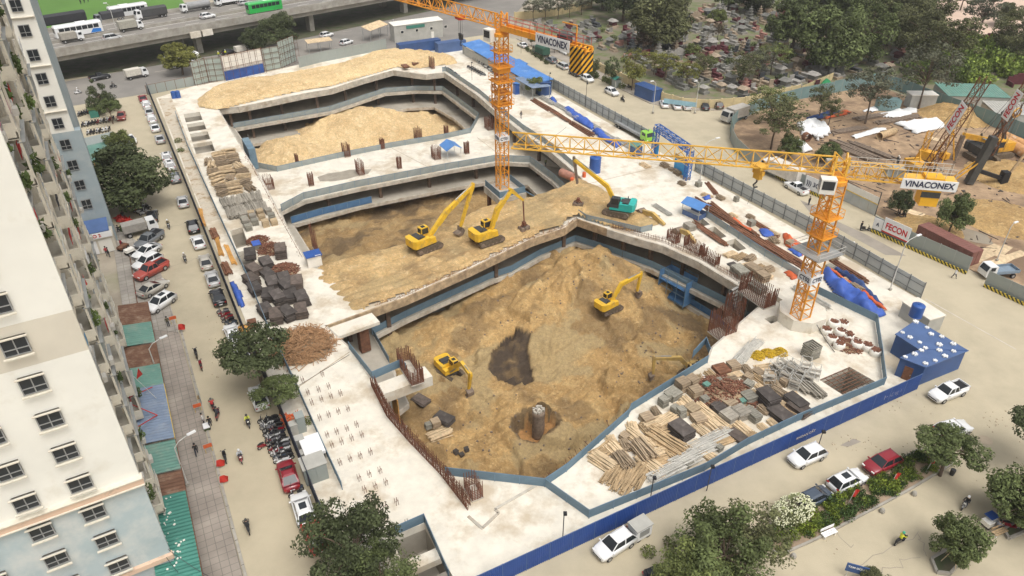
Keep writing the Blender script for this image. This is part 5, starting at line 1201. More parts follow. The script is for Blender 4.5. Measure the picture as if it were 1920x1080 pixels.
def truck(label,loc,hd,L,w,h,boxm,boxc,cabc,kind='box',cat='truck',group=None,s=1,cl=1.6):
    t=thing('truck',label,cat,loc,hd,group,s); r=.42
    b=B(); b.box((0,0,.75),(L-.1,w*.5,.25)); b.build('chassis','dark_steel',t)
    cab(t,L/2-cl,L/2,w*.96,.6,2.35 if h<3.2 else 2.8,'car_paint',cabc); x0=-L/2; x1=L/2-cl-.15
    if kind=='box':
        b=B(); b.box(((x0+x1)/2,0,.95+(h-.95)/2),(x1-x0,w,h-.95)); bx=b.build('cargo_box',boxm,t,color=boxc)
        b=B()
        for i in range(9):
            x=x0+(x1-x0)*(i+.5)/9
            for s_ in (-1,1): b.box((x,s_*(w/2+.012),.95+(h-.95)/2),(.06,.03,h-1.1))
        b.build('box_rib',boxm,bx,color=boxc)
    elif kind=='canopy':
        b=B(); pr=[(-w/2,.95),(w/2,.95),(w/2,h-.4),(w*.3,h),(-w*.3,h),(-w/2,h-.4)]; b.loft([[V((x,y,z)) for y,z in pr] for x in (x0,x1)]); b.build('canvas',boxm,t,color=boxc)
    elif kind=='tank':
        b=B(); b.lathe(((x0+x1)/2,0,1.75),[(0,x0-(x0+x1)/2),(.8,x0-(x0+x1)/2),(1,.3+x0-(x0+x1)/2),(1,x1-.3-(x0+x1)/2),(.8,x1-(x0+x1)/2),(0,x1-(x0+x1)/2)],14,'X'); b.build('tank',boxm,t,color=boxc)
    elif kind=='flat':
        b=B(); b.box(((x0+x1)/2,0,1.0),(x1-x0,w,.12))
        for s_ in (-1,1): b.box(((x0+x1)/2,s_*w/2,1.25),(x1-x0,.06,.45))
        b.box((x0,0,1.25),(.06,w,.45)); b.build('load_bed',boxm,t,color=boxc)
    wheels(t,[x0+.8,L/2-.95]+([x0+1.9] if L>7 else []),w,r)
    return t
def bus(label,loc,hd,L,c1,c2,group=None):
    t=thing('bus',label,'bus',loc,hd,group); w=2.5; h=3.3
    b=B(); rs=[]
    for x,k in ((-L/2,.86),(-L/2+.15,.97),(-L/2+.5,1),(L/2-.6,1),(L/2-.15,.97),(L/2,.84)):
        rs.append([V((x,-w/2*k,.35)),V((x,-w/2*k,h-.35)),V((x,-w/2*k+.25,h*min(1,k+.02))),V((x,w/2*k-.25,h*min(1,k+.02))),V((x,w/2*k,h-.35)),V((x,w/2*k,.35))])
    b.loft(rs); b.build('body','car_paint',t,color=c1)
    n=7
    for s in (-1,1):
        for i in range(n): x=-L/2+.9+i*(L-1.8)/n; b=B(); b.box((x+(L-1.8)/n/2,s*(w/2+.01),2.15),((L-1.8)/n-.14,.03,1.0)); b.build('side_window','glass',t)
        b=B(); b.side([(-L/2+.6,.45),(-L/2+3.4,.45),(-L/2+2.6,1.5),(-L/2+.6,1.3)],s*(w/2+.006)-.012,s*(w/2+.006)+.012); b.build('stripe','car_paint',t,color=c2)
    b=B(); b.box((L/2+.0,0,2.1),(.06,2,1.3)); b.build('windscreen','glass',t)
    b=B(); b.box((-L/2,0,2.3),(.06,1.8,.8)); b.build('rear_window','glass',t)
    b=B(); b.box((-1,0,h+.08),(2.6,1.5,.2)); b.build('roof_unit','white',t)
    wheels(t,[-L/2+2.4,L/2-2.2],w,.48); return t
ZF=8.0
def fp(x,y): return P(x,y,ZF+.02)
FV='vehicles on the flyover'
bus('white coach with blue swoosh on the flyover, nearest bus',fp(150,66),FD+PI,12,(.8,.8,.79),(.03,.2,.6),FV)
bus('white coach farther back at top of the flyover',fp(243,30),FD,11,(.8,.8,.79),(.75,.75,.73),FV)
bus('bright green bus at top of the flyover',fp(497,22),FD+PI,11,(.03,.42,.08),(.03,.35,.07),FV)
truck('small grey box truck on the near lane of the flyover at left',fp(137,78),FD,5.6,2,2.6,'obj',(.36,.33,.28),WH,'box','truck',FV)
truck('larger grey box truck behind the silver suv on the flyover',fp(247,57),FD,6.4,2.1,2.9,'obj',(.38,.36,.3),WH,'box','truck',FV)
truck('dark canopied lorry with white cab on the flyover',fp(285,34),FD+PI,9,2.4,3.2,'obj',(.06,.06,.06),WH,'canopy','truck',FV)
truck('long black covered trailer lorry beside the coach on the flyover',fp(118,48),FD+PI,13,2.5,3.4,'obj',(.03,.03,.035),GR,'canopy','truck',FV)
truck('short black covered lorry between two coaches on the flyover',fp(207,40),FD+PI,8,2.4,2.9,'obj',(.04,.04,.045),GR,'canopy','truck',FV)
truck('tanker lorry with white cab at top of the flyover',fp(368,20),FD+PI,9,2.4,3.1,'obj',(.3,.3,.3),WH,'tank','truck',FV)
truck('white lorry at the top edge of the flyover',fp(425,9),FD+PI,7,2.2,2.8,'obj',WH,WH,'box','truck',FV)
car('mpv',212,75,FD,SI,'silver suv on the near lane of the flyover',FV,ZF); car('suv',390,34,FD,WH,'white suv on the near lane of the flyover',FV,ZF); car('hatch',458,9,FD,SI,'silver car beside the green bus on the flyover',FV,ZF)
truck('small white box truck on the far road below the flyover',P(258,146),FD,5.6,2,2.6,'obj',(.62,.58,.5),WH)
truck('white van beside the black car on the far road',P(458,100),FD,5,1.9,2.3,'obj',(.66,.62,.54),WH)
bus('white bus half hidden behind the yellow-green roadside tree',P(345,124),FD,9,(.8,.8,.78),(.7,.7,.68))
truck('open grey box truck with sacks parked on the forecourt',P(266,437,.1),head(245,440,292,428),5.4,1.9,2.3,'obj',(.33,.31,.28),WH)
truck('dark green canvas truck parked on the right road',P(1014,104),RU,6.5,2.3,3,'obj',(.03,.09,.06),(.04,.08,.06),'canopy')
truck('lime green lorry with a grey trailer beside the right hoarding',P(1188,252),RU+PI,12,2.4,3.0,'obj',(.33,.34,.34),(.28,.6,.05),'flat',cl=2.2)
truck('grey box trailer truck rounding the teal fence corner',P(1376,226),head(1360,232,1400,220)+PI,7,2.4,3.2,'obj',(.42,.39,.34),(.5,.48,.44))
truck('white cab lorry with a pale box behind the yellow jib',P(1462,335),head(1500,352,1425,318),9,2.4,3.4,'obj',(.62,.57,.5),WH)
truck('white truck with grey load bed in the neighbouring yard entrance',P(1868,518),head(1905,512,1835,518),5.5,2,2.3,'obj',(.2,.26,.32),WH,'flat')
t=thing('cargo_trike','white covered cargo trike beside the blue hoarding at the bottom','trike',P(1198,1003),head(1180,1010,1215,990)); b=B(); b.box((0,0,1.0),(1.9,1.4,1.5)); b.build('cargo_box','white',t); b=B(); b.box((0,0,1.78),(2.05,1.55,.08)); b.build('lid','cabin_grey',t); b=B(); b.box((0,-.72,1.1),(1.2,.04,.8)); b.build('side_panel','grey_steel',t); wheels(t,[-.6,.6],1.4,.28)
# =====================================================================  people and two-wheelers
def skin_body(name,J,E,root,mats,zones):
    me=bpy.data.meshes.new(name); me.from_pydata([j[:3] for j in J],E,[]); o=bpy.data.objects.new(name,me); COL.objects.link(o)
    md=o.modifiers.new('s','SKIN'); md.use_smooth_shade=True
    for i,j in enumerate(J): sv=me.skin_vertices[0].data[i]; sv.radius=(j[3],j[3]*(j[4] if len(j)>4 else 1)); sv.use_root=(i==root)
    ms=o.modifiers.new('d','SUBSURF'); ms.levels=1; ms.render_levels=1
    dg=bpy.context.evaluated_depsgraph_get(); m2=bpy.data.meshes.new_from_object(o.evaluated_get(dg)); bpy.data.objects.remove(o); bpy.data.meshes.remove(me)
    m2.materials.clear()
    for m in mats: m2.materials.append(MT[m])
    for p in m2.polygons: p.material_index=zones(p.center)
    return m2
mat('trousers',(.03,.035,.05),.9,.2,4); mat('hair',(.012,.01,.009),.8,.2,5); mat('helmet',(1,1,1),.4,.02,1,obj=True)
def person_mesh(pose):
    if pose=='walk': lf,rf=.32,-.3; lk,rk=.12,-.05
    else: lf=rf=0.02; lk=rk=.03
    J=[(0,0,.95,.15,1.1),(0,0,1.15,.13),(0,0,1.38,.15,1.15),(0,0,1.5,.06),(0.02,0,1.62,.1),(.02,0,1.72,.085)]
    E=[(0,1),(1,2),(2,3),(3,4),(4,5)]
    def limb_(par,pts):
        k=par
        for p in pts: J.append(p); E.append((k,len(J)-1)); k=len(J)-1
    if pose=='ride':
        J[:]=[(-.15,0,.78,.15,1.1),(-.12,0,1.0,.13),(-.04,0,1.22,.15,1.15),(0,0,1.34,.06),(.04,0,1.46,.1),(.04,0,1.56,.085)]
        for s in (-1,1):
            limb_(0,[(-.1,s*.1,.74,.1),(.3,s*.17,.72,.075),(.32,s*.17,.42,.055),(.3,s*.17,.3,.05),(.42,s*.18,.27,.045)])
            limb_(2,[(-.02,s*.2,1.22,.065),(.16,s*.27,1.02,.048),(.4,s*.27,1.0,.038),(.48,s*.26,1.0,.04)])
        hi=.8
    else:
        for s,f,k in ((-1,lf,lk),(1,rf,rk)):
            limb_(0,[(0,s*.1,.88,.1),(f*.5+.04*(k>0),s*.1,.5,.072),(f-.05,s*.1,.1,.048),(f+.1,s*.1,.05,.045)])
            limb_(2,[(0,s*.2,1.4,.065),(-f*.35,s*.25,1.14,.048),(-f*.7+.05,s*.25,.9,.038),(-f*.75+.08,s*.25,.8,.042)])
        hi=.92
    nk=1.5 if pose!='ride' else 1.34
    def zn(c):
        if c.z>nk-.02: return 2
        if pose=='ride':
            if c.x>.38 and c.z>.9: return 2
            return 1 if c.z<.86 else 0
        if abs(c.y)>.2 and c.z<.88: return 2
        return 1 if c.z<.96 and abs(c.y)<.2 else 0
    return skin_body('body',J,E,0,['cloth','trousers','skin'],zn)
PM={k:person_mesh(k) for k in ('stand','walk','ride')}
b=B(); b.lathe((0,0,0),[(.115,-.06),(.125,.0),(.1,.09),(.04,.12),(0,.125)],10); HM=b.mesh('hair','hair',True); HLM=b.mesh('helmet','helmet',True)
b=B(); b.lathe((0,0,0),[(.26,-.01),(.12,.06),(0,.17)],10); CONE=b.mesh('conical_hat','wood_pale',True)
def person(label,loc,hd,shirt,pose='stand',head_='hair',hc=(.7,.7,.7),group=None,s=1):
    t=thing('person',label,'person',loc,hd,group,s); link('body',PM[pose],t,color=shirt)
    z=1.7 if pose!='ride' else 1.54
    if head_=='hair': link('hair',HM,t,(0,0,z))
    elif head_=='helmet': link('helmet',HLM,t,(.03,0,z),color=hc,scale=1.15)
    else: link('conical_hat',CONE,t,(.02,0,z))
    return t
SC={}
def scooter_proto():
    K={}; b=B(); b.lathe((0,0,0),[(.17,-.05),(.27,-.05),(.28,0),(.27,.05),(.17,.05)],14,'Y'); K['wheel']=b.mesh('wheel','rubber',True); b=B(); b.lathe((0,0,0),[(0,-.03),(.18,-.03),(.18,.03),(0,.03)],8,'Y'); K['rim']=b.mesh('rim','rim')
    b=B()
    def rg(x,w,z0,z1): return [V((x,-w,z0)),V((x,-w*.9,z1)),V((x,w*.9,z1)),V((x,w,z0))]
    b.loft([rg(-.85,.06,.62,.72),rg(-.6,.15,.42,.76),rg(-.2,.17,.3,.74),rg(.0,.15,.25,.5)]); b.loft([rg(.0,.16,.24,.34),rg(.35,.15,.24,.33)]); b.loft([rg(.35,.2,.28,.5),rg(.44,.2,.4,.9),rg(.5,.12,.55,.98)]); b.loft([rg(.45,.07,.52,.6),rg(.75,.08,.5,.6),rg(.85,.05,.4,.48)]); K['body']=b.mesh('body','car_paint')
    b=B(); b.loft([rg(-.75,.1,.74,.8),rg(-.4,.15,.74,.85),rg(-.02,.12,.72,.79)]); K['seat']=b.mesh('seat','rubber')
    b=B(); b.tube((.5,0,.9),(.42,0,1.02),.03,6); b.tube((.4,-.34,1.05),(.4,.34,1.05),.022,6); b.tube((.52,0,.7),(.68,0,.28),.04,6); b.box((.4,-.22,1.14),(.02,.12,.08)); b.box((.4,.22,1.14),(.02,.12,.08)); K['handlebar']=b.mesh('handlebar','dark_steel')
    b=B(); b.box((.52,0,.86),(.06,.2,.14)); K['headlight']=b.mesh('headlight','lamp_clear')
    return K
SK=scooter_proto()
def scooter(label,loc,hd,color,group=None,s=1,lean=0):
    t=thing('motor_scooter',label,'scooter',loc,hd,group,s); t.rotation_euler=(lean,0,hd)
    link('body',SK['body'],t,color=color); link('seat',SK['seat'],t); link('handlebar',SK['handlebar'],t); link('headlight',SK['headlight'],t)
    for x in (-.6,.66): w_=link('wheel',SK['wheel'],t,(x,0,.28)); link('rim',SK['rim'],w_)
    return t
SCC=[BK,BK,(.6,.6,.6),(.75,.75,.74),RD,(.03,.03,.05),(.2,.2,.22),DB]
def park(label,group,a,c,n,hd,w=0,jit=.06,z=0.,two=False):
    p=P(*a,z);q=P(*c,z)
    for i in range(n):
        l=p.lerp(q,i/max(1,n-1)); o=V((cos(hd),sin(hd),0)); l=l+o*random.uniform(-.15,.15)
        scooter(label,l,hd+random.uniform(-jit,jit),random.choice(SCC),group,1,.14)
park('parked scooter packed in the long row beside the dark hoarding','scooters along the left hoarding',(500,793),(528,868),13,RV+PI-.25)
park('parked scooter in the second line of the long row beside the dark hoarding','scooters along the left hoarding',(511,790),(540,862),11,RV+PI-.25)
park('scooter squeezed between the black sedan and a white sedan','scooters squeezed between sedans',(420,588),(434,610),5,RV+PI-.3)
park('scooter wedged between the red sedan and the white suv','scooters squeezed between red and white cars',(553,922),(560,932),2,RV+PI-.3)
park('scooter parked below the big round tree on the forecourt','scooters under the round tree',(232,372),(275,395),10,RV+.4,z=.0)
park('scooter parked in the lower line below the big round tree','scooters under the round tree',(240,388),(270,402),6,RV+.4,z=.0)
park('scooter in the crowded park beside the far block','scooters by the far block',(148,218),(180,208),8,RU-.3)
park('scooter in the middle line of the park beside the far block','scooters by the far block',(155,238),(212,226),11,RU-.3)
park('scooter in the near line of the park beside the far block','scooters by the far block',(165,252),(205,246),8,RU-.3)
park('scooter parked under the long blue shed roof','scooters at the long shed',(893,112),(940,146),14,RV-.5,z=Z0)
park('scooter parked on the deck edge in front of the long blue shed','scooters at the long shed',(882,128),(905,142),7,RV-.5,z=Z0)
park('scooter against the guard fence at far right of the northern pit','scooters by the guard fence',(838,132),(858,146),8,RU+.6,z=Z0)
for l,a,h,c in [('dark scooter parked by the kerb above the orange sign',(369,668),RU,BK),('red scooter parked by the kerb beside a green board',(378,690),RU,RD),('dark scooter standing in the street by the fallen flag',(423,862),RU,BK),('red scooter fallen out of line beside the scooter row',(497,838),RV+.3,RD),('black scooter on the forecourt beside the pickup',(208,463),RV+.6,BK),('red scooter on the forecourt by two standing people',(230,462),RU+.3,RD),
   ('dark scooter on the right road by the striped hoarding',(1622,433),RV-.6,BK),('scooter parked on cemetery pavement by the green booth',(1180,166),RU,BK),('dark scooter beside the tree bench at right',(1893,990),RV-.8,RD),('scooter standing at the neighbouring yard gate',(1690,405),RU,BK)]:
    scooter(l,P(*a),h,c)
def rider(label,a,hd,shirt,sc_col,hel=(.7,.7,.7),lab2=None):
    loc=P(*a); scooter(lab2 or 'scooter ridden by '+label,loc,hd,sc_col,None); person(label,loc,hd,shirt,'ride','helmet',hel)
rider('rider in olive top near the grey pickup',(317,427),RU+PI,(.2,.17,.1),BK); rider('rider in pale clothes opposite the beige sedan',(348,490),RU+PI,(.45,.42,.36),BK)
rider('rider in yellow vest on the left street',(466,796),RU+PI,(.6,.65,.08),BK,(.05,.05,.05)); rider('rider in light grey shirt on a red scooter',(452,862),RU+PI,(.5,.52,.55),RD); rider('rider in black riding toward the bottom of left street',(466,994),RU,(.03,.03,.03),BK,(.04,.04,.04))
rider('rider in red on the kerb side of the street',(400,766),RU,(.5,.04,.04),RD,(.1,.1,.1)); rider('rider in black and red near the pedestrians',(409,782),RU-.3,(.04,.04,.05),RD,(.04,.04,.04))
rider('rider in white on a red scooter on the right road',(1597,470),head(1597,470,1570,452),(.8,.8,.8),RD,(.8,.8,.8)); rider('rider in yellow with a green helmet in the near street',(1686,1018),head(1686,1018,1715,1000),(.6,.6,.05),BK,(.05,.4,.25)); rider('rider in black with white helmet in the near street',(1808,950),head(1808,950,1780,985),(.03,.03,.03),(.3,.3,.3),(.8,.8,.8))
rider('rider in white on the far road at left',(147,176),FD,(.75,.75,.74),WH); rider('rider in black on the far road at left',(213,165),FD,(.03,.03,.03),BK,(.05,.05,.05)); rider('rider on the far junction beside the crane jib',(818,40),RU,(.05,.05,.05),BK); rider('rider pair crossing the far junction at left',(738,46),RU+.4,(.3,.3,.3),BK); rider('rider in black by cemetery pavement',(1167,190),RU+PI,(.03,.03,.03),BK,(.04,.04,.04))
for l,a,z,h,c,po,hh in [('person in dark clothes walking on the right deck strip behind the crane mast',(977,222),Z0,RU,(.05,.05,.06),'walk','hair'),('worker in white helmet on the lower slab right of the crane mast',(1023,312),Z1,RU,(.25,.27,.1),'stand','helmet'),('person in white shirt crossing the right road',(1788,522),0,RV-.6,(.75,.75,.74),'walk','hair'),('worker in orange vest in the neighbouring yard by a young tree',(1713,387),.03,RU,(.7,.16,.03),'stand','helmet'),('person in black walking beside the kerb with a green box',(396,802),0,RU,(.02,.02,.02),'walk','hair'),('person in white standing by the green board on the pavement',(383,796),.12,RV,(.7,.68,.64),'stand','hair'),('person in black pushing a small cart on the pavement',(370,853),.12,RU,(.02,.02,.02),'walk','hair'),
   ('person in camouflage standing on the broken pavement',(317,613),.12,RU,(.1,.09,.05),'stand','hair'),('person in red shirt standing on the forecourt',(202,480),.1,RU,(.45,.05,.06),'stand','hair'),('person in black beside the red-shirted one on the forecourt',(206,482),.1,RV,(.02,.02,.02),'stand','hair'),('person in black standing by the forecourt wall',(187,462),.1,RU,(.02,.02,.02),'stand','hair'),('person in black sitting place by the forecourt step',(197,452),-.2,RV,(.02,.02,.02),'ride','hair'),('person in black beside the red bags on the forecourt',(233,412),.1,RU,(.02,.02,.02),'stand','hair'),('person crouching place by green sacks near the truck',(224,438),-.2,RU,(.02,.02,.02),'ride','hair'),
   ('worker in dark clothes among white sheets in the neighbouring yard',(1683,310),.03,RU,(.05,.06,.06),'stand','helmet'),('second worker beside the thick pipe in the neighbouring yard',(1681,307),.03,RV,(.05,.06,.06),'stand','helmet'),('traffic worker in yellow vest on the far road, left',(411,108),0,RU,(.6,.6,.05),'stand','helmet'),('traffic worker in yellow vest on the far road, right',(424,105),0,RU,(.6,.6,.05),'stand','helmet'),('person in black at the white pickup tailgate on the right road',(1516,385),0,RU,(.02,.02,.02),'stand','hair'),('person in black near the parked scooter by the striped hoarding',(1613,432),0,RU,(.02,.02,.02),'stand','hair'),
   ('player in black on the green sports pitch, left',(152,8),.05,RU,(.02,.02,.02),'walk','hair'),('player in black on the green sports pitch, right',(166,4),.05,RU,(.02,.02,.02),'walk','hair'),('player in black on the green sports pitch, between the two',(159,6),.05,RU,(.02,.02,.02),'walk','hair')]:
    person(l.replace(' place',''),P(*a,z),h,c,po,hh,(.75,.75,.7))
# =====================================================================  trees and shrubs
def leaf_mat(name,c,var=.45,sc=.8,rnd=.12):
    m=mat(name,c,.75,var,sc,obj=True,rnd=rnd,detail=3,lo=.3,hi=.7); n=m.node_tree.nodes; L=m.node_tree.links
    geo=n.new('ShaderNodeNewGeometry'); mr=n.new('ShaderNodeMapRange'); L.new(geo.outputs['Random Per Island'],mr.inputs[0]); mr.inputs[3].default_value=.6; mr.inputs[4].default_value=1.45
    bs=n['Principled BSDF']; src=bs.inputs['Base Color'].links[0].from_socket; mu=n.new('ShaderNodeVectorMath'); mu.operation='SCALE'; L.new(src,mu.inputs[0]); L.new(mr.outputs[0],mu.inputs[3]); L.new(mu.outputs[0],bs.inputs['Base Color'])
    bs.inputs['Specular IOR Level'].default_value=.2
leaf_mat('leaf',(1,1,1))
def crown(seed,nc,shape,cr,per,ls,flat=.8,droop=0):
    rs=random.Random(seed); b=B(); cen=[]
    tries=0
    while len(cen)<nc and tries<5000:
        tries+=1; p=V((rs.uniform(-1,1),rs.uniform(-1,1),rs.uniform(-1,1)))
        if not shape(p): continue
        cen.append((p,rs.uniform(.5,1.35)*cr))
    for c,r in cen:
        for i in range(per):
            d=V((rs.gauss(0,1),rs.gauss(0,1),rs.gauss(0,1))).normalized(); q=c+V((d.x,d.y,d.z*flat))*r*(.45+.55*rs.random()**.5)
            nrm=(d+V((rs.gauss(0,.5),rs.gauss(0,.5),rs.gauss(0,.5)+.5))).normalized(); a=nrm.orthogonal().normalized(); a.rotate(Matrix.Rotation(rs.random()*6.28,3,nrm)); e=nrm.cross(a); s=ls*rs.uniform(.6,1.4)
            b.quad(q-a*s,q-e*s*.55-nrm*s*.15,q+a*s,q+e*s*.55-nrm*s*.15)
    return b,cen
def gap(p): return fbm(p.x*1.6+9,p.y*1.6,p.z*1.6,2)>-.12
def ell(p): return p.length<1 and p.length>.35 and gap(p)
def dome(p): return p.length<1 and p.z>-.35 and p.length>.3 and gap(p)
def umb(p): return p.x**2+p.y**2<1 and abs(p.z)<.5*(1.1-(p.x**2+p.y**2)) and (p.z>-.2)
def cone(p): return (p.x**2+p.y**2)**.5<.55*(1-p.z)+.08 and (p.x**2+p.y**2)**.5>.15*(1-p.z)
def airy(p): return p.length<1 and p.z>-.6
TREES={}
def tree_proto(kind,seed,nc,shape,cr,per,ls,flat,limbs,trunk=.035,zc=1.55,zs=.75,leafz=1):
    b,cen=crown(seed,nc,shape,cr,per,ls,flat)
    b.v=[(x,y,z*zs+zc) for x,y,z in b.v]; cm=b.mesh('crown','leaf')
    t=B(); rs=random.Random(seed+1); top=zc-zs*.25; pts=[V((0,0,0)),V((.03,.02,top*.4)),V((.0,.05,top))]
    t.tube(pts[0],pts[1],trunk*1.3,8,trunk,False); t.tube(pts[1],pts[2],trunk,8,trunk*.75,False)
    for c,r in cen[:limbs]:
        e=V((c.x,c.y,c.z*zs+zc)); st=pts[1].lerp(pts[2],rs.uniform(.4,1)); mid=st.lerp(e,.5)+V((0,0,.08)); t.tube(st,mid,trunk*.5,6,trunk*.32,False); t.tube(mid,e,trunk*.32,5,trunk*.1,False)
    TREES[kind]=(cm,t.mesh('trunk','bark',True))
# unit trees: crown radius 1
tree_proto('dense',11,85,ell,.3,150,.052,.85,14,.06,1.05,.82)
tree_proto('dense2',12,75,dome,.28,150,.05,.8,14,.055,.95,.85)
tree_proto('spread',13,60,umb,.24,130,.045,.55,20,.05,1.15,.7)
tree_proto('cone',14,85,cone,.2,120,.042,.8,16,.05,1.45,1.15)
tree_proto('airy',15,60,airy,.2,60,.042,.7,30,.03,1.5,.85)
tree_proto('big',16,90,ell,.24,150,.036,.8,22,.045,1.2,.95)
tree_proto('young',17,40,ell,.3,70,.08,.9,10,.05,2.6,1.3)
DK=(.072,.088,.038);MD=(.105,.13,.047);LT=(.15,.175,.055);YG=(.18,.18,.045);OL=(.11,.115,.05);GY=(.12,.125,.08)
def tree(label,a,z,kind,r,col,h=1.,name='tree',group=None,rz=None):
    t=thing(name,label,'tree',P(*a,z) if not isinstance(a,V) else a,random.uniform(0,6.28) if rz is None else rz,group)
    cm,tm=TREES[kind]; link('crown',cm,t,color=col,scale=(r,r,r*h)); link('trunk',tm,t,scale=(r,r,r*h)); return t
tree('big round dark-leaved tree on the left street beside the scooter park',(262,388),0,'dense',6.3,DK,.95)
tree('lighter green tree growing behind the big round dark tree',(232,300),0,'dense2',2.9,LT,1.2)
tree('young dark conifer-like tree by the far block scooters',(196,210),0,'cone',3.2,DK,1.1); tree('small leafy tree next to the red sedan by scooter park',(212,232),0,'spread',2.6,MD,1.4)
tree('yellow-green tree before the white bus on the far road',(343,140),0,'dense2',4.6,YG,1.)
tree('left dark roadside tree behind the far hoarding',(478,98),0,'dense',3.4,DK,1.1); tree('right, taller dark roadside tree behind the far hoarding',(527,92),0,'dense2',5.2,DK,1.1)
tree('spreading dark tree over the left hoarding and white sedans',(497,735),0,'spread',4.1,DK,1.45); tree('lower spreading tree with pale trunk beside the left hoarding',(526,775),0,'spread',2.6,MD,1.25)
tree('large dark leafy tree at the bottom left of the deck',(672,1085),0,'big',4.3,DK,1.05); tree('paler leafy tree overlapping the bottom left tree',(720,1130),0,'big',3.2,MD,1.)
tree('large bright leafy tree at the bottom centre right',(1345,1085),0,'big',4.3,MD,.9); tree('airy branch-showing tree beside the large bottom tree',(1400,1060),0,'airy',3.6,OL,.9); tree('leafy tree at the bottom edge left of the planted verge',(1290,1120),0,'big',3.3,LT,.9)
tree('feathery green tree at the end of the planted verge',(1762,892),0,'spread',3.2,MD,1.2)
tree('round pruned tree in a triangular planter near the bottom right',(1782,1052),.0,'dense2',2.3,MD,1.35); tree('dense round tree beside the bench at the right edge',(1905,985),0,'dense',3.3,MD,1.1); tree('dark tree cut off by the right edge above the bench',(1932,880),0,'spread',3.4,DK,1.6)
tree('small clipped bush tree at bottom right',(1638,1100),0,'dense',1.2,OL,.9)
tree('small bushy tree inside the far right shed yard by the grey hoarding',(1004,176),Z0,'dense2',2.4,LT,1.)
YT='young street trees by the right road'
for l,a,r,c,h in [('slender street tree in front of the crane counterweight',(1079,128),1.5,DK,1.6),('slender street tree left of the crane counterweight',(1040,100),1.3,OL,1.5),('tall slender street tree by the green booth',(1145,162),1.8,DK,1.7),('pale slender street tree between the two booths',(1184,170),2.6,YG,1.3),('pale slender street tree beside the cabin office',(1113,150),1.4,OL,1.7),('thin street tree near the far end of right road',(997,88),1.1,OL,1.4),('thin street tree second from far end of right road',(1013,92),1.1,OL,1.4)]: tree(l,a,0,'young',r,c,h*.62,group=YT)
# neighbouring yard
tree('dense young tree behind the grey fence at the yard corner',(1478,298),0,'dense2',2.3,MD,1.25); tree('dense low tree by white sheets in the neighbouring yard',(1550,305),0,'dense',2.2,MD,1.0); tree('young tree standing left of the orange-vested worker',(1682,405),0,'dense2',1.9,DK,1.5); tree('bushy young tree below the yellow counterweight',(1778,440),0,'dense2',2.7,MD,1.5)
tree('loose olive tree leaning over the curved grey fence',(1445,280),0,'airy',6.2,OL,.8); tree('loose grey-green tree at the bend of the cemetery wall',(1440,232),0,'airy',5,LT,.75)
tree('bare-branched tree on the teal fence line, left one',(1622,232),0,'airy',6,GY,.95); tree('bare-branched tree on the teal fence line, right one',(1722,205),0,'airy',6.5,GY,1.05); tree('sapling with few leaves inside the yard fence, left',(1535,222),0,'airy',3.2,OL,1.1); tree('sapling with few leaves inside the yard fence by the tarpaulins',(1552,238),0,'airy',3,OL,1.)
# cemetery trees
CT='trees in the cemetery'
CTL=[((1228,92),'dense',9,OL,1.05,'tall feathery dark tree at left of the cemetery behind the counterweight'),((1168,40),'dense2',9,DK,.95,'dark tree clump at the top left of the cemetery'),((1130,18),'dense',8,DK,.9,'dark tree at the far top left of the cemetery'),((1262,38),'big',8,OL,1.0,'olive tree behind the feathery cemetery tree'),((1482,100),'dense2',8.5,MD,1.1,'broad green tree at the heart of the cemetery'),((1545,135),'dense',8.5,MD,1.15,'large green tree above the cemetery wall bend'),((1500,50),'big',8.5,LT,1.1,'light green tree at the top middle of the cemetery'),((1560,60),'dense2',9,MD,1.1,'big green tree behind the wall-bend tree'),((1610,120),'big',9,MD,1.1,'big tree with pale trunks left of the bare fence-line trees'),((1660,90),'dense',9.5,OL,1.0,'olive dark tree behind the bare fence-line trees'),((1720,120),'big',9,OL,1.0,'dark olive tree right of the cemetery centre'),((1770,150),'airy',8,OL,1.0,'loose tree above the teal yard fence at right'),((1690,40),'dense2',9,MD,1.0,'mid green tree at the top right of the cemetery'),((1760,60),'airy',9,OL,1.1,'loose olive tree at top right by the pink ground'),((1830,75),'airy',7.5,GY,.9,'sparse grey tree overlapping the pink ground'),((1410,25),'dense',7,DK,.9,'round dark tree at the top middle behind tombs'),((1365,18),'dense2',5,MD,.9,'small round tree at the top middle of the photo'),((1900,110),'big',7.5,OL,.9,'dark tree at the right edge above green creepers'),((1800,20),'airy',7,OL,1.2,'sparse tree in front of the pink ground at the top'),((1885,50),'dense2',5,OL,.9,'low dark tree at the right top corner'),((1590,20),'big',9,MD,1.,'tall tree at the top edge above the cemetery'),((1640,50),'dense',8,MD,1.,'second tall tree at the top edge above the cemetery'),((1445,140),'airy',5,LT,.8,'low loose tree among tombs left of the big green trees')]
for a,k,r,c,h,l in CTL: tree(l,a,0,k,r*.92,c,h,group=CT)
for i,(x,y) in enumerate([(1000,40),(1022,38),(1046,36),(1068,33),(1090,28)]): tree('pale airy tree %s in the line along the far yellow wall'%('first second third fourth fifth'.split()[i]),(x,y),0,'airy',3.6,GY,.9,group='trees along the far yellow wall')
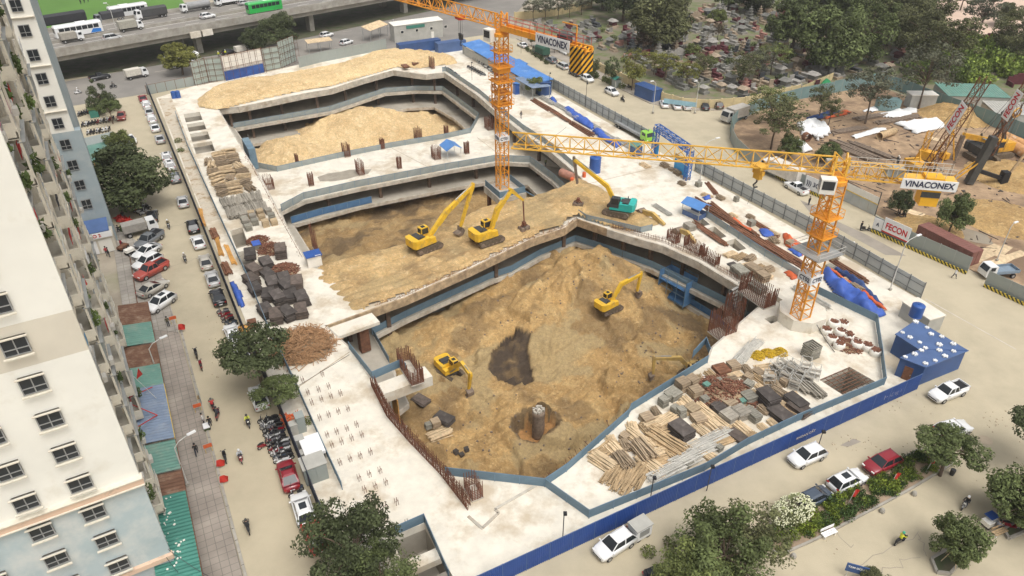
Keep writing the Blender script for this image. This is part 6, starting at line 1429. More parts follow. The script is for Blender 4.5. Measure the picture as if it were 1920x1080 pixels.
for a,r,c,l in [((1245,150),3.6,YG,'yellow-green loose tree right behind the blue cabin office'),((1285,165),3.4,YG,'yellow-green loose tree behind the cemetery banner'),((1310,150),3.5,OL,'olive loose tree among tombs behind the banner'),((1390,165),4.5,OL,'loose low tree leaning over the cemetery wall by the black suv'),((1420,150),4,GY,'greyish loose tree beside the tombs above the black suv'),((1190,130),2.8,YG,'pale loose tree inside the cemetery wall near the green booth'),((1205,100),3,(.09,.06,.04),'brown leafless tree inside the cemetery'),((1345,75),2.5,(.09,.065,.04),'small brown leafless tree among the tombs'),((1225,140),3.1,YG,'pale green tree left of the cabin office roof'),((1330,130),2.2,LT,'small bright tree standing among the middle tombs'),((1297,105),2.2,LT,'small bright tree left of the middle tombs'),((1345,45),3,LT,'bright bush tree between the upper tombs')]: tree(l,a,0,'airy' if c!=LT else 'dense2',r,c,.9,group=CT)
# shrubs
SHR=[]
for i,(n,sq) in enumerate([(260,(1,1,.75)),(260,(1.2,.8,.7)),(200,(.8,.9,1))]):
    b=leafball(n,1,.16,sq); b.v=[(x,y,z+.6) for x,y,z in b.v]; SHR.append(b.mesh('shrub','leaf'))
def shrub(label,loc,r,col,group,name='shrub'):
    o=link(name,SHR[random.randrange(3)],None,loc,random.random()*6,color=col,scale=(r,r,r*random.uniform(.8,1.15))); return tag(o,label,'shrub',group)
# planted verge with kerb and flags
mat('verge_soil',(.3,.22,.15),.95,.25,.6)
VG_=[PUV(*q) for q in [(1462,1042),(1400,1010),(1480,965),(1560,925),(1640,888),(1715,848),(1765,838),(1790,868),(1700,922),(1600,975),(1530,1012)]]
b=B(); b.slab(xy(VG_),[],-.02,.16); struct(b,'planted_verge','verge_soil')
b=B()
for p,q in zip(VG_,VG_[1:]+VG_[:1]):
    p_,q_=W(*p),W(*q); b.bar(p_+V((0,0,.12)),q_+V((0,0,.12)),.22,.26)
struct(b,'verge_kerb','concrete_grey')
random.seed(21)
n=0
while n<150:
    u=random.uniform(22,34);v=random.uniform(42,72)
    if not inpoly(u,v,VG_) or edist(u,v,VG_)<.35: continue
    n+=1; bright=random.random()<.55
    shrub('bright yellow-green shrub in the planted verge' if bright else 'dark green shrub in the planted verge',W(u,v,.1),random.uniform(.4,.85),random.choice([(.2,.25,.035),(.15,.2,.035)]) if bright else random.choice([(.05,.085,.025),(.06,.1,.03)]),'bright shrubs in the planted verge' if bright else 'dark shrubs in the planted verge')
t=shrub('white-flowered round shrub at the near end of the planted verge',P(1482,968,.1),1.9,(.2,.22,.1),None,'flowering_shrub')
mat('blossom',(.66,.66,.45),.8,.1,1); b=B()
for i in range(600):
    d=V((random.gauss(0,1),random.gauss(0,1),abs(random.gauss(0,1)))).normalized(); b.box(V((0,0,.55))+V((d.x,d.y,d.z*.75))*random.uniform(.8,1),(.045,.06,.05),random.random()*3)
t.scale=(2.9,1.7,1.5); t.rotation_euler=(0,0,RV+.1); o=b.build('blossoms','blossom',t); o['kind']='stuff'
random.seed(5)
for i in range(26):   # hedge by the right road and weeds
    l=P(1085+ i*3.0,128+i*1.45,0)+V((random.uniform(-.8,.8),random.uniform(-.8,.8),0)); shrub('low shrub of the hedge between right road and cemetery pavement',l,random.uniform(.7,1.2),random.choice([MD,LT]),'hedge by the right road')
for i in range(14):
    l=P(984+i*3.2,90+i*2.4,0)+V((random.uniform(-.5,.5),random.uniform(-.5,.5),0)); shrub('low shrub of the far strip of hedge by right road',l,random.uniform(.6,.9),DK,'far hedge by the right road')
for i in range(75):
    x=random.uniform(1700,1925);y=random.uniform(75,160)
    if y<75+(1800-x)*.25: continue
    shrub('bright green creeper mound on the wild plot at top right',P(x,y),random.uniform(2,3.8),random.choice([(.2,.26,.05),(.16,.22,.045),(.11,.15,.04)]),'creepers on the wild plot')
for i in range(60):
    x=random.uniform(1120,1500);y=random.uniform(25,165)
    if y>95+(x-1120)*.5: continue
    shrub('green weedy shrub growing among the tombs',P(x,y),random.uniform(.8,1.9),random.choice([MD,LT,OL,DK]),'weeds among the tombs')
for x,y in [(1255,1025),(1215,1040),(600,955),(335,268),(340,285),(540,745),(575,795),(1760,480)]: shrub('wild shrub %s'%{1255:'at foot of the bright bottom tree',1215:'between the cargo trike and the bottom tree',600:'beside the transformer cabinet',335:'behind the hoarding by the left shafts',340:'lower of two behind the hoarding by the left shafts',540:'under the spreading trees by the hoarding',575:'above the tall green electrical cabinet',1760:'beside the red container'}[x],P(x,y),.8,LT,None)
# =====================================================================  stored materials on the deck
mat('board_brown',(.33,.25,.165),.9,.2,1.5,rnd=.2); mat('board_grey',(.31,.28,.23),.9,.2,1.5,rnd=.15); mat('form_dark',(.075,.062,.055),.75,.25,1.5,rnd=.3,second=((.22,.2,.18),1,.55,.7,.5)); mat('box_grey',(.26,.245,.2),.9,.2,2,rnd=.2); mat('box_tan',(.42,.32,.2),.9,.2,2,rnd=.2); mat('orange_tarp',(.62,.12,.035),.7,.15,1); mat('yellow_coupler',(.5,.33,.02),.6,.3,4)
random.seed(31)
def bundle_mesh(L,w,h,n,s,m,fan=.0,tube=False):
    b=B()
    for i in range(n):
        y=random.uniform(-w/2,w/2); z=random.uniform(.06,h)*(1-(2*y/w)**2*.35); d=random.uniform(-.5,.5)*L*.12; a=random.gauss(0,.02+fan); l=L*random.uniform(.8,1)
        p=V((d-cos(a)*l/2,y-sin(a)*l/2,z)); q=V((d+cos(a)*l/2,y+sin(a)*l/2,z+random.gauss(0,.03)))
        if tube: b.tube(p,q,s,5)
        else: b.bar(p,q,s*random.uniform(.9,1.8),s*.7)
    return b.mesh('timber',m)
POLE=[bundle_mesh(2.8,1.7,1.15,64,.08,'wood_pale',.05) for i in range(3)]; PLK=[bundle_mesh(3.0,1.6,.55,44,.1,'wood_pale',.03) for i in range(3)]; PLG=[bundle_mesh(4.2,1.7,.9,50,.11,'board_grey',.012) for i in range(2)]; PLM2=[bundle_mesh(2.5,1.5,1.1,58,.09,'board_brown',.04) for i in range(2)]; PIPE=[bundle_mesh(6,1.3,.6,44,.045,'pipe_grey',.008,True) for i in range(2)]; STEELB=[bundle_mesh(9,1.4,.45,16,.16,'rust',.006) for i in range(2)]; WOODL=[bundle_mesh(3.6,1.7,.5,40,.09,'wood',.06) for i in range(2)]
b=B()
for x in (-.8,.8): b.box((x,0,.05),(.1,1.7,.1))
BEAR=b.mesh('bearer','wood')
def stack(name,label,cat,loc,rz,me,group=None,s=1,bearer=True):
    t=thing(name,label,cat,loc,rz,group,s); o=link('timber' if 'pipe' not in name and 'steel' not in name else 'bars',me,t); o['kind']='stuff'
    if bearer: link('bearer',BEAR,t)
    return t
def panel_stack(label,loc,rz,L,w,n,m,group=None,th=.11,name='formwork_stack'):
    t=thing(name,label,'formwork stack',loc,rz,group); k=(L,w,th,m)
    if k not in _pan:
        b=B(); b.box((0,0,0),(L,w,th*.9)); _pan[k]=b.mesh('panel',m)
    for i in range(n): link('panel',_pan[k],t,(random.gauss(0,.05),random.gauss(0,.05),.1+th*(i+.5)),random.gauss(0,.04))
    return t
def box_stack(label,loc,rz,w,h,m,group=None):
    t=thing('timber_cube',label,'timber stack',loc,rz,group); n=5
    for i in range(n):
        k=('cube',round(w,1),m)
        if k not in _pan:
            b=B(); 
            for j in range(4): b.box(((j-1.5)*w/4,0,0),(w/4-.03,w,1))
            _pan[k]=b.mesh('layer',m)
        link('layer',_pan[k],t,(random.gauss(0,.03),random.gauss(0,.03),h*(i+.5)/n),(i%2)*PI/2+random.gauss(0,.03),scale=(1,1,h/n*.94))
    return t
# left strip
GL='pole bundles on the left strip'
rn='farthest,second,third,fourth,fifth,sixth,seventh,eighth'.split(',')
for i in range(8):
    for j in range(3):
        if i==0 and j==0: continue
        u=152.5-i*2.75+random.uniform(-.3,.3); v=10.3+j*2.35+random.uniform(-.25,.25)
        stack('pole_bundle','pale timber pole bundle, %s row from far end of left strip, %s'%(rn[i],('beside the fence','middle of row','beside the pit')[j]),'timber',W(u,v,Z0),RV+random.uniform(-.35,.35)+(PI/2 if random.random()<.2 else 0),random.choice(POLE+PLM2),GL)
for i in range(2):
    for j in range(4):
        stack('plank_bundle','grey plank bundle on the left strip, %s line, %s'%(('far','near')[i],('first from the fence','second from the fence','third from the fence','next to the pit')[j]),'timber',W(129-i*4.6,10.2+j*1.75,Z0),RU+random.uniform(-.08,.08),PLG[(i+j)%2],'grey plank bundles on the left strip')
k=0
for i in range(4):
    for j in range(4):
        if (i+j)%5==4: continue
        k+=1; box_stack('small grey timber cube stacked on the left strip below the plank bundles',W(121.8-i*1.5,11.7+j*1.45,Z0),RU+random.uniform(-.1,.1),1.1,random.uniform(.8,1.4),random.choice(['box_grey','box_tan','board_grey']),'grey timber cubes on the left strip')
def heap(name,label,cat,loc,r,h,n,L,s,m,curved=False,kind=None):
    t=thing(name,label,cat,loc,0); b=B()
    for i in range(n):
        a=random.random()*6.28; d=r*random.random()**.6; z=h*max(0,1-(d/r)**1.3)*random.uniform(.6,1)+.06; p=V((cos(a)*d,sin(a)*d,z)); th=random.random()*6.28; l=L*random.uniform(.5,1); e=V((cos(th),sin(th),random.gauss(0,.25)))*l/2
        if curved:
            mid_=p+V((random.gauss(0,.3),random.gauss(0,.3),abs(random.gauss(0,.25)))); b.bar(p-e,mid_,s); b.bar(mid_,p+e,s)
        else: b.bar(p-e,p+e,s,s*random.uniform(.6,1.4))
    o=b.build('pieces',m,t); o['kind']='stuff'; b=B(); b.lathe((0,0,0),[(0,h*.75),(r*.45,h*.55),(r*.9,.02)],12); b.build('core','dirt',t); return t
mat('bamboo',(.38,.22,.11),.9,.3,1.5)
heap('strip_heap','huge tangled heap of brown strips beside the left pit edge','heap',P(566,652,Z0),4.3,2.1,620,2.6,.07,'bamboo',True)
mat('props',(.2,.085,.05),.85,.4,3)
heap('prop_heap','reddish-brown heap of small props in the storage yard','heap',P(1358,742,Z0),4.0,1.5,800,.55,.11,'props')
heap('scrap_heap','small rusty scrap heap on the left strip by the shafts','heap',P(483,452,Z0),1.8,.8,190,.7,.09,'rebar'); heap('scrap_heap','rusty prop heap among dark formwork on the left strip','heap',P(508,468,Z0),2.2,1.2,260,.8,.09,'props'); heap('scrap_heap','rusty prop heap lower down beside dark formwork','heap',P(533,508,Z0),2.4,1.1,300,.8,.09,'props')
FD_='dark formwork on the left strip'
for i,(x,y,n,l) in enumerate([(470,482,6,'first'),(528,480,12,'tall'),(500,498,6,'third'),(478,512,7,'fourth'),(502,518,4,'flat long'),(473,532,8,'sixth'),(480,548,7,'seventh'),(512,536,6,'eighth'),(535,530,7,'ninth'),(540,545,9,'tenth'),(558,540,10,'eleventh'),(505,560,7,'twelfth'),(523,566,9,'thirteenth'),(545,562,7,'fourteenth'),(568,568,10,'fifteenth'),(500,590,8,'sixteenth'),(520,600,9,'seventeenth'),(541,596,9,'lower wide'),(566,590,8,'nearest the pit')]):
    panel_stack('dark formwork panel stack on the left strip, %s from the far end'%l if l not in('tall','flat long','lower wide','nearest the pit') else 'dark formwork panel stack on the left strip, the %s one'%l,P(x,y,Z0),RU+random.uniform(-.25,.35),2.75,1.65,n+3,random.choice(['form_dark','form_dark','wood_dark']),FD_)
b=B(); b.box((0,0,.4),(1.6,1.2,.8)); t=thing('blue_crate','small blue-topped crate among scrap on the left strip','crate',P(482,464,Z0),RU); b.build('crate','box_grey',t); b=B(); b.box((0,0,.85),(1.7,1.3,.08)); b.build('cover','tarp_blue',t)
# yellow timber and beams beside the left hoarding
OY='orange formwork beams by the left hoarding'; mat('beam_orange',(.52,.27,.07),.8,.2,1,rnd=.15)
OB=bundle_mesh(7,.7,.4,9,.16,'beam_orange',.01); OB2=bundle_mesh(4,1,.5,22,.12,'rust',.06)
for l,a,me in [('long yellow beam bundle by the left hoarding, farthest',(380,408),OB),('rusty plank bundle by the left hoarding, middle',(402,440),OB2),('long yellow beam bundle by the left hoarding, nearest the fence gap',(433,478),OB),('yellow-brown beam bundle against the left hoarding, lower',(412,462),OB),('rusty plank bundle against the left hoarding, lowest',(425,505),OB2)]: stack('beam_bundle',l,'beams',P(*a,Z0),RU+random.uniform(-.05,.05),me,OY,1,False)
def tarp(label,pts,h,m,z=Z0,name='tarpaulin',st=.35,rough=.5):
    pl=[PUV(*q,z) for q in pts]; us=[p[0] for p in pl]; vs=[p[1] for p in pl]; sd=random.random()*50
    hf=lambda u,v: z+.05+h*sms(0,1.0,edist(u,v,pl))*(.75+rough*fbm(u*.45,v*.45,sd,4))+.16*abs(fbm(u*1.3,v*1.3,sd+3,3))
    o=field(name,min(us),max(us),min(vs),max(vs),st,hf,m,keep=lambda u,v:inpoly(u,v,pl)); md=o.modifiers.new('thick','SOLIDIFY'); md.thickness=.05; return tag(o,label,'tarpaulin')
tarp('crumpled bright blue tarpaulin beside the left hoarding',[(428,530),(440,527),(452,545),(462,572),(455,580),(443,572),(437,552)],.9,'tarp_blue',st=.22)
# storage yard
SY='timber cubes in the storage yard'
for i,(x,y,w,h,m,l) in enumerate([(1261,745,1.6,1.0,'box_grey','flat-topped grey timber cube by the pit fence'),(1278,730,1.4,1.5,'board_brown','tall brown timber cube by the pit fence'),(1296,722,1.3,1.3,'board_brown','brown timber cube beside the white sheet'),(1303,742,1.4,1.2,'board_brown','brown timber cube left of the prop heap'),(1323,730,.8,1.0,'roof_green','little greenish cube beside the prop heap'),(1243,760,1.0,1.2,'box_grey','small grey cube left of the pale planks'),(1252,750,.9,1.1,'box_grey','small grey cube touching the flat-topped cube'),(1265,775,.9,1.1,'box_grey','grey cube between plank stacks, left'),(1276,781,.9,1.3,'box_grey','grey cube between plank stacks, right'),(1297,772,1.5,.9,'box_tan','tan timber cube in the middle of the yard'),(1309,790,1.5,.8,'board_brown','low brown timber cube in the middle of the yard'),(1366,787,1.8,1.1,'board_grey','large square grey-brown cube near long pipes'),(1385,780,1.8,1.1,'board_grey','large square grey-brown cube right of its twin'),(1366,762,1.5,1.0,'board_brown','brown cube just below the prop heap'),(1404,778,1.1,1.0,'box_grey','grey cube left of the dark panel stack'),(1415,788,1.1,1.0,'box_grey','grey cube below the dark panel stack'),(1402,750,1.6,1.0,'box_grey','grey cube right of the prop heap'),(1345,768,1.4,.8,'form_dark','dark low cube below the prop heap'),(1352,776,1.5,.8,'form_dark','dark low cube next to the large square cube'),(1374,690,1.4,.8,'board_brown','brown slatted cube above the prop heap'),(1352,695,1.8,.5,'rust','reddish plank cube above the prop heap'),(1390,760,.7,.9,'roof_green','little greenish cube beside the grey one'),(1212,788,1.4,.8,'board_brown','brown cube at the left fence corner')]):
    box_stack(l,P(x,y,Z0),RU+random.uniform(-.15,.15),w,h,m,SY)
PY='plank stacks in the storage yard'
for x,y,me,r,l,s in [(1192,822,PLK[0],RU+.2,'tall pale plank stack left of the dark panels',1),(1225,795,PLK[1],RV,'loose pale planks by the pit fence',1),(1247,790,PLK[2],RV+.2,'pale plank stack above the loose poles',1),(1247,803,WOODL[0],RV,'long loose poles in the left middle of the yard',1.2),(1250,832,WOODL[1],RU+.25,'big slanted plank pile left of the dark panels',1.4),(1156,850,PLK[0],RU+.1,'pale plank stack near the fence corner, upper',1),(1130,868,PLK[1],RU+.3,'pale plank stack near the fence corner, lower',1.1),(1137,845,WOODL[0],RV+.25,'long planks along the pit fence',1),(1168,868,PLM2[0],RU,'small brown plank stack in the corner group',1),(1205,852,PLM2[1],RU,'brown plank pile with spreaders',1.3),(1215,872,PLK[2],RU+.2,'pale plank pile beside grey pipes',1.1),(1150,892,WOODL[1],RV+.5,'loose poles at the bottom of the yard, left',1),(1175,905,WOODL[0],RV+.55,'loose poles at the bottom of the yard, middle',1.1),(1195,895,WOODL[1],RV+.45,'loose poles at the bottom of the yard, right',1.1),(1290,757,PLK[0],RU,'pale plank stack between cubes at top',.8),(1280,768,PLK[1],RU,'pale plank stack among grey cubes',.8),(1320,775,PLK[2],RU+.1,'long pale plank stack right of tan cube',1),(1335,798,PLK[0],RU+.1,'pale plank stack above the long pipes, left',.9),(1350,793,PLK[1],RU+.1,'pale plank stack above the long pipes, right',.9),(1313,808,PLK[2],RU+.1,'pale plank stack touching the dark panels',.8),(1390,803,PLK[0],RU+.1,'pale plank stack at right end of the pipes',.8),(1433,805,PLK[1],RU,'bright pallet stack by the outer fence, left',.6),(1450,797,PLK[2],RU,'bright pallet stack by the outer fence, right',.6),(1233,868,WOODL[0],RV-.2,'crossed poles on the plank piles',.8),(1148,830,PLK[1],RU-.2,'thin plank stack along the pit fence',.7)]: stack('plank_stack',l,'timber',P(x,y,Z0),r,me,PY,s)
for x,y,L,w,n,m,l in [(1277,815,2.6,1.9,9,'form_dark','large dark panel stack in the middle of the storage yard'),(1437,757,2.5,1.8,12,'form_dark','tall dark panel stack at right of the storage yard'),(1462,782,2.6,1.9,6,'form_dark','dark panel stack near the outer fence'),(1490,760,2.6,1.6,7,'form_dark','dark panel stack beside scaffold frames'),(1497,772,2.6,1.7,6,'wood_dark','weathered panel stack at the outer fence'),(1383,822,2.4,1.4,3,'wood_dark','low weathered panel stack at the pipe ends'),(1385,515,2.6,1.7,9,'box_grey','grey panel stack on the right strip'),(1410,512,2.4,1.6,9,'board_brown','brown panel stack on the right strip by orange tarp'),(1428,525,1.8,1.5,9,'board_brown','small brown panel stack right of the grey one'),(1418,545,2.6,1.6,8,'box_grey','lower grey panel stack near the rebar corner'),(1292,430,1.8,1.4,7,'board_grey','grey bundle stack by the loose digger arm'),(1377,500,2.0,1.4,1,'form_dark','single dark chest-like panel pile at the deck edge')]: panel_stack(l,P(x,y,Z0),RU+random.uniform(-.15,.15),L,w,n,m,'formwork stacks on the right side',.13)
for x,y,r,l,s in [(1328,828,RV+.05,'long grey pipe bundle in the storage yard, upper',1.1),(1262,880,RV+.05,'long grey pipe bundle in the storage yard, lower',1.15),(1300,855,RV+.02,'thin grey pipes beside the outer fence',1.1),(1392,668,RU*0+RV+.35,'pale pipe bundle leaning by the scaffold yard, left',1.0),(1405,660,RV+.35,'pale pipe bundle by the scaffold yard, right',1.0),(1242,395,RU,'grey pipes beside the loose digger arm',.8),(1520,560,RU,'grey pipe rack along the right strip',1.1)]: stack('pipe_bundle',l,'pipes',P(x,y,Z0),r,PIPE[0] if s>1 else PIPE[1],'pipe bundles',s,False)
tarp('crumpled white plastic sheet by the pit fence',[(1298,712),(1318,702),(1326,712),(1308,722)],.35,'white',name='plastic_sheet',st=.2)
YD=[PUV(*q) for q in [(1110,868),(1185,800),(1330,700),(1430,690),(1500,745),(1490,785),(1400,828),(1180,915)]]
YP=[UVof(o.matrix_world.translation if o.matrix_world.translation.length>1 else o.location) for o in COL.objects if o.name.split('.')[0] in('plank_stack','timber_cube','pipe_bundle','formwork_stack','prop_heap')]
k=0
for i in range(4000):
    u=random.uniform(39,60);v=random.uniform(28,70)
    if k>54: break
    if not inpoly(u,v,YD) or min((u-a)**2+(v-c)**2 for a,c in YP)<1.7: continue
    YP.append((u,v)); k+=1
    if k%3: stack('plank_stack','short loose plank pile filling gaps in the storage yard','timber',W(u,v,Z0),random.choice((RU,RV))+random.gauss(0,.2),random.choice(PLK+PLM2+WOODL),'loose plank piles in the storage yard',random.uniform(.55,.8))
    else: box_stack('small low timber cube filling gaps in the storage yard',W(u,v,Z0),RU+random.gauss(0,.2),random.uniform(.7,1.2),random.uniform(.4,.9),random.choice(['box_grey','board_brown','box_tan']),'low timber cubes in the storage yard')
# scaffold frames with couplers
SCF=B()
for x in (-.6,.6):
    SCF.tube((x,-.6,0),(x,-.6,1.9),.03,5); SCF.tube((x,.6,0),(x,.6,1.9),.03,5)
for z in (.4,1.1,1.85):
    for y in (-.6,.6): SCF.tube((-.6,y,z),(.6,y,z),.025,5)
    for x in (-.6,.6): SCF.tube((x,-.6,z),(x,.6,z),.025,5)
SCF.bar((-.6,-.6,.4),(.6,-.6,1.85),.04); SCM=SCF.mesh('frame','pale_steel')
b=B(); b.box((0,0,0),(1.3,.45,.06)); SPL=b.mesh('plank','board_grey')
for i,(x,y) in enumerate([(1452,700),(1468,690),(1484,700),(1500,712),(1470,715),(1488,728),(1512,722),(1525,708),(1508,695),(1440,720)]):
    t=thing('scaffold_tower','scaffold frame standing in the cluttered right corner of the storage yard','scaffold',P(x,y,Z0),RU+.1*i,'scaffold frames in the storage yard'); link('frame',SCM,t)
    for z in (.45,1.15): link('plank',SPL,t,(0,.2*(i%3-1),z))
for x,y,l in [(1470,705,'plank stack with yellow couplers under the scaffold frames, left'),(1495,700,'plank stack with yellow couplers under the scaffold frames, upper'),(1500,722,'plank stack under the scaffold frames, lower'),(1522,730,'long plank stack beside the grated opening')]: stack('plank_stack',l,'timber',P(x,y,Z0),RU-.1,PLG[0],PY,.9)
for x,y,l in [(1420,668,'yellow coupler pile, left of three'),(1440,664,'yellow coupler pile, middle of three'),(1463,662,'yellow coupler pile, right of three')]: heap('coupler_pile',l,'couplers',P(x,y,Z0),.95,.8,170,.3,.14,'yellow_coupler')
t=thing('steel_cage_crate','grey square lattice crate beside the octagonal crane base','crate',P(1518,668,Z0),RU)
for k in range(6):
    b=B(); z=.15+k*.34
    for s in (-1,1): b.box((0,s*.8,z),(1.7,.1,.22)); b.box((s*.8,0,z),(.1,1.5,.22))
    b.build('course','box_grey',t)
# bags of rust-coloured scrap
BAG=[]
b=B(); b.lathe((0,0,0),[(.75,0),(.85,.4),(.8,.8),(.62,.95),(.6,.8),(0,.72)],10); bagm=b.mesh('bag','white_paint',True); b=B()
for i in range(60): a=random.random()*6.3; d=.55*random.random()**.5; b.box((cos(a)*d,sin(a)*d,.8+random.random()*.15),(.22,.12,.12),a)
bagt=b.mesh('scrap','props')
for i,(x,y) in enumerate([(1535,612),(1548,625),(1562,612),(1575,628),(1558,640),(1572,652),(1590,635),(1625,655),(1640,665),(1580,612),(1605,650)]):
    t=thing('bulk_bag','white bulk bag of brown scrap beside the crane base, %s'%('first,second,third,fourth,fifth,sixth,seventh,last but one,last,back one,loose one'.split(',')[i]),'bulk bag',P(x,y,Z0),i,'bulk bags by the crane'); link('bag',bagm,t,scale=random.uniform(.8,1.1)); o=link('scrap',bagt,t); o['kind']='stuff'
heap('scrap_heap','rust-brown scrap spilled between the bulk bags','heap',P(1590,645,Z0),2.3,.6,300,.5,.1,'props')
# right strip steel and tarps
SR='rusty steel lengths on the right strip'
for i,(x,y,l) in enumerate([(1330,392,'farthest of the rusty steel lengths beside the kiosk'),(1352,405,'second rusty steel length from the kiosk'),(1385,425,'third rusty steel length from the kiosk'),(1405,445,'rusty steel length below the orange tarpaulin'),(1428,462,'rusty steel length beside the deck fence'),(1450,470,'rusty steel length under red tarpaulins'),(1470,478,'nearest rusty steel length by the yellow mast'),(1330,440,'long rusty beam beside the deck shafts')]): stack('steel_bundle',l,'steel',P(x,y,Z0),RU+random.uniform(-.03,.03),STEELB[i%2],SR,1,False)
for i in range(7): stack('plank_stack','loose timber on the right strip near grey panels, %s'%rn[i],'timber',W(72.5-i*1.3,78.2+(i%3)*.9,Z0),RV+.3*random.uniform(-1,1),[PLK[0],WOODL[0],PLM2[0]][i%3],'loose timber on the right strip',.8)
tarp('long wavy orange tarpaulin on rusty steel',[(1368,412),(1376,405),(1395,422),(1415,432),(1410,440),(1388,430)],.6,'orange_tarp',st=.25)
tarp('blue tarpaulin lying in the middle of the rusty steel',[(1420,432),(1432,425),(1458,440),(1448,448),(1430,445)],.6,'tarp_blue',st=.25)
tarp('red-orange tarpaulin crumpled above the blue one',[(1465,438),(1475,436),(1512,470),(1505,482),(1470,462)],.9,'orange_tarp',st=.25)
tarp('small blue tarpaulin next to red-orange one by the mast',[(1475,468),(1490,462),(1510,478),(1498,485)],.6,'tarp_blue',st=.25)
tarp('small dark blue tarpaulin bundle by the grey hoarding',[(1315,370),(1330,365),(1338,372),(1322,378)],.9,'tarp_blue',st=.25)
tarp('small orange tarpaulin near brown panel stacks',[(1467,510),(1480,505),(1500,520),(1485,528)],.6,'orange_tarp',st=.25)
tarp('large bright blue tarpaulin over materials beside the grey hoarding',[(1533,512),(1545,507),(1580,528),(1640,575),(1665,590),(1650,600),(1610,585),(1560,550)],1.6,'tarp_blue',st=.3)
tarp('orange tarpaulin strip between two large blue tarpaulins',[(1546,506),(1556,503),(1600,532),(1665,583),(1668,592),(1640,574),(1580,526)],1.5,'orange_tarp',st=.3)
tarp('dark blue tarpaulin along the grey hoarding',[(1558,502),(1570,500),(1625,540),(1660,575),(1650,577),(1600,540)],1.4,'net_deep',st=.3)
tarp('blue tarpaulin on the far right pipes, upper',[(1052,205),(1068,202),(1105,225),(1120,240),(1108,246),(1075,225)],1.0,'tarp_blue',st=.35); tarp('blue tarpaulin on the far right pipes, lower',[(1108,246),(1122,240),(1150,262),(1168,272),(1155,280),(1125,262)],1.0,'tarp_blue',st=.35); tarp('little blue tarpaulin near the shrubby shed yard',[(1028,185),(1040,182),(1048,195),(1038,198)],.9,'tarp_blue',st=.35)
for i in range(6): stack('pipe_bundle','grey pipe lengths along the far right hoarding, %s'%rn[i],'pipes',W(150-i*6.3,89.5+.6*(i%2),Z0),RU,PIPE[i%2],'pipes along the far right hoarding',1.1,False)
for i in range(3): stack('steel_bundle','rusty beam on the far right strip, %s'%rn[i],'steel',W(148-i*9,86.8,Z0),RU,STEELB[i%2],'rusty beams on the far right strip',1,False)
for i,(x,y,l) in enumerate([(745,125,'x')][:0]): pass
panel_stack('rusty formwork stack on the far sand, left of the pair',P(760,126,Z0+.6),RU,2.6,1.6,4,'rust','rusty stacks on far sand'); panel_stack('rusty formwork stack on the far sand, right of the pair',P(777,120,Z0+.6),RU,2.6,1.6,4,'rust','rusty stacks on far sand')
# pit floor materials
panel_stack('dark panel stack on the pit floor by the stub beam',PT(790,755,hsouth),RU+.4,2.4,1.5,5,'wood_dark'); panel_stack('grey slab stack on the pit floor above the pale planks',PT(833,790,hsouth),RU+.5,2.6,1.6,7,'form_dark'); stack('plank_stack','pale plank pile on the pit floor','timber',PT(825,815,hsouth),RV+.1,PLK[0],None,1.1)
box_stack('small timber cube on the pit floor, left',PT(803,802,hsouth),RU,.8,.8,'box_grey'); box_stack('small timber cube on the pit floor, right',PT(817,797,hsouth),RU,1.1,.9,'board_brown')
for x,y,l in [(855,850,'left'),(866,855,'lower'),(875,845,'right')]: box_stack('small dark block on the pit floor, %s of three'%l,PT(x,y,hsouth),random.random(),.6,.5,'form_dark','dark blocks on the pit floor')
# pile stub in the hole
t=thing('pile_stub','rough concrete pile stub standing in the round hole','pile',W(*HOLE,hs0(*HOLE)-2.6)+W(.4,.6)-W(0,0)); b=B(); rs=[]
for k in range(9):
    r=.85+.06*random.random(); rs.append([V((cos(a*.52)*r*random.uniform(.94,1.05),sin(a*.52)*r*random.uniform(.94,1.05),k*.62)) for a in range(12)])
b.loft(rs); b.build('shaft','steel_mud',t,True); b=B()
for i in range(26): a=random.random()*6.3; d=.75*random.random()**.5; b.box((cos(a)*d,sin(a)*d,4.96+random.random()*.25),(.3,.22,.3),a)
o=b.build('broken_top','concrete_edge',t); o['kind']='stuff'
# ------------------------------------------------ reinforcement
def rebar_cage(label,loc,w,d,h,n=7,group='rebar column cages',m='rebar',name='rebar_cage'):
    t=thing(name,label,'rebar',loc,RU,group); b=B()
    for i in range(n):
        for p in ((-w/2+w*i/(n-1),-d/2),(-w/2+w*i/(n-1),d/2),(-w/2,-d/2+d*i/(n-1)),(w/2,-d/2+d*i/(n-1))):
            e=h*1.15*random.uniform(.85,1.05); b.bar((p[0],p[1],0),(p[0]+random.gauss(0,.04),p[1]+random.gauss(0,.04),e),.065)
    o=b.build('bars',m,t); o['kind']='stuff'; b=B()
    for z in (.25,.5,.75,1,1.25,1.5,1.8):
        if z<h*.75:
            for s in (-1,1): b.bar((-w/2,s*d/2,z),(w/2,s*d/2,z),.05); b.bar((s*w/2,-d/2,z),(s*w/2,d/2,z),.05)
    b.build('ties',m,t); b=B(); b.box((0,0,.08),(w+.15,d+.15,.16)); b.build('kicker','concrete_edge',t); return t
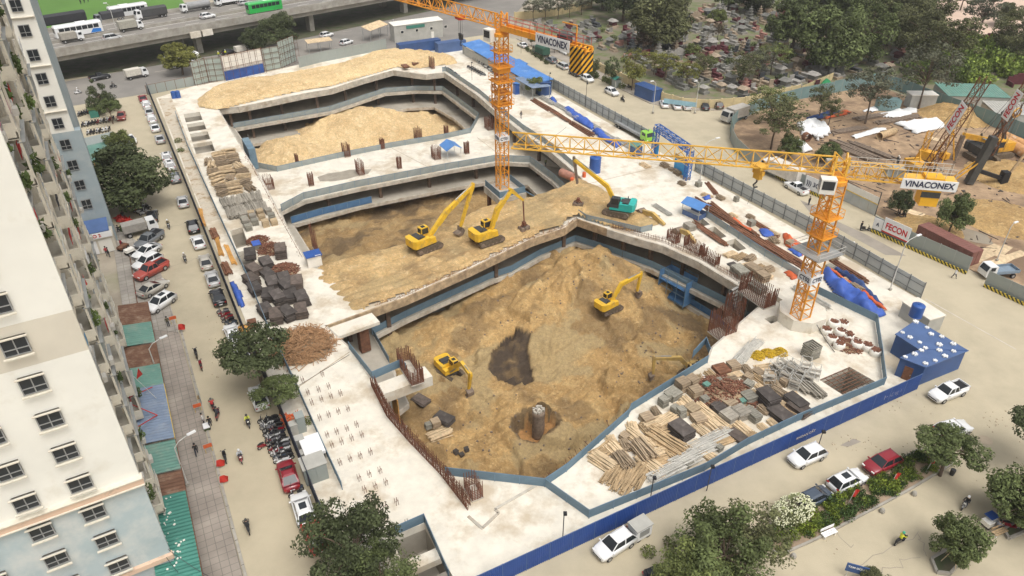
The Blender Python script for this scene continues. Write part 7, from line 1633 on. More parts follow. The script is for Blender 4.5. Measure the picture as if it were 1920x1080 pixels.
for x,y,w,d,h,l in [(784,262,2.2,1.2,2.6,'big rebar cage at far edge of the middle platform, right'),(837,256,.8,.8,2.4,'small rebar cage at far edge of the middle platform'),(818,297,2.2,1.4,2.6,'big rebar cage beside the blue canopy tent'),(676,326,2.2,1.2,2.7,'big rebar cage standing in the damp patch'),(749,316,.8,.8,2.4,'thin rebar cage in the middle of the platform'),(717,279,1.1,.8,2.2,'medium rebar cage at far edge of the middle platform'),(650,292,2.2,1.2,2.6,'big rebar cage at far edge of the middle platform, left'),(875,288,.9,.9,2.5,'thin pale rebar cage right of the blue tent'),(917,242,2.2,1.4,2.6,'big rebar cage under the right deck strip'),(558,310,1,.5,2.3,'thin rebar cage at left of the middle platform'),(584,348,.9,.9,2.5,'thin rebar cage near the platform front fence'),(505,352,2.6,1.6,2.2,'wide rebar cage against the left strip')]: rebar_cage(l,P(x,y,Z1),w,d,h)
rebar_cage('rebar cage beside rusty stacks on the far sand',P(810,128,Z0),2,.8,2.8); rebar_cage('rebar cage rising from the stub beam at the pit corner',P(770,700,Z0),5,1.6,2.2,14,'rebar at the pit corners'); 
rebar_cage('dense rebar cage at right corner of the big pit, outer',P(1418,560,Z0),5.2,2.2,2.6,16,'rebar at the pit corners'); rebar_cage('dense rebar cage at right corner of the big pit, inner',P(1352,630,Z0-1.4),3.2,2.0,3.4,12,'rebar at the pit corners'); rebar_cage('tall rebar cage above the right ledge',P(1372,604,-3),2.4,1.6,4,9,'rebar at the pit corners')
rebar_cage('rusty rebar cage on the right deck edge, upper',P(1262,452,Z0),2.2,1,1.6,8,'rebar on the right deck edge'); rebar_cage('rusty rebar cage on the right deck edge, middle',P(1300,470,Z0),3.6,1,1.8,12,'rebar on the right deck edge'); rebar_cage('rusty rebar cage on the right deck edge, lower',P(1332,490,Z0),3.0,1,1.6,10,'rebar on the right deck edge')
rebar_cage('pair of tall dark rebar posts at the left end of the middle pit',P(592,470,-2.5),2.6,.3,4,3,'rebar at the middle pit'); rebar_cage('bare starter bars at the near tip of the big pit',P(888,925,Z0),2,1.2,2.2,5,'rebar at the pit tip')
def rebar_row(label,pts,h,st,m='rebar',z=Z0,tilt=.1):
    t=thing('rebar_row',label,'rebar',pts[0]); o0=pts[0]; b=B(); r=B()
    for p,q in zip(pts,pts[1:]):
        n=int((q-p).length/st)
        for i in range(n):
            s=p.lerp(q,(i+random.random()*.4)/n)-o0; b.bar(s,s+V((random.gauss(0,tilt),random.gauss(0,tilt),h*random.uniform(.7,1.1))),.045)
        for zz in (.35,.8,1.2): 
            if zz<h: r.bar(p-o0+V((0,0,zz)),q-o0+V((0,0,zz)),.04)
    o=b.build('starter_bars',m,t); o['kind']='stuff'; r.build('ties',m,t)
rebar_row('long rusty row of starter bars along the left edge of the big pit',uvp([(69.2,17),(63.1,16.8),(58,17.6),(51.9,18.8),(46,19.4)]),1.7,.1); rebar_row('second rusty line of starter bars just inside the left edge of the big pit',uvp([(69.2,17.5),(63.1,17.3),(58,18.1),(51.9,19.3),(46.4,19.9)]),1.5,.14)
rebar_row('rusty bars sticking out along the storage side of the pit',[W(u,v,-1.6) for u,v in [(46.5,29),(47,33),(50.6,42.8),(53.5,56.6)]],1.4,.16,tilt=.5); rebar_row('rusty starter bars along the right deck edge above the pit',uvp([(89,66.6),(84.6,68.9),(80.4,71.4),(73.5,73.2),(64,74)]),1.1,.18); rebar_row('bent wire ends along the haul road edge',[W(u,v,-.1) for u,v in [(85.6,23),(86,28),(88.8,39.4),(92.3,52.6),(93,59.5),(94.8,63.2)]],.7,.22,'bamboo',tilt=.35); rebar_row('rusty bars along the left deck edge of the middle pit',uvp([(150,17.5),(136.8,17.7),(117,17.4),(104,17.4)],-.6),.9,.3,tilt=.2)
# starter pairs on the left deck
b=B()
for x in (-.2,.2):
    for y in (-.12,.12): b.bar((x,y,0),(x,y,.75),.04)
b.bar((-.2,-.12,.5),(.2,-.12,.5),.03); STP=b.mesh('starter_bars','rebar')
for x,y in [(605,701),(568,712),(617,724),(598,730),(578,735),(639,737),(621,742),(603,748),(585,754),(653,766),(635,771),(617,777),(600,783),(669,796),(651,803),(632,809),(614,815),(679,815),(660,821),(641,828),(623,834),(695,847),(676,854),(657,860),(638,867),(713,882),(693,889),(674,896),(724,904),(704,911),(684,918),(744,941),(723,949),(702,956),(764,981),(744,989)]:
    o=link('starter_bars',STP,None,P(x,y+4,Z0),RU+.1); o.name='column_starter'; tag(o,'small set of four starter bars on the pale left deck','rebar','column starters on the left deck')
# stub beam, cantilever landing, ramps
t=thing('stub_beam','pale concrete stub beam with rebar jutting into the big pit','beam',P(752,716,0),head(715,735,795,705)); b=B(); b.box((0,0,-.65),(7.6,2.3,1.5)); b.build('beam','concrete',t); b=B(); b.box((-2.2,0,-3.2),(.7,.7,3.6)); b.build('column','concrete_edge',t); b=B(); b.box((-1.2,-.3,-4.6),(.12,2,6)); b.build('formwork_panel','beam_orange',t)
t=thing('cantilever_landing','pale concrete cantilever landing at far left of the big pit','landing',P(660,611,0),head(622,625,700,597)); b=B(); b.box((0,0,-.2),(7.2,2.6,.5)); b.build('slab','concrete',t); b=B(); b.box((1.4,0,-2.6),(1.4,1.2,4.4)); b.build('column','rust',t)
# blue netted scaffold bay and grey stair at the right of the pit
netting('net_scaff',(.1,.24,.45),.9); t=thing('netted_scaffold','blue-netted scaffold bay hanging on the right pit wall','scaffold',P(1266,560,-8.6),RU+.18)
for x,y,L,w in ((0,-1.4,5.6,.04),(-2.8,0,.04,2.8),(2.8,0,.04,2.8)): b=B(); b.box((x,y,2.6),(L,w,4.6)); b.build('net_panel','net_scaff',t)
b=B()
for x in (-2.8,-1,1,2.8):
    for y in (-1.4,1.4): b.tube((x,y,0),(x,y,5.6),.05,5)
for z in (.4,2.2,4,5.4):
    for y in (-1.42,1.42): b.bar((-2.8,y,z),(2.8,y,z),.06)
b.build('frame','blue_grey',t)
for z in (.5,3.2): b=B(); b.box((0,0,z),(5.4,2.6,.08)); b.build('deck_board','net_bright',t)
t=thing('stair_tower','grey steel scaffold stair at right corner of the pit','stair',P(1378,590,-4.5),RU+.2); b=B(); lattice(b,(0,0,0),(0,0,5),2.2,4,.07,.05,up=(1,0,0)); b.build('frame','grey_steel',t)
for i in range(9): b=B(); b.box((-.8+i*.2,0,.4+i*.5),(.35,1.6,.06)); b.build('tread','pale_steel',t)
t=thing('netted_scaffold','narrow grey-blue scaffold tower against the left strip of the north pit','scaffold',P(478,330,-8),RU); b=B(); b.box((0,0,4),(7,1.4,7.4)); b.build('net_panel','net_blue',t); b=B()
for x in (-3.5,-1.2,1.2,3.5): b.tube((x,-.75,0),(x,-.75,8.3),.05,5)
b.build('frame','grey_steel',t)
b=B()
for i in range(9): b.bar(W(39.8+i*.5,67.1,Z0-.05),W(39.8+i*.5,72.8,Z0-.05),.07)
for i in range(5): b.bar(W(39.7,68+i,Z0-.1),W(43.9,68+i,Z0-.1),.06)
t=thing('shaft_grating','steel bar grating over the open shaft by the outer fence','grating'); o=b.build('bars','rust',t); o['kind']='stuff'
# damp patch on the platform, pour joints on the deck
mat('damp',(.33,.29,.23),.5,.15,.6)
def blob(name,pts,z,m):
    b=B(); b.slab(pxy(pts,z),[],z-.01,z+.006); return struct(b,name,m)
blob('damp_patch',[(595,332),(615,325),(640,322),(655,318),(680,318),(697,317),(690,326),(670,330),(650,336),(625,340),(600,340)],Z1+.03,'damp')
mat('joint',(.42,.34,.24),.9,.2,1)
for i,(a,c,z) in enumerate([((735,278),(812,318),Z1+.024),((895,258),(930,285),Z1+.024),((556,728),(655,660),Z0+.004),((1290,300),(1100,345),Z0+.004),((1130,285),(1300,318),Z0+.004)]):
    b=B(); b.bar(P(*a,z),P(*c,z),.14,.012); struct(b,'pour_joint','joint')
b=B()
for p,q in zip([(905,990),(935,962),(928,955),(1015,905)],[(935,962),(928,955),(1015,905),(1016,904)]): b.bar(P(*p,Z0+.02),P(*q,Z0+.02),.3,.14)
b.bar(P(878,968,Z0+.02),P(905,992,Z0+.02),.3,.14); struct(b,'kicker','concrete_edge')
t=thing('low_wall','long pale concrete block lying beside rebar corner','block',P(1478,575,Z0),head(1455,560,1500,590)); b=B(); b.box((0,0,.4),(5,.9,.8)); b.build('block','concrete',t)
for l,a,c,r,m in [('pinkish steel tank lying by the barrels, left',(1052,330),(1075,340),.8,'rust'),]: 
    t=thing('steel_tank',l,'tank',P(*a,Z0)); mat('tank_pink',(.42,.2,.14),.7,.2,1); b=B(); q=P(*c,Z0)-P(*a,Z0); b.tube((0,0,.8),q+V((0,0,.8)),.8,14); b.build('barrel','tank_pink',t)
for x,y,l in [(1095,332,'upper'),(1072,342,'lower')]: t=thing('barrel','orange plastic barrel near the big blue tank, %s'%l,'barrel',P(x,y,Z0)); b=B(); b.lathe((0,0,0),[(0,0),(.35,0),(.38,.3),(.35,.5),(.38,.7),(.34,1),(0,1)],12); b.build('drum','orange_tarp',t,True)
# =====================================================================  cemetery
mat('tomb_stone',(1,1,1),.75,.18,1.2,obj=True); mat('cem_wall',(.62,.5,.28),.85,.12,.4,second=((.42,.34,.22),.5,.5,.7,.6))
def wall(label,pts,h,seg,m,name='boundary_wall',cap=None,pw=.35):
    t=thing(name,label,'wall',pts[0]); o=pts[0]
    for p,q in zip(pts,pts[1:]):
        d=q-p; k=max(1,round(d.length/seg)); a=math.atan2(d.y,d.x)
        for i in range(k):
            s=p.lerp(q,i/k)-o; e=p.lerp(q,(i+1)/k)-o
            b=B(); b.bar(s+V((0,0,h/2)),e+V((0,0,h/2)),.2,h); b.build('wall_panel',m,t)
            b=B(); b.box(s+V((0,0,(h+.15)/2)),(pw,pw,h+.15),a); b.build('pier',m,t)
    return t
wall('pale yellow cemetery wall along the right road pavement',[W(u,v) for u,v in [(200,114.8),(148.5,114.7),(137.1,114.5)]],2.2,3.2,'cem_wall')
wall('pale yellow cemetery wall curving behind the parked white sedans',[W(u,v) for u,v in [(137.1,114.5),(131.5,116.2),(127.5,121),(125,130),(125.8,149)]],2.2,3.2,'cem_wall')
wall('far yellow cemetery wall behind the line of pale trees',[P(*q) for q in [(965,38),(1040,30),(1110,14)]],2.6,3.5,'cem_wall')
# pavement on the cemetery side
b=B(); b.slab(xy([(205,110.6),(137,110.9),(131.5,113.5),(128,117.5),(124.6,124),(125,130),(127.4,121),(131.4,116.2),(137,114.4),(205,114.6)]),[],-.02,.12); struct(b,'cemetery_pavement','pav')
t=thing('banner','pale blue banner hung on the cemetery wall behind white sedans','banner',W(131.3,116.1,1.6),0); p=P(1245,186,2.2)-t.location; q=P(1307,194,2.2)-t.location
b=B(); b.hexa([V((x.x,x.y,z))+n for z in (-.2,.9) for x,n in ((p,V((0,0,0))),(q,V((0,0,0))),(q,V((.03,.06,0))),(p,V((.03,.06,0))))]); b.v=[(x[0]-.1,x[1]-.35,x[2]) for x in b.v]; mat('banner_blue',(.3,.5,.6),.7,.1,1); b.build('cloth','banner_blue',t)
TB={}
def tb(k,parts):
    TB[k]=[(n,bb.mesh(n,'tomb_stone'),slot) for n,bb,slot in parts]
b=B(); b.box((0,0,.25),(2.6,1.7,.5)); b2_=B(); b2_.box((-.1,0,.75),(1.9,.9,.5)); b2_.box((-.1,0,1.03),(2.0,1.0,.08)); b3=B(); b3.box((1.1,0,1.1),(.18,1.2,1.3)); b3.prism([(1.0,-.7),(1.25,-.7),(1.25,.7),(1.0,.7)],1.7,1.82); tb('slab',[('plinth',b,0),('coffin',b2_,1),('headstone',b3,1)])
b=B(); b.box((0,0,.25),(2.2,2.2,.5)); b2_=B(); 
for i in range(4): b2_.box((0,0,.75+i*.75),(1.4-.25*i,1.4-.25*i,.55)); b2_.prism([(x*(.95-.17*i),y*(.95-.17*i)) for x,y in ((-1,-1),(1,-1),(1,1),(-1,1))],1.02+i*.75,1.12+i*.75)
b2_.lathe((0,0,3.7),[(.25,0),(.12,.3),(0,.7)],8); tb('pagoda',[('plinth',b,0),('tower',b2_,1)])
b=B()
for s in (-1,1): b.box((0,s*2.4,.45),(4.6,.22,.9))
b.box((-2.3,0,.3),(.22,4.6,.6)); b2_=B(); b2_.box((2.3,0,.8),(.3,4.8,1.6)); b2_.prism([(2.2,-1.4),(2.45,-1.4),(2.45,1.4),(2.2,1.4)],1.6,2.1); b2_.prism([(2.2,-.7),(2.45,-.7),(2.45,.7),(2.2,.7)],2.1,2.45); b3=B(); b3.box((.3,-1,.4),(2,1,.8)); b3.box((.3,1,.4),(2,1,.8)); tb('plot',[('low_wall',b,1),('back_wall',b2_,1),('tomb_box',b3,0)])
b=B(); b.box((0,0,.3),(2.4,2.0,.6)); b2_=B(); b2_.box((0,0,1.1),(1.6,1.4,1.0)); b3=B(); b3.hexa([V(q) for q in [(-1.2,-1.1,1.6),(1.2,-1.1,1.6),(1.2,1.1,1.6),(-1.2,1.1,1.6),(-.7,-.25,2.2),(.7,-.25,2.2),(.7,.25,2.2),(-.7,.25,2.2)]]); tb('shrine',[('plinth',b,0),('chamber',b2_,1),('roof',b3,0)])
GREY=(.2,.195,.175);LG=(.33,.31,.28);MR=(.1,.018,.025);DG=(.06,.065,.07);TN=(.36,.28,.2);PK=(.4,.2,.16)
random.seed(77); used=[]
CEM=[(1165,60),(1200,40),(1290,22),(1420,5),(1560,20),(1560,95),(1500,160),(1420,185),(1330,178),(1260,165),(1190,120)]
CEM2=[(1000,45),(1110,40),(1180,60),(1195,125),(1120,95)]
CEM3=[(1480,100),(1650,60),(1780,110),(1720,150),(1600,150),(1500,165)]
cn={MR:'dark red',GREY:'grey',LG:'pale grey',DG:'black',TN:'tan',PK:'pinkish'}
def tombs(poly,n,where):
    k=0;tr=0
    x0,x1=min(p[0] for p in poly),max(p[0] for p in poly);y0,y1=min(p[1] for p in poly),max(p[1] for p in poly)
    while k<n and tr<n*60:
        tr+=1; x=random.uniform(x0,x1);y=random.uniform(y0,y1)
        if not inpoly(x,y,poly): continue
        u,v=PUV(x,y); u=round(u/2.9)*2.9+random.gauss(0,.25)
        if u<127.5 or v<116.5: continue
        kind=random.choices(['slab','pagoda','plot','shrine'],[8,1.0,2.2,2.2])[0]; rad={'slab':1.9,'pagoda':1.8,'plot':3.3,'shrine':1.9}[kind]
        if any((u-a)**2+(v-c)**2<((rad+r)*.72)**2 for a,c,r in used): continue
        used.append((u,v,rad)); k+=1
        col=random.choices([GREY,LG,MR,DG,TN,PK],[6,5,4 if kind!='pagoda' else 0,1.5,3,1])[0]
        nm={'slab':'tomb','pagoda':'tomb_tower','plot':'family_tomb','shrine':'tomb_shrine'}[kind]
        lab={'slab':'low %s tomb with upright headstone','pagoda':'%s tiered pagoda-like tomb tower','plot':'%s walled family tomb plot with stepped back wall','shrine':'%s roofed tomb shrine'}[kind]%cn[col]+' '+where
        t=thing(nm,lab,'tomb',W(u,v,.02),RU+random.choice((0,PI))+random.gauss(0,.08),lab,random.uniform(.95,1.3) if kind!='plot' else random.uniform(.7,1.05))
        for n_,me,sl in TB[kind]: link(n_,me,t,color=col if sl else random.choice([GREY,LG,TN,col]))
tombs(CEM,290,'in the crowded cemetery'); tombs(CEM2,28,'in the left cemetery corner'); tombs(CEM3,45,'under the cemetery trees')
for x,y,w,l in [(1855,80,9,'dark red stepped family wall on the wild plot, left'),(1893,133,7,'dark red stepped family wall on the wild plot by the right edge'),(1908,158,6,'dark red stepped family wall above the yard fence at right'),(1800,70,9,'dark red long family wall behind loose trees')]:
    t=thing('family_tomb',l,'tomb',P(x,y),RV-.5); b=B(); b.box((0,0,1),(w,.4,2)); b.box((0,0,2.2),(w*.6,.4,.5)); b.box((0,0,2.6),(w*.3,.4,.5)); b.build('back_wall','tomb_stone',t,color=MR)
    for s in (-1,1): b=B(); b.box((s*w/2,-1.5,.6),(.3,3,1.2)); b.build('side_wall','tomb_stone',t,color=MR)
# =====================================================================  neighbouring yard
FT='fences of the neighbouring yard'
fence('yard_fence','teal metal fence along the back of the neighbouring yard, left stretch',pp([(1372,262),(1369,243),(1384,226),(1420,208),(1500,186),(1560,175)],0),3,3,'flat','teal_sheet','grey_steel','fence',FT)
fence('yard_fence','teal metal fence along the back of the neighbouring yard behind bare trees',pp([(1560,175),(1640,160),(1690,172)],0),3.2,3,'flat','teal_sheet','grey_steel','fence',FT)
fence('yard_fence','teal metal fence at the back right of the neighbouring yard',pp([(1690,172),(1740,193),(1820,222),(1925,262)],0),3.2,3,'flat','teal_sheet','grey_steel','fence',FT)
fence('yard_fence','curved grey fence at the road corner of the neighbouring yard',pp([(1369,262),(1378,282),(1400,303),(1430,322),(1470,338)],0),2.8,2,'flat','grey_green','grey_steel','fence',FT)
fence('yard_fence','grey hoarding with stripes behind the white pickup on right road',pp([(1470,338),(1545,372)],0),2.8,2.5,'flat','grey_green','grey_steel','fence',FT)
fence('yard_fence','grey hoarding with yellow-black foot and the big white sign',pp([(1634,432),(1700,462),(1812,512)],0),2.8,2.8,'flat','grey_green','grey_steel','fence',FT)
fence('yard_fence','short grey hoarding at the right edge beyond the yard entrance',pp([(1845,535),(1930,575)],0),2.6,2.8,'flat','grey_green','grey_steel','fence',FT)
mh=bpy.data.materials.new('hazard'); mh.use_nodes=True; n_=mh.node_tree.nodes; l_=mh.node_tree.links; tc=n_.new('ShaderNodeTexCoord'); sx=n_.new('ShaderNodeSeparateXYZ'); l_.new(tc.outputs['Object'],sx.inputs[0]); ad=n_.new('ShaderNodeMath'); ad.operation='ADD'; l_.new(sx.outputs[0],ad.inputs[0]); l_.new(sx.outputs[2],ad.inputs[1]); ml=n_.new('ShaderNodeMath'); ml.operation='MULTIPLY'; l_.new(ad.outputs[0],ml.inputs[0]); ml.inputs[1].default_value=1.6; fr=n_.new('ShaderNodeMath'); fr.operation='FRACT'; l_.new(ml.outputs[0],fr.inputs[0]); gt=n_.new('ShaderNodeMath'); gt.operation='GREATER_THAN'; gt.inputs[1].default_value=.5; l_.new(fr.outputs[0],gt.inputs[0]); mx=n_.new('ShaderNodeMix'); mx.data_type='RGBA'; l_.new(gt.outputs[0],mx.inputs[0]); mx.inputs[6].default_value=(.02,.02,.02,1); mx.inputs[7].default_value=(.65,.5,.06,1); l_.new(mx.outputs[2],n_['Principled BSDF'].inputs[0]); MT['hazard']=mh
for a,c,l in [((1634,434),(1812,514),'below the big white sign'),((1470,340),(1545,374),'behind the white pickup'),((1845,537),(1930,577),'at the right edge'),((1378,284),(1470,340),'along the curved grey fence')]:
    p=P(*a);q=P(*c); d=q-p; nrm=V((d.y,-d.x,0)).normalized(); 
    if nrm.dot(-p)<0: nrm=-nrm
    t=thing('striped_kickboard','yellow-black striped kickboard %s'%l,'kickboard',p+nrm*.2,math.atan2(d.y,d.x)); b=B(); b.box((d.length/2,0,.28),(d.length,.12,.5)); b.build('board','hazard',t)
def board(label,a,c,z0,h,txt,col,size,panel='white',off=.15,sx=.8,extra=None):
    p=P(*a);q=P(*c); d=q-p; nrm=V((d.y,-d.x,0)).normalized()
    if nrm.dot(-p)<0: nrm=-nrm; 
    an=math.atan2(d.y,d.x)
    t=thing('signboard',label,'sign',p+nrm*off,an); L=d.length; b=B(); b.box((L/2,0,z0+h/2),(L,.08,h)); b.build('panel',panel,t)
    o=curve_text('lettering',txt,size,col,t,(L/2,-.06,z0+h*.48),(PI/2,0,0),ext=.012); o.scale.x=L*sx/o.dimensions.x
    if extra: b=B(); b.box((L/2,-.05,z0+.12),(L,.02,.24)); b.build('foot_band',extra,t)
    return t
mat('sign_red',(.55,.01,.02),.6,.02,1)
board('big white sign with red lettering on the grey hoarding by right road',(1655,440),(1703,462),.9,2.6,'FECON','sign_red',1.5,off=.7,extra='red')
board('white sign with dark lettering behind the white pickup',(1507,356),(1536,369),.6,2.5,'))) 3C','sign_blue',1.2)
board('small pale notice board left of the big white sign',(1637,432),(1653,439),.7,2,'A','sign_blue',.9,off=.6,sx=.35)
# gate posts with a long low grey wall between yard and road
t=thing('yard_gate','grey sheet gate with yellow line at the neighbouring yard entrance','gate',P(1580,375),head(1580,375,1640,405)); L=(P(1640,405)-P(1580,375)).length
for i in range(4): b=B(); b.box((L*(i+.5)/4,0,1.1),(L/4-.05,.1,2.1)); b.build('gate_panel','grey_sheet',t)
b=B(); b.box((L/2,-.05,2.2),(L,.14,.14)); b.build('top_bar','yellow_line',t); b=B(); b.box((L/2,.0,2.9),(L,.06,1.2)); b.build('mesh_screen','white_paint',t)
b=B(); b.tube((0,0,0),(0,0,4),.08,6); b.tube((L,0,0),(L,0,4.6),.08,6); b.bar((0,0,3.9),(L,0,4.5),.08); b.build('frame','dark_steel',t)
def container(label,a,hd,m,L=12,col=None):
    t=thing('shipping_container',label,'container',P(*a,.03),hd); b=B(); b.box((0,0,1.3),(L,2.44,2.55)); b.build('shell',m,t,color=col); b=B(); n=int(L/.5)
    for i in range(n):
        x=-L/2+(i+.5)*L/n
        for s in (-1,1): b.box((x,s*1.235,1.3),(.2,.05,2.3))
        b.box((x,0,2.585),(.2,2.3,.04))
    b.build('corrugation',m,t,color=col); b=B(); b.box((L/2+.03,-.6,1.3),(.05,1.1,2.4)); b.box((L/2+.03,.6,1.3),(.05,1.1,2.4)); b.build('door',m,t,color=col); return t
mat('cont_red',(.22,.095,.075),.6,.12,.6); container('long brick-red container behind the grey hoarding',(1772,470),head(1735,450,1815,492),'cont_red',10)
container('turquoise container near the back of the yard',(1662,205),RV-.5,'teal_sheet',5); 
# white sheets, steel, pipes
for pts,m,h,l in [([(1490,232),(1530,225),(1560,248),(1540,262),(1500,256)],'white',1.3,'white sheet over a stack by the left of the yard'),([(1512,240),(1548,228),(1560,252),(1530,268)],'white',1.5,'second white sheet beside the first in the yard'),([(1632,215),(1700,203),(1728,208),(1690,225),(1650,220)],'white',.7,'white sheet strip at the back of the yard'),([(1672,232),(1760,220),(1775,238),(1720,255),(1690,240)],'white',.8,'large white sheet in the middle of the yard'),([(1592,255),(1640,240),(1672,240),(1640,254),(1598,262)],'white',.5,'narrow white sheet left of the big pipe'),([(1610,210),(1640,198),(1690,194),(1680,202),(1640,212)],'white',.5,'thin white sheet strip at the very back'),([(1505,222),(1560,207),(1590,210),(1530,228)],'net_deep',.7,'dark blue tarpaulin at back left of the yard'),([(1530,226),(1585,206),(1600,212),(1560,224)],'orange_tarp',.6,'orange tarpaulin at back left of the yard'),([(1480,268),(1500,262),(1530,285),(1505,290)],'white',1,'dirty white sheet beside the dense young tree')]:
    tarp(l,pts,h,m,.03,st=.5)
random.seed(3)
for i,(a,c) in enumerate([((1560,262),(1650,300)),((1570,275),(1660,312)),((1590,265),(1680,300)),((1555,250),(1620,240)),((1600,225),(1660,215)),((1640,232),(1720,218))]):
    p=P(*a,.03);q=P(*c,.03); d=q-p; t=thing('steel_stack','rusty sheet pile stack in the yard, %s'%('longest in front','second in front','third in front','by white sheets','at back left','at back middle')[i],'steel',p,math.atan2(d.y,d.x),'sheet piles in the yard'); b=B()
    for k in range(7): b.box((d.length/2+random.uniform(-.8,.8),(k%4)*.6-1,.15+.25*(k//4)),(d.length*.9,.45,.2),random.gauss(0,.01))
    o=b.build('piles','steel_mud',t); o['kind']='stuff'
def pipe(label,a,c,r,m,z=.03):
    p=P(*a,z);q=P(*c,z); t=thing('steel_pipe',label,'pipe',p); b=B(); d=q-p; n=16
    b.lathe((0,0,0),[(r,0),(r,d.length),(r*.9,d.length),(r*.9,0),(r,0)],n); o=b.build('pipe',m,t,True); o.rotation_euler=d.to_track_quat('Z','Y').to_euler(); o.location=(0,0,r); return t
mat('casing',(.5,.26,.1),.7,.2,.8,second=((.62,.56,.46),.3,.5,.6,.8)); pipe('thick tan pipe lying in the middle of the yard',(1647,262),(1675,252),.8,'wood'); pipe('thick rusty-white casing pipe at right of the yard, lower',(1872,268),(1925,300),1.1,'casing'); pipe('thick orange casing pipe at right of the yard, upper',(1878,262),(1930,287),1.0,'casing'); pipe('big rusty drum by white sheets in yard',(1508,262),(1514,266),.9,'rust')
b=B(); b.slab(pxy([(1803,425),(1850,440),(1865,460),(1830,455),(1810,450),(1795,440)],.03),[],.03,.045); mat('puddle',(.3,.25,.18),.06,.1,.3); struct(b,'puddle','puddle')
for i,(x,y) in enumerate([(1715,400),(1755,262)]): t=thing('steel_plate','tan road plate lying in the yard, %s'%('by the worker','by white sheets')[i],'plate',P(x,y,.03),RU+.3); b=B(); b.box((0,0,.06),(3,1.8,.1)); b.build('plate','wood_pale',t)
for i in range(8): t=thing('road_plate','wooden road plate at the yard entrance','plate',P(1850+random.uniform(-20,60),490+random.uniform(-25,15),.03),head(1790,480,1900,430)+random.gauss(0,.08),'road plates at the yard entrance'); b=B(); b.box((0,0,.05+.004*i),(5,1.4,.08)); b.build('plate','wood_pale',t)
def dirtheap(label,a,r,h,m='soil'):
    c=PUV(*a); tag(field('soil_heap',c[0]-r,c[0]+r,c[1]-r,c[1]+r,.5,lambda u,v:.02+h*sms(r,0,math.hypot(u-c[0],v-c[1]))*(1+.5*fbm(u*.3,v*.3,3))+.5*abs(fbm(u*.5,v*.5))*sms(r,r*.5,math.hypot(u-c[0],v-c[1])),m,keep=lambda u,v:math.hypot(u-c[0],v-c[1])<r),label,'soil heap')
dirtheap('brown soil heap at the back right of the yard',(1790,215),9,2.2); dirtheap('churned soil heap beside the drilling rig',(1900,330),9,1.4); dirtheap('churned mud bank by the puddle',(1880,410),8,1.0); dirtheap('low mud bank near the red container',(1740,430),6,.8)
b=B(); random.seed(8)
for i in range(420):
    s=random.uniform(.15,.7); p=P(random.uniform(1500,1915),random.uniform(205,470),.05); u,v=UVof(p)
    if v<112.5 or v>169 or u>119: continue
    if i%3: b.box(p,(s,s*random.uniform(.4,1),s*.4),random.random()*3)
    else: a=random.random()*3; b.bar(p,p+V((cos(a),sin(a),.03))*random.uniform(1,3.5),.12,.1)
tag(b.build('yard_debris','wood_dark'),'scattered offcuts and rubble over the neighbouring yard','debris',kind='stuff')
# rigs
def crawler(t,hd0,L=5,w=4,m='dark_steel'):
    for s in (-1,1):
        b=B(); r=.55; pr=[]
        for i in range(7): a=-PI/2+PI*i/6; pr.append((L/2-r+r*cos(a),r+r*sin(a)))
        for i in range(7): a=PI/2+PI*i/6; pr.append((-L/2+r+r*cos(a),r+r*sin(a)))
        b.side(pr,s*w/2-.4,s*w/2+.4); b.build('track','track_mud',t)
    b=B(); b.box((0,0,.8),(2.4,w-.8,.6)); b.build('undercarriage','dark_steel',t)
def lattice_crane(label,a,tipx,tipz,body,sign,z=.03):
    base=P(*a,z); tip=P(*tipx,tipz); d=tip-base; hd=math.atan2(d.y,d.x); t=thing('crawler_crane',label,'crane',base,hd); crawler(t,0)
    b=B(); b.prism([(-3.2,-1.4),(1.4,-1.4),(1.4,1.4),(-3.2,1.4)],1.2,2.8); b.build('house',body,t); b=B(); b.box((.9,1.2,2.6),(1.6,1,1.9)); c=b.build('cab',body,t); b=B(); b.box((.9,1.72,2.8),(1.2,.05,1.1)); b.box((1.72,1.2,2.8),(.05,.8,1.2)); b.build('window','glass',c)
    b=B(); b.box((-3.3,0,2),(1,3,1.6)); b.build('counterweight',body,t)
    L=V((d.x,d.y,0)).length; e=V((L,0,tipz-z)); s=V((1.2,0,1.8)); b=B(); lattice(b,s,e,1.3,int((e-s).length/1.8),.13,.07,up=(-.5,0,1)); b.build('boom','rust',t)
    b=B(); g=V((-2,0,5)); b.bar((-1,0,2.6),g,.2); b.bar((-3,0,2.6),g,.15); b.build('gantry',body,t); b=B()
    for y in (-.4,.4): b.bar(g+V((0,y,0)),e+V((0,y,0)),.05); b.bar(e+V((0,y*.3,0)),V((e.x-.5,y*.3,3)),.04)
    b.build('cable','dark_steel',t)
    m=s.lerp(e,sign); ax=(e-s).normalized(); 
    sp=bpy.data.objects.new('sign_panel',None); 
    b=B(); b.box((0,0,0),(6,.08,1.9)); o=b.build('sign_panel','white',t); up=V((0,1,0)); side=1 if (V((-sin(hd),cos(hd),0)).dot(-base)>0) else -1
    zz=ax.cross(V((0,side,0))).normalized(); 
    if zz.z<0: zz=-zz
    yv=zz.cross(ax).normalized(); o.matrix_local=Matrix.Translation(m+V((0,side*.9,0)))@Matrix((ax,yv,zz)).transposed().to_4x4()
    tx=curve_text('sign_lettering','FECON',1.5,'sign_red',o,(0,-.07 if yv.y*side<0 else .07,0),(PI/2,0,0 if yv.y*side<0 else PI),ext=.01); tx.scale.x=5/tx.dimensions.x
    return t
mat('rig_yellow',(.7,.36,.03),.5,.15,1,second=((.3,.2,.1),.8,.5,.7,.6)); mat('rig_dark',(.06,.06,.055),.6,.2,1)
lattice_crane('lattice-boom crawler crane with white lettered sign, behind the yellow counterweight',(1722,335),(1848,148),22,'rig_yellow',.62)
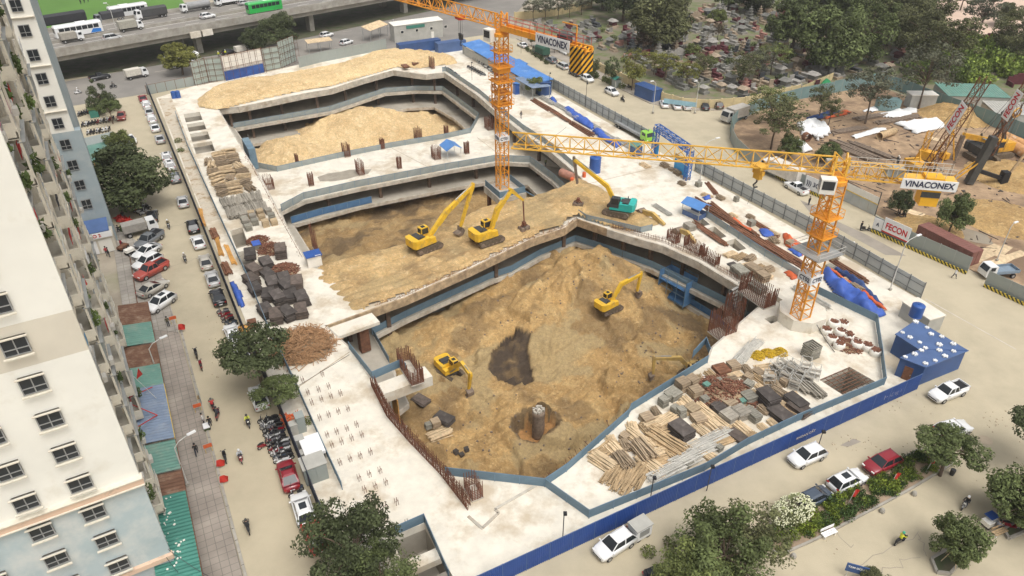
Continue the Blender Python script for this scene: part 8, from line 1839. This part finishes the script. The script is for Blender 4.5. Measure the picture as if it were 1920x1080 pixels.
lattice_crane('lattice-boom crawler crane at the right edge with white lettered sign',(1838,300),(1945,130),20,'rig_dark',.6)
# drilling rig
base=P(1862,290,.03); t=thing('drilling_rig','yellow and black drilling rig with folded mast in the neighbouring yard','drilling rig',base,head(1862,290,1780,300)); crawler(t,0,5.5,4.2)
b=B(); b.prism([(-3,-1.6),(2,-1.6),(2,1.6),(-3,1.6)],1.2,3); b.build('house','rig_yellow',t); b=B(); b.box((1,1.4,2.9),(1.8,1.1,2)); c=b.build('cab','rig_yellow',t); b=B(); b.box((1.95,1.4,3),(.05,.9,1.3)); b.box((1,1.98,3),(1.4,.05,1.2)); b.build('window','glass',c)
b=B(); b.bar((1,0,3),(9.5,0,5.2),.8,1); b.build('mast','rig_yellow',t); b=B(); b.bar((-1,.3,3.4),(2,.3,9.5),.5,.6); b.bar((1.5,-.4,3),(-2,-.4,8.5),.3); b.build('kelly_bar','rig_dark',t); b=B(); b.tube((9.5,0,5.2),(9.8,0,.5),.5,10); b.build('drill_head','steel_mud',t); b=B(); b.lathe((-2,0,8.8),[(.9,-.2),(1.1,0),(.9,.2)],12,'Y'); b.build('sheave','rig_yellow',t)
for y in (-.6,.6): b=B(); b.tube((.5,y,2.6),(5,y,4.3),.14,8); b.build('cylinder','grey_steel',t)
base=P(1815,345,.03); t=thing('piling_lead','black piling leader leaning over the neighbouring yard','piling rig',base,head(1815,345,1860,345)); b=B(); b.bar((0,0,.2),(1.6,0,9.5),1.3,1.3); b.build('leader','rig_dark',t); b=B(); b.bar((.4,0,3),(6,0,1.2),.7); b.box((6.4,0,1.4),(1.2,1.4,2.4)); b.build('hammer','black',t); b=B(); b.bar((6.5,0,.3),(13,0,19),.35); b.build('pole','wood',t); b=B()
for y in (-.5,.5): b.bar((-4,y,.2),(.7,y,5),.2)
b.build('stay','rig_yellow',t)
base=P(1768,300,.03); t=thing('tripod_rig','small yellow tripod rig in the middle of the yard','rig',base,RU); 
for i in range(3): b=B(); b.bar((cos(i*2.1)*2.2,sin(i*2.1)*2.2,0),(0,0,6.5),.22); b.build('leg','rig_yellow',t)
b=B(); b.box((0,0,1),(1.6,1.2,1.2)); b.build('winch','rig_yellow',t)
base=P(1735,300,.03); t=thing('power_pack','yellow power pack with a raised frame near the big pipe','machine',base,RU+.3); b=B(); b.box((0,0,1.1),(3,1.8,1.8)); b.build('body','rig_yellow',t); b=B(); lattice(b,(.8,0,2),(.8,0,6),.9,4,.1,.06,up=(1,0,0)); b.build('frame','rig_yellow',t); b=B(); b.box((0,0,.15),(3.2,2,.3)); b.build('skid','dark_steel',t)
for l,pts in [('excavator boom piece','')][:0]: pass
# sheds beyond the yard
cabin('shed','wide shed with faded green and red roof behind the yard fence','shed',P(1815,190),RV-.6,14,9,2.6,'cabin_grey','roof_green',wins=0,door=False); cabin('shed','low shed with pale roof behind the yard fence at right','shed',P(1895,225),RV-.6,11,8,2.6,'cabin_grey','cabin_grey',wins=0,door=False); car('suv',1845,190,RV-.5,WH,'white car parked among sheds behind the yard'); 
t=thing('tent','pale grey block hut at the back of the yard','hut',P(1722,200,.03),RV-.5); b=B(); b.box((0,0,1.6),(6,3,3.2)); b.build('wall','cabin_grey',t); b=B(); b.box((0,0,3.3),(6.3,3.3,.2)); b.build('roof','white_paint',t)
tarp('bright green debris net by the cemetery wall end',[(1518,172),(1545,155),(1562,158),(1560,172),(1530,180)],1.8,'green_net' if 'green_net' in MT else mat('green_net',(.02,.22,.08),.8,.15,1).name,0,st=.5)
fence('scrap_fence','patched fence of pale sheets by the green net',pp([(1500,176),(1560,150)],0),2,2.2,'flat','cem_wall','wood','fence')
# =====================================================================  street details
def lamp(label,a,z,h,arm,hd,c='pale_steel'):
    t=thing('street_lamp',label,'street lamp',P(*a,z),hd,None); b=B(); b.tube((0,0,0),(0,0,h),.1,8,.06); b.build('pole',c,t); b=B(); pts=[V((0,0,h)),V((arm*.35,0,h+.55)),V((arm,0,h+.75))]
    for p,q in zip(pts,pts[1:]): b.tube(p,q,.05,6)
    b.build('arm',c,t); b=B(); b.box((arm+.35,0,h+.78),(.9,.3,.14)); b.build('lamp_head','white',t); b=B(); b.box((0,0,.2),(.4,.4,.4)); b.build('base','concrete_grey',t)
lamp('street lamp arching over the right road beside the hoarding',(1668,545),0,8,2.2,RV); lamp('street lamp behind the gate portal on the right road',(1312,340),0,7.5,2.5,RV); lamp('street lamp beside the blue cabin office on the cemetery pavement',(1224,212),.12,7,-1.6,RV); lamp('street lamp by the striped kickboard near the yard entrance',(1868,490),0,6,0.6,RV); lamp('street lamp on the left pavement beside rusty roof',(302,720),.12,5.5,1.6,RV+.3); lamp('street lamp on the left pavement near the bottom shopfronts',(352,910),.12,5.5,1.6,RV+.3); lamp('far street lamp in front of the yellow-green tree',(350,105),0,7,-1.5,RV); lamp('street lamp near the curved cemetery pavement',(1303,212),.12,7,-1.5,RV); lamp('tall lamp behind coach on the flyover',(219,60),ZF,7,-1.2,RV)
for x,y,h,l in [(977,100,5,'by the long shed end'),(1030,175,5,'by the grey hoarding start'),(1098,200,5.5,'along the far right hoarding'),(885,150,4.5,'on the right deck strip'),(1055,1010,3.6,'on the near deck edge'),(1218,945,3.8,'by the storage yard corner'),(1325,920,3.5,'before the blue hoarding, middle'),(1530,850,3.2,'before the blue hoarding, right')]:
    t=thing('light_pole','slim site light pole %s'%l,'pole',P(x,y,Z0)); b=B(); b.tube((0,0,0),(0,0,h),.05,6); b.build('pole','dark_steel',t); b=B(); b.box((.1,0,h+.1),(.35,.35,.25)); b.build('floodlight','black',t)
# road markings and wear
def line(name,a,c,w,m='white_paint',z=.012,dash=None):
    p=P(*a,z);q=P(*c,z); d=q-p; L=d.length; b=B()
    if not dash: b.bar(p,q,w,.006)
    else:
        n=int(L/(dash*2.2))
        for i in range(n): b.bar(p.lerp(q,i/n),p.lerp(q,i/n+dash/L),w,.006)
    return struct(b,name,m)
mat('faded_line',(.55,.5,.43),.85,.15,.6)
line('lane_marking',(1735,560),(1905,655),.15,'faded_line'); line('lane_marking',(560,70),(760,45),.15,'faded_line',.02,3); line('lane_marking',(290,135),(330,128),.15,'faded_line',.02); line('lane_marking',(640,50),(720,35),.15,'faded_line',.02)
mat('asphalt_patch',(.3,.265,.22),.9,.12,.3); mat('dust',(.47,.385,.28),.95,.12,.3)
for pts in [[(1570,415),(1625,440),(1700,480),(1660,478),(1600,445),(1555,420)],[(1575,835),(1600,822),(1615,828),(1590,838)],[(1500,375),(1545,392),(1560,408),(1520,400)]]:
    b=B(); z=.009; b.slab(pxy(pts,z),[],z-.003,z); struct(b,'worn_patch','asphalt_patch')
def crack(a,c,n=9,z=.011,w=.05):
    p=P(*a,z);q=P(*c,z); b=B(); pr=p
    for i in range(1,n+1):
        e=p.lerp(q,i/n)+V((random.gauss(0,.18),random.gauss(0,.18),0)); b.bar(pr,e,w,.004); pr=e
    struct(b,'road_crack','asphalt_patch')
for a,c in [((1530,960),(1600,1030)),((1600,1065),(1720,1000)),((308,505),(390,478)),((150,180),(230,185)),((1720,1000),(1740,1040)),((1645,1080),(1720,1045)),((300,430),(350,418))]: crack(a,c)
b=B()
random.seed(9)
for i in range(170):
    k=random.choice([(1830,850,90,60),(1600,830,40,15),(330,600,18,50),(1880,790,40,20),(1700,850,60,20),(1450,1010,120,40),(400,640,12,80),(1700,760,60,20)]); s=random.uniform(.04,.13); b.box(P(k[0]+random.uniform(-1,1)*k[2],k[1]+random.uniform(-1,1)*k[3],.04),(s,s*random.uniform(.5,1.3),.08),random.random()*3)
tag(b.build('road_litter','dust'),'scattered pale rubble and litter on the streets','litter',kind='stuff')
b=B()
for i in range(260):
    k=random.choice([(1050,820,150,50),(900,800,90,60),(1100,560,60,50),(950,600,80,60),(1260,620,60,40),(1180,700,60,60)]); s=random.uniform(.08,.3); q=PUV(k[0]+random.uniform(-1,1)*k[2],k[1]+random.uniform(-1,1)*k[3],-10); 
    if inpoly(*q,shrink(SOUTH,.12)): b.box(W(*q,hsouth(*q)+s*.2),(s,s*.8,s*.7),random.random()*3)
tag(b.build('loose_clods','steel_mud'),'loose clods and stones on the floor of the big pit','stones',kind='stuff')
b=B(); b.lathe(P(1848,825,.0),[(0,.02),(.75,.02),(.78,.0)],8); struct(b,'manhole_cover','dust')
# flags
def flagpole(label,a,z,h,col,hd,lean=.2):
    t=thing('flag',label,'flag',P(*a,z),hd); b=B(); b.tube((0,0,0),(lean*h,0,h),.03,5); b.build('pole','pale_steel',t); b=B(); x=lean*h; b.add([(x,0,h),(x+.45,.12,h-.1),(x+.85,-.05,h-.3),(x+.7,.05,h-1.1),(x+.3,-.1,h-.95),(x-.12,0,h-.85)],[(0,1,4,5),(1,2,3,4)]); b.build('cloth',col,t)
for l,a,c,h in [('red flag in the planted verge, left',(1590,945),'red',1.8),('red flag in the planted verge, middle',(1668,912),'red',1.7),('red flag in the planted verge, right by the feathery tree',(1736,885),'red',2),('green flag behind the feathery tree',(1803,845),'roof_teal',1.8),('orange flag beside the right bench',(1880,975),'orange_tarp',1.6),('red flag by the kerb, upper, on the left pavement',(405,880),'red',1.2),('red flag by the kerb, lower, on the left pavement',(411,910),'red',1.2),('red flag by the broken pavement near the white suv',(334,625),'red',1.4)]: flagpole(l,a,.1,h,c,RV)
for i,(x,y) in enumerate([(327,607),(373,772),(393,848)]):
    t=thing('road_sign','small orange sign on a stand, %s along the left pavement'%('farthest','middle','nearest')[i],'sign',P(x,y,.12),RV); b=B(); b.box((0,0,1.0),(.9,.05,.5)); b.build('panel','orange_tarp',t); b=B(); b.box((-.35,0,.4),(.05,.05,.8)); b.box((.35,0,.4),(.05,.05,.8)); b.build('stand','yellow_line',t)
t=thing('notice_board','pale green board leaning at the kerb','board',P(376,748,.12),RU); b=B(); b.box((0,0,.5),(2,.06,.9)); b.build('panel','grey_green',t); b=B(); b.box((0,.15,.3),(.06,.3,.6)); b.build('prop','wood',t)
t=thing('green_crate','small lime green crate on the kerb beside pedestrians','crate',P(388,803,.12),RU); b=B(); b.box((0,0,.2),(.9,.6,.4)); b.build('crate','plant_green',t); b=B(); b.box((0,0,.42),(1,.7,.05)); b.build('lid','white',t)
# benches
def bench(label,a,hd,m):
    t=thing('park_bench',label,'bench',P(*a,0),hd); 
    for i in range(3): b=B(); b.box((0,-.2+i*.2,.45),(1.7,.16,.06)); b.build('seat_slat',m,t)
    for i in range(2): b=B(); b.box((0,.38,.65+i*.2),(1.7,.05,.16)); b.build('back_slat',m,t)
    for s in (-1,1): b=B(); b.box((s*.65,0,.22),(.1,.5,.44)); b.build('leg','white_paint',t)
bench('white bench beside the planted verge',(1553,1004),head(1540,1010,1570,997),'white'); bench('wooden bench under the round tree at right',(1872,1002),head(1855,1010,1890,995),'wood')
# triangular planter with tree
def planter(label,pts):
    c=sum((P(*q) for q in pts),V())/len(pts); t=thing('tree_planter',label,'planter',c); pl=[tuple((P(*q)-c)[:2]) for q in pts]; b=B(); b.prism(pl,.0,.28); b.build('soil','verge',t); b=B()
    for p,q in zip(pl,pl[1:]+pl[:1]): b.bar((p[0],p[1],.18),(q[0],q[1],.18),.25,.36)
    b.build('kerb','concrete_grey',t)
planter('kerbed grass planter around the pruned tree at bottom right',[(1745,1050),(1790,1025),(1805,1050),(1780,1078),(1755,1075)]); planter('kerbed grass planter under the dense tree at right',[(1880,995),(1925,970),(1930,995),(1890,1012)])
t=thing('tree_stakes','pale wooden stakes bracing the pruned tree','stakes',P(1782,1052,.3)); 
for i in range(4): a=i*PI/2; b=B(); b.tube((cos(a)*.9,sin(a)*.9,0),(cos(a)*.2,sin(a)*.2,1.9),.035,5); b.build('stake','wood_pale',t)
# blue notice at the bottom edge, street cart at right
t=thing('signboard','dark blue sign with white lettering at the bottom edge','sign',P(1600,1085),-.35); b=B(); b.box((0,0,1.4),(1.9,.08,1.1)); b.build('panel','cabin_blue',t); o=curve_text('lettering','TẠM DỪNG',.3,'white',t,(0,-.06,1.55),(PI/2,0,0)); b=B(); b.box((-.7,0,.45),(.06,.06,.9)); b.box((.7,0,.45),(.06,.06,.9)); b.build('post','pale_steel',t)
t=thing('vendor_cart','street vendor cart with a dark blue patterned cover by the round tree','cart',P(1852,985),.4); b=B(); b.box((0,0,.6),(1.4,.9,.5)); b.build('cart_body','white_paint',t); b=B(); b.box((.3,.2,1.15),(1.1,.9,.06)); b.build('cover','navy',t); wheels(t,[-.4,.4],.9,.25)
person('person in grey sitting by the wooden bench at right',P(1866,995,-.15),RV,(.2,.2,.22),'ride','hair')
t=thing('bicycle','bicycle with green basket leaning by the tree planter','bicycle',P(1765,1030),.8)
for x in (-.5,.5): b=B(); b.lathe((x,0,.33),[(.29,-.02),(.33,-.02),(.33,.02),(.29,.02),(.29,-.02)],16,'Y'); b.build('wheel','rubber',t)
b=B(); b.tube((-.5,0,.33),(-.1,0,.75),.02,5); b.tube((-.1,0,.75),(.4,0,.78),.02,5); b.tube((.4,0,.78),(.5,0,.33),.02,5); b.tube((-.1,0,.75),(.0,0,.3),.02,5); b.tube((0,0,.3),(.4,0,.75),.02,5); b.build('frame','dark_steel',t); b=B(); b.box((.55,0,.9),(.3,.3,.25)); b.build('basket','roof_teal',t); b=B(); b.box((-.12,0,.9),(.25,.12,.06)); b.build('saddle','rubber',t)
for x,y in [(1653,1003),(1245,880)][:0]: pass
# stone bollards and rubbish bags
for i,(x,y,l) in enumerate([(1487,1045,'at the near end of the verge'),(1653,960,'in the lane beside the verge'),(1713,928,'beyond the middle of the verge')]):
    t=thing('stone_block','small grey stone block %s'%l,'stone',P(x,y)); b=B(); b.lathe((0,0,0),[(.28,0),(.3,.25),(.18,.5),(0,.55)],7); b.build('stone','concrete_grey',t)
t=thing('litter_bin','small dark bin at the right end of the verge','bin',P(1784,890)); b=B(); b.lathe((0,0,0),[(.22,0),(.27,.75),(.24,.8),(0,.78)],10); b.build('bin','dark_steel',t)
for i,(x,y,c,l) in enumerate([(228,412,'red','red sack pile beside the parked box truck'),(240,418,'red','smaller red sack beside the parked box truck'),(236,430,'plant_green','green sack pile behind the parked box truck')]):
    t=thing('sack_pile',l,'sacks',P(x,y,.1)); b=leafball(40,.8,.5,(1.3,1,.6)); b.v=[(a,c_,z+.4) for a,c_,z in b.v]; b.build('sacks',c,t); b=B(); b.lathe((0,0,0),[(1,0),(.8,.45),(.3,.75),(0,.8)],9); b.build('bundle',c,t,True)
t=thing('handcart','three-wheeled handcart on the forecourt','cart',P(245,477,.1),RV+.5); b=B(); b.box((0,0,.7),(1.5,1,.12)); b.box((0,0,.9),(1.4,.9,.3)); b.build('tray','white_paint',t); wheels(t,[-.4,.4],1.1,.3)
t=thing('handcart','rusty cargo tricycle on the forecourt','cart',P(232,468,.1),RV+.8); b=B(); b.box((0,0,.6),(1.7,1,.35)); b.build('tray','rust',t); wheels(t,[-.5,.5],1.1,.3)
# canopy and play yard beside the round tree
for l,a,c,z,m in [('grey-green canopy roof over scooters beside the round tree, upper',(195,280),(3.5,7),3.2,'grey_green'),('grey-green canopy roof over scooters beside the round tree, lower',(180,298),(4,7),2.8,'roof_green')]:
    cabin('canopy',l,'canopy',P(a[0],a[1]+18),RV+.25,c[1],c[0]*1.6,z,None,m,open_=True,slope=.8)
t=thing('awning_sign','white slogan banner on the scooter canopy','banner',P(202,262,3),RV+.2); b=B(); b.box((0,0,0),(5,.06,1)); b.build('cloth','white',t); curve_text('lettering','Photo',.6,'black',t,(.6,-.05,0),(PI/2,0,0))
t=thing('storage_bin','dark green skip bin among scooters by the far block','bin',P(178,218),RU); b=B(); b.box((0,0,1),(2.6,1.8,1.8)); b.build('body','roof_teal',t); b=B(); b.box((0,0,1.95),(2.8,2,.15)); b.build('lid','plant_green',t)
for l,a,m in [('blue play panel under the round tree','x','tank_blue')]: 
    t=thing('play_frame','wooden play frame with blue panel under the round tree','play frame',P(188,315),RV); b=B(); b.box((0,0,.9),(1.4,.1,1.4)); b.build('panel',m,t); b=B()
    for x in (-1.4,-.7,.8): b.box((x,0,1.2),(.15,.15,2.4))
    b.box((-1,0,2.2),(1.2,.15,.15)); b.build('frame','orange_steel',t)
b=B(); 
t=thing('kerb_barrier','rusty pipe rail along the slanted parking row','rail',P(245,486,.1)); q=P(262,592,.1)-P(245,486,.1); b.tube((0,0,.4),q+V((0,0,.4)),.06,6)
b.build('rail','rust',t); 
for i in range(6): b=B(); b.tube(q*i/5,q*i/5+V((0,0,.42)),.05,5); b.build('post','rust',t)
t=thing('orange_cabin','rusty-brown tin box and orange drum beside the left fence','drum',P(474,612,Z0),.4); b=B(); b.box((0,0,.5),(1.2,1,1)); b.build('box','rust',t); b=B(); b.lathe((-1.3,-1,0),[(0,.8),(.75,.8),(.75,0)],14); b.build('drum','beam_orange',t)
heap('red_pipe_heap','red plastic pipes piled between electrical cabinets','pipes',P(548,790,Z0),1.2,.6,60,1.6,.08,'orange_tarp')
# cables
def cable(label,a,c,z0,z1,sag,r=.03):
    p=P(*a,z0);q=P(*c,z1); t=thing('cable',label,'cable',p); b=B(); n=14; pr=V()
    for i in range(1,n+1):
        s=i/n; e=(q-p)*s+V((0,0,-sag*4*s*(1-s))); b.tube(pr,e,r,5); pr=e
    b.build('wire','dark_steel',t)
cable('thin black cable lying across the left deck',(540,735),(655,665),Z0+.03,Z0+.03,0); cable('overhead wire from the pale block to the bottom street, upper',(315,1030),(400,1085),6,3,.3,.025); cable('overhead wire from the pale block to the bottom street, lower',(312,1045),(345,1085),6,3,.3,.025)
cable('black cable hanging across the right strip behind the mast',(995,265),(1062,238),3,4,1.0)
cable('orange hose running from crane base to storage bags',(1530,606),(1565,660),1.5,Z0+.1,.2,.05)
# graffiti on the blue hoarding
for px,py,tx,s in [(1700,748,'Hoàng 0983',1.0),(1517,822,'KHOAN CẮT',.5)]:
    p=P(px,py,1.0); u,v=UVof(p); o=curve_text('graffiti',tx,s,'faded_line',None,W(37.05,v,1.15),(PI/2,0,RV),False); tag(o,'pale hand-painted writing on blue hoarding, %s'%('beside the guard house' if px==1700 else 'above the white crossover'),'graffiti')
# site lettering on the hoarding beside the far gate etc.

# mixed piles
random.seed(14)
for i in range(26):
    u=56+i*2.05; v=random.uniform(87,92.5); k=i%4
    if k==3: box_stack('small timber cube in the mixed piles along the right hoarding',W(u,v,Z0),RU,random.uniform(.8,1.2),random.uniform(.5,1),random.choice(['box_grey','board_brown']),'mixed cubes along the right hoarding')
    else: stack('plank_stack','mixed timber pile along the right hoarding','timber',W(u,v,Z0),RU+random.gauss(0,.15),[PLM2[0],PLK[1],STEELB[0]][k] if k<2 or u<100 else PLM2[1],'mixed timber along the right hoarding',random.uniform(.6,.9))
# thin summer haze over the whole place
mz=bpy.data.materials.new('haze'); mz.use_nodes=True; n_=mz.node_tree.nodes; n_.clear(); o_=n_.new('ShaderNodeOutputMaterial'); pv=n_.new('ShaderNodeVolumePrincipled'); pv.inputs['Color'].default_value=(.95,.95,.93,1); pv.inputs['Density'].default_value=.00018; mz.node_tree.links.new(pv.outputs[0],o_.inputs['Volume']); MT['haze']=mz
b=B(); b.box((150,150,24),(3000,3000,90)); tag(b.build('haze','haze'),'thin pale haze over the whole place','haze',kind='stuff')
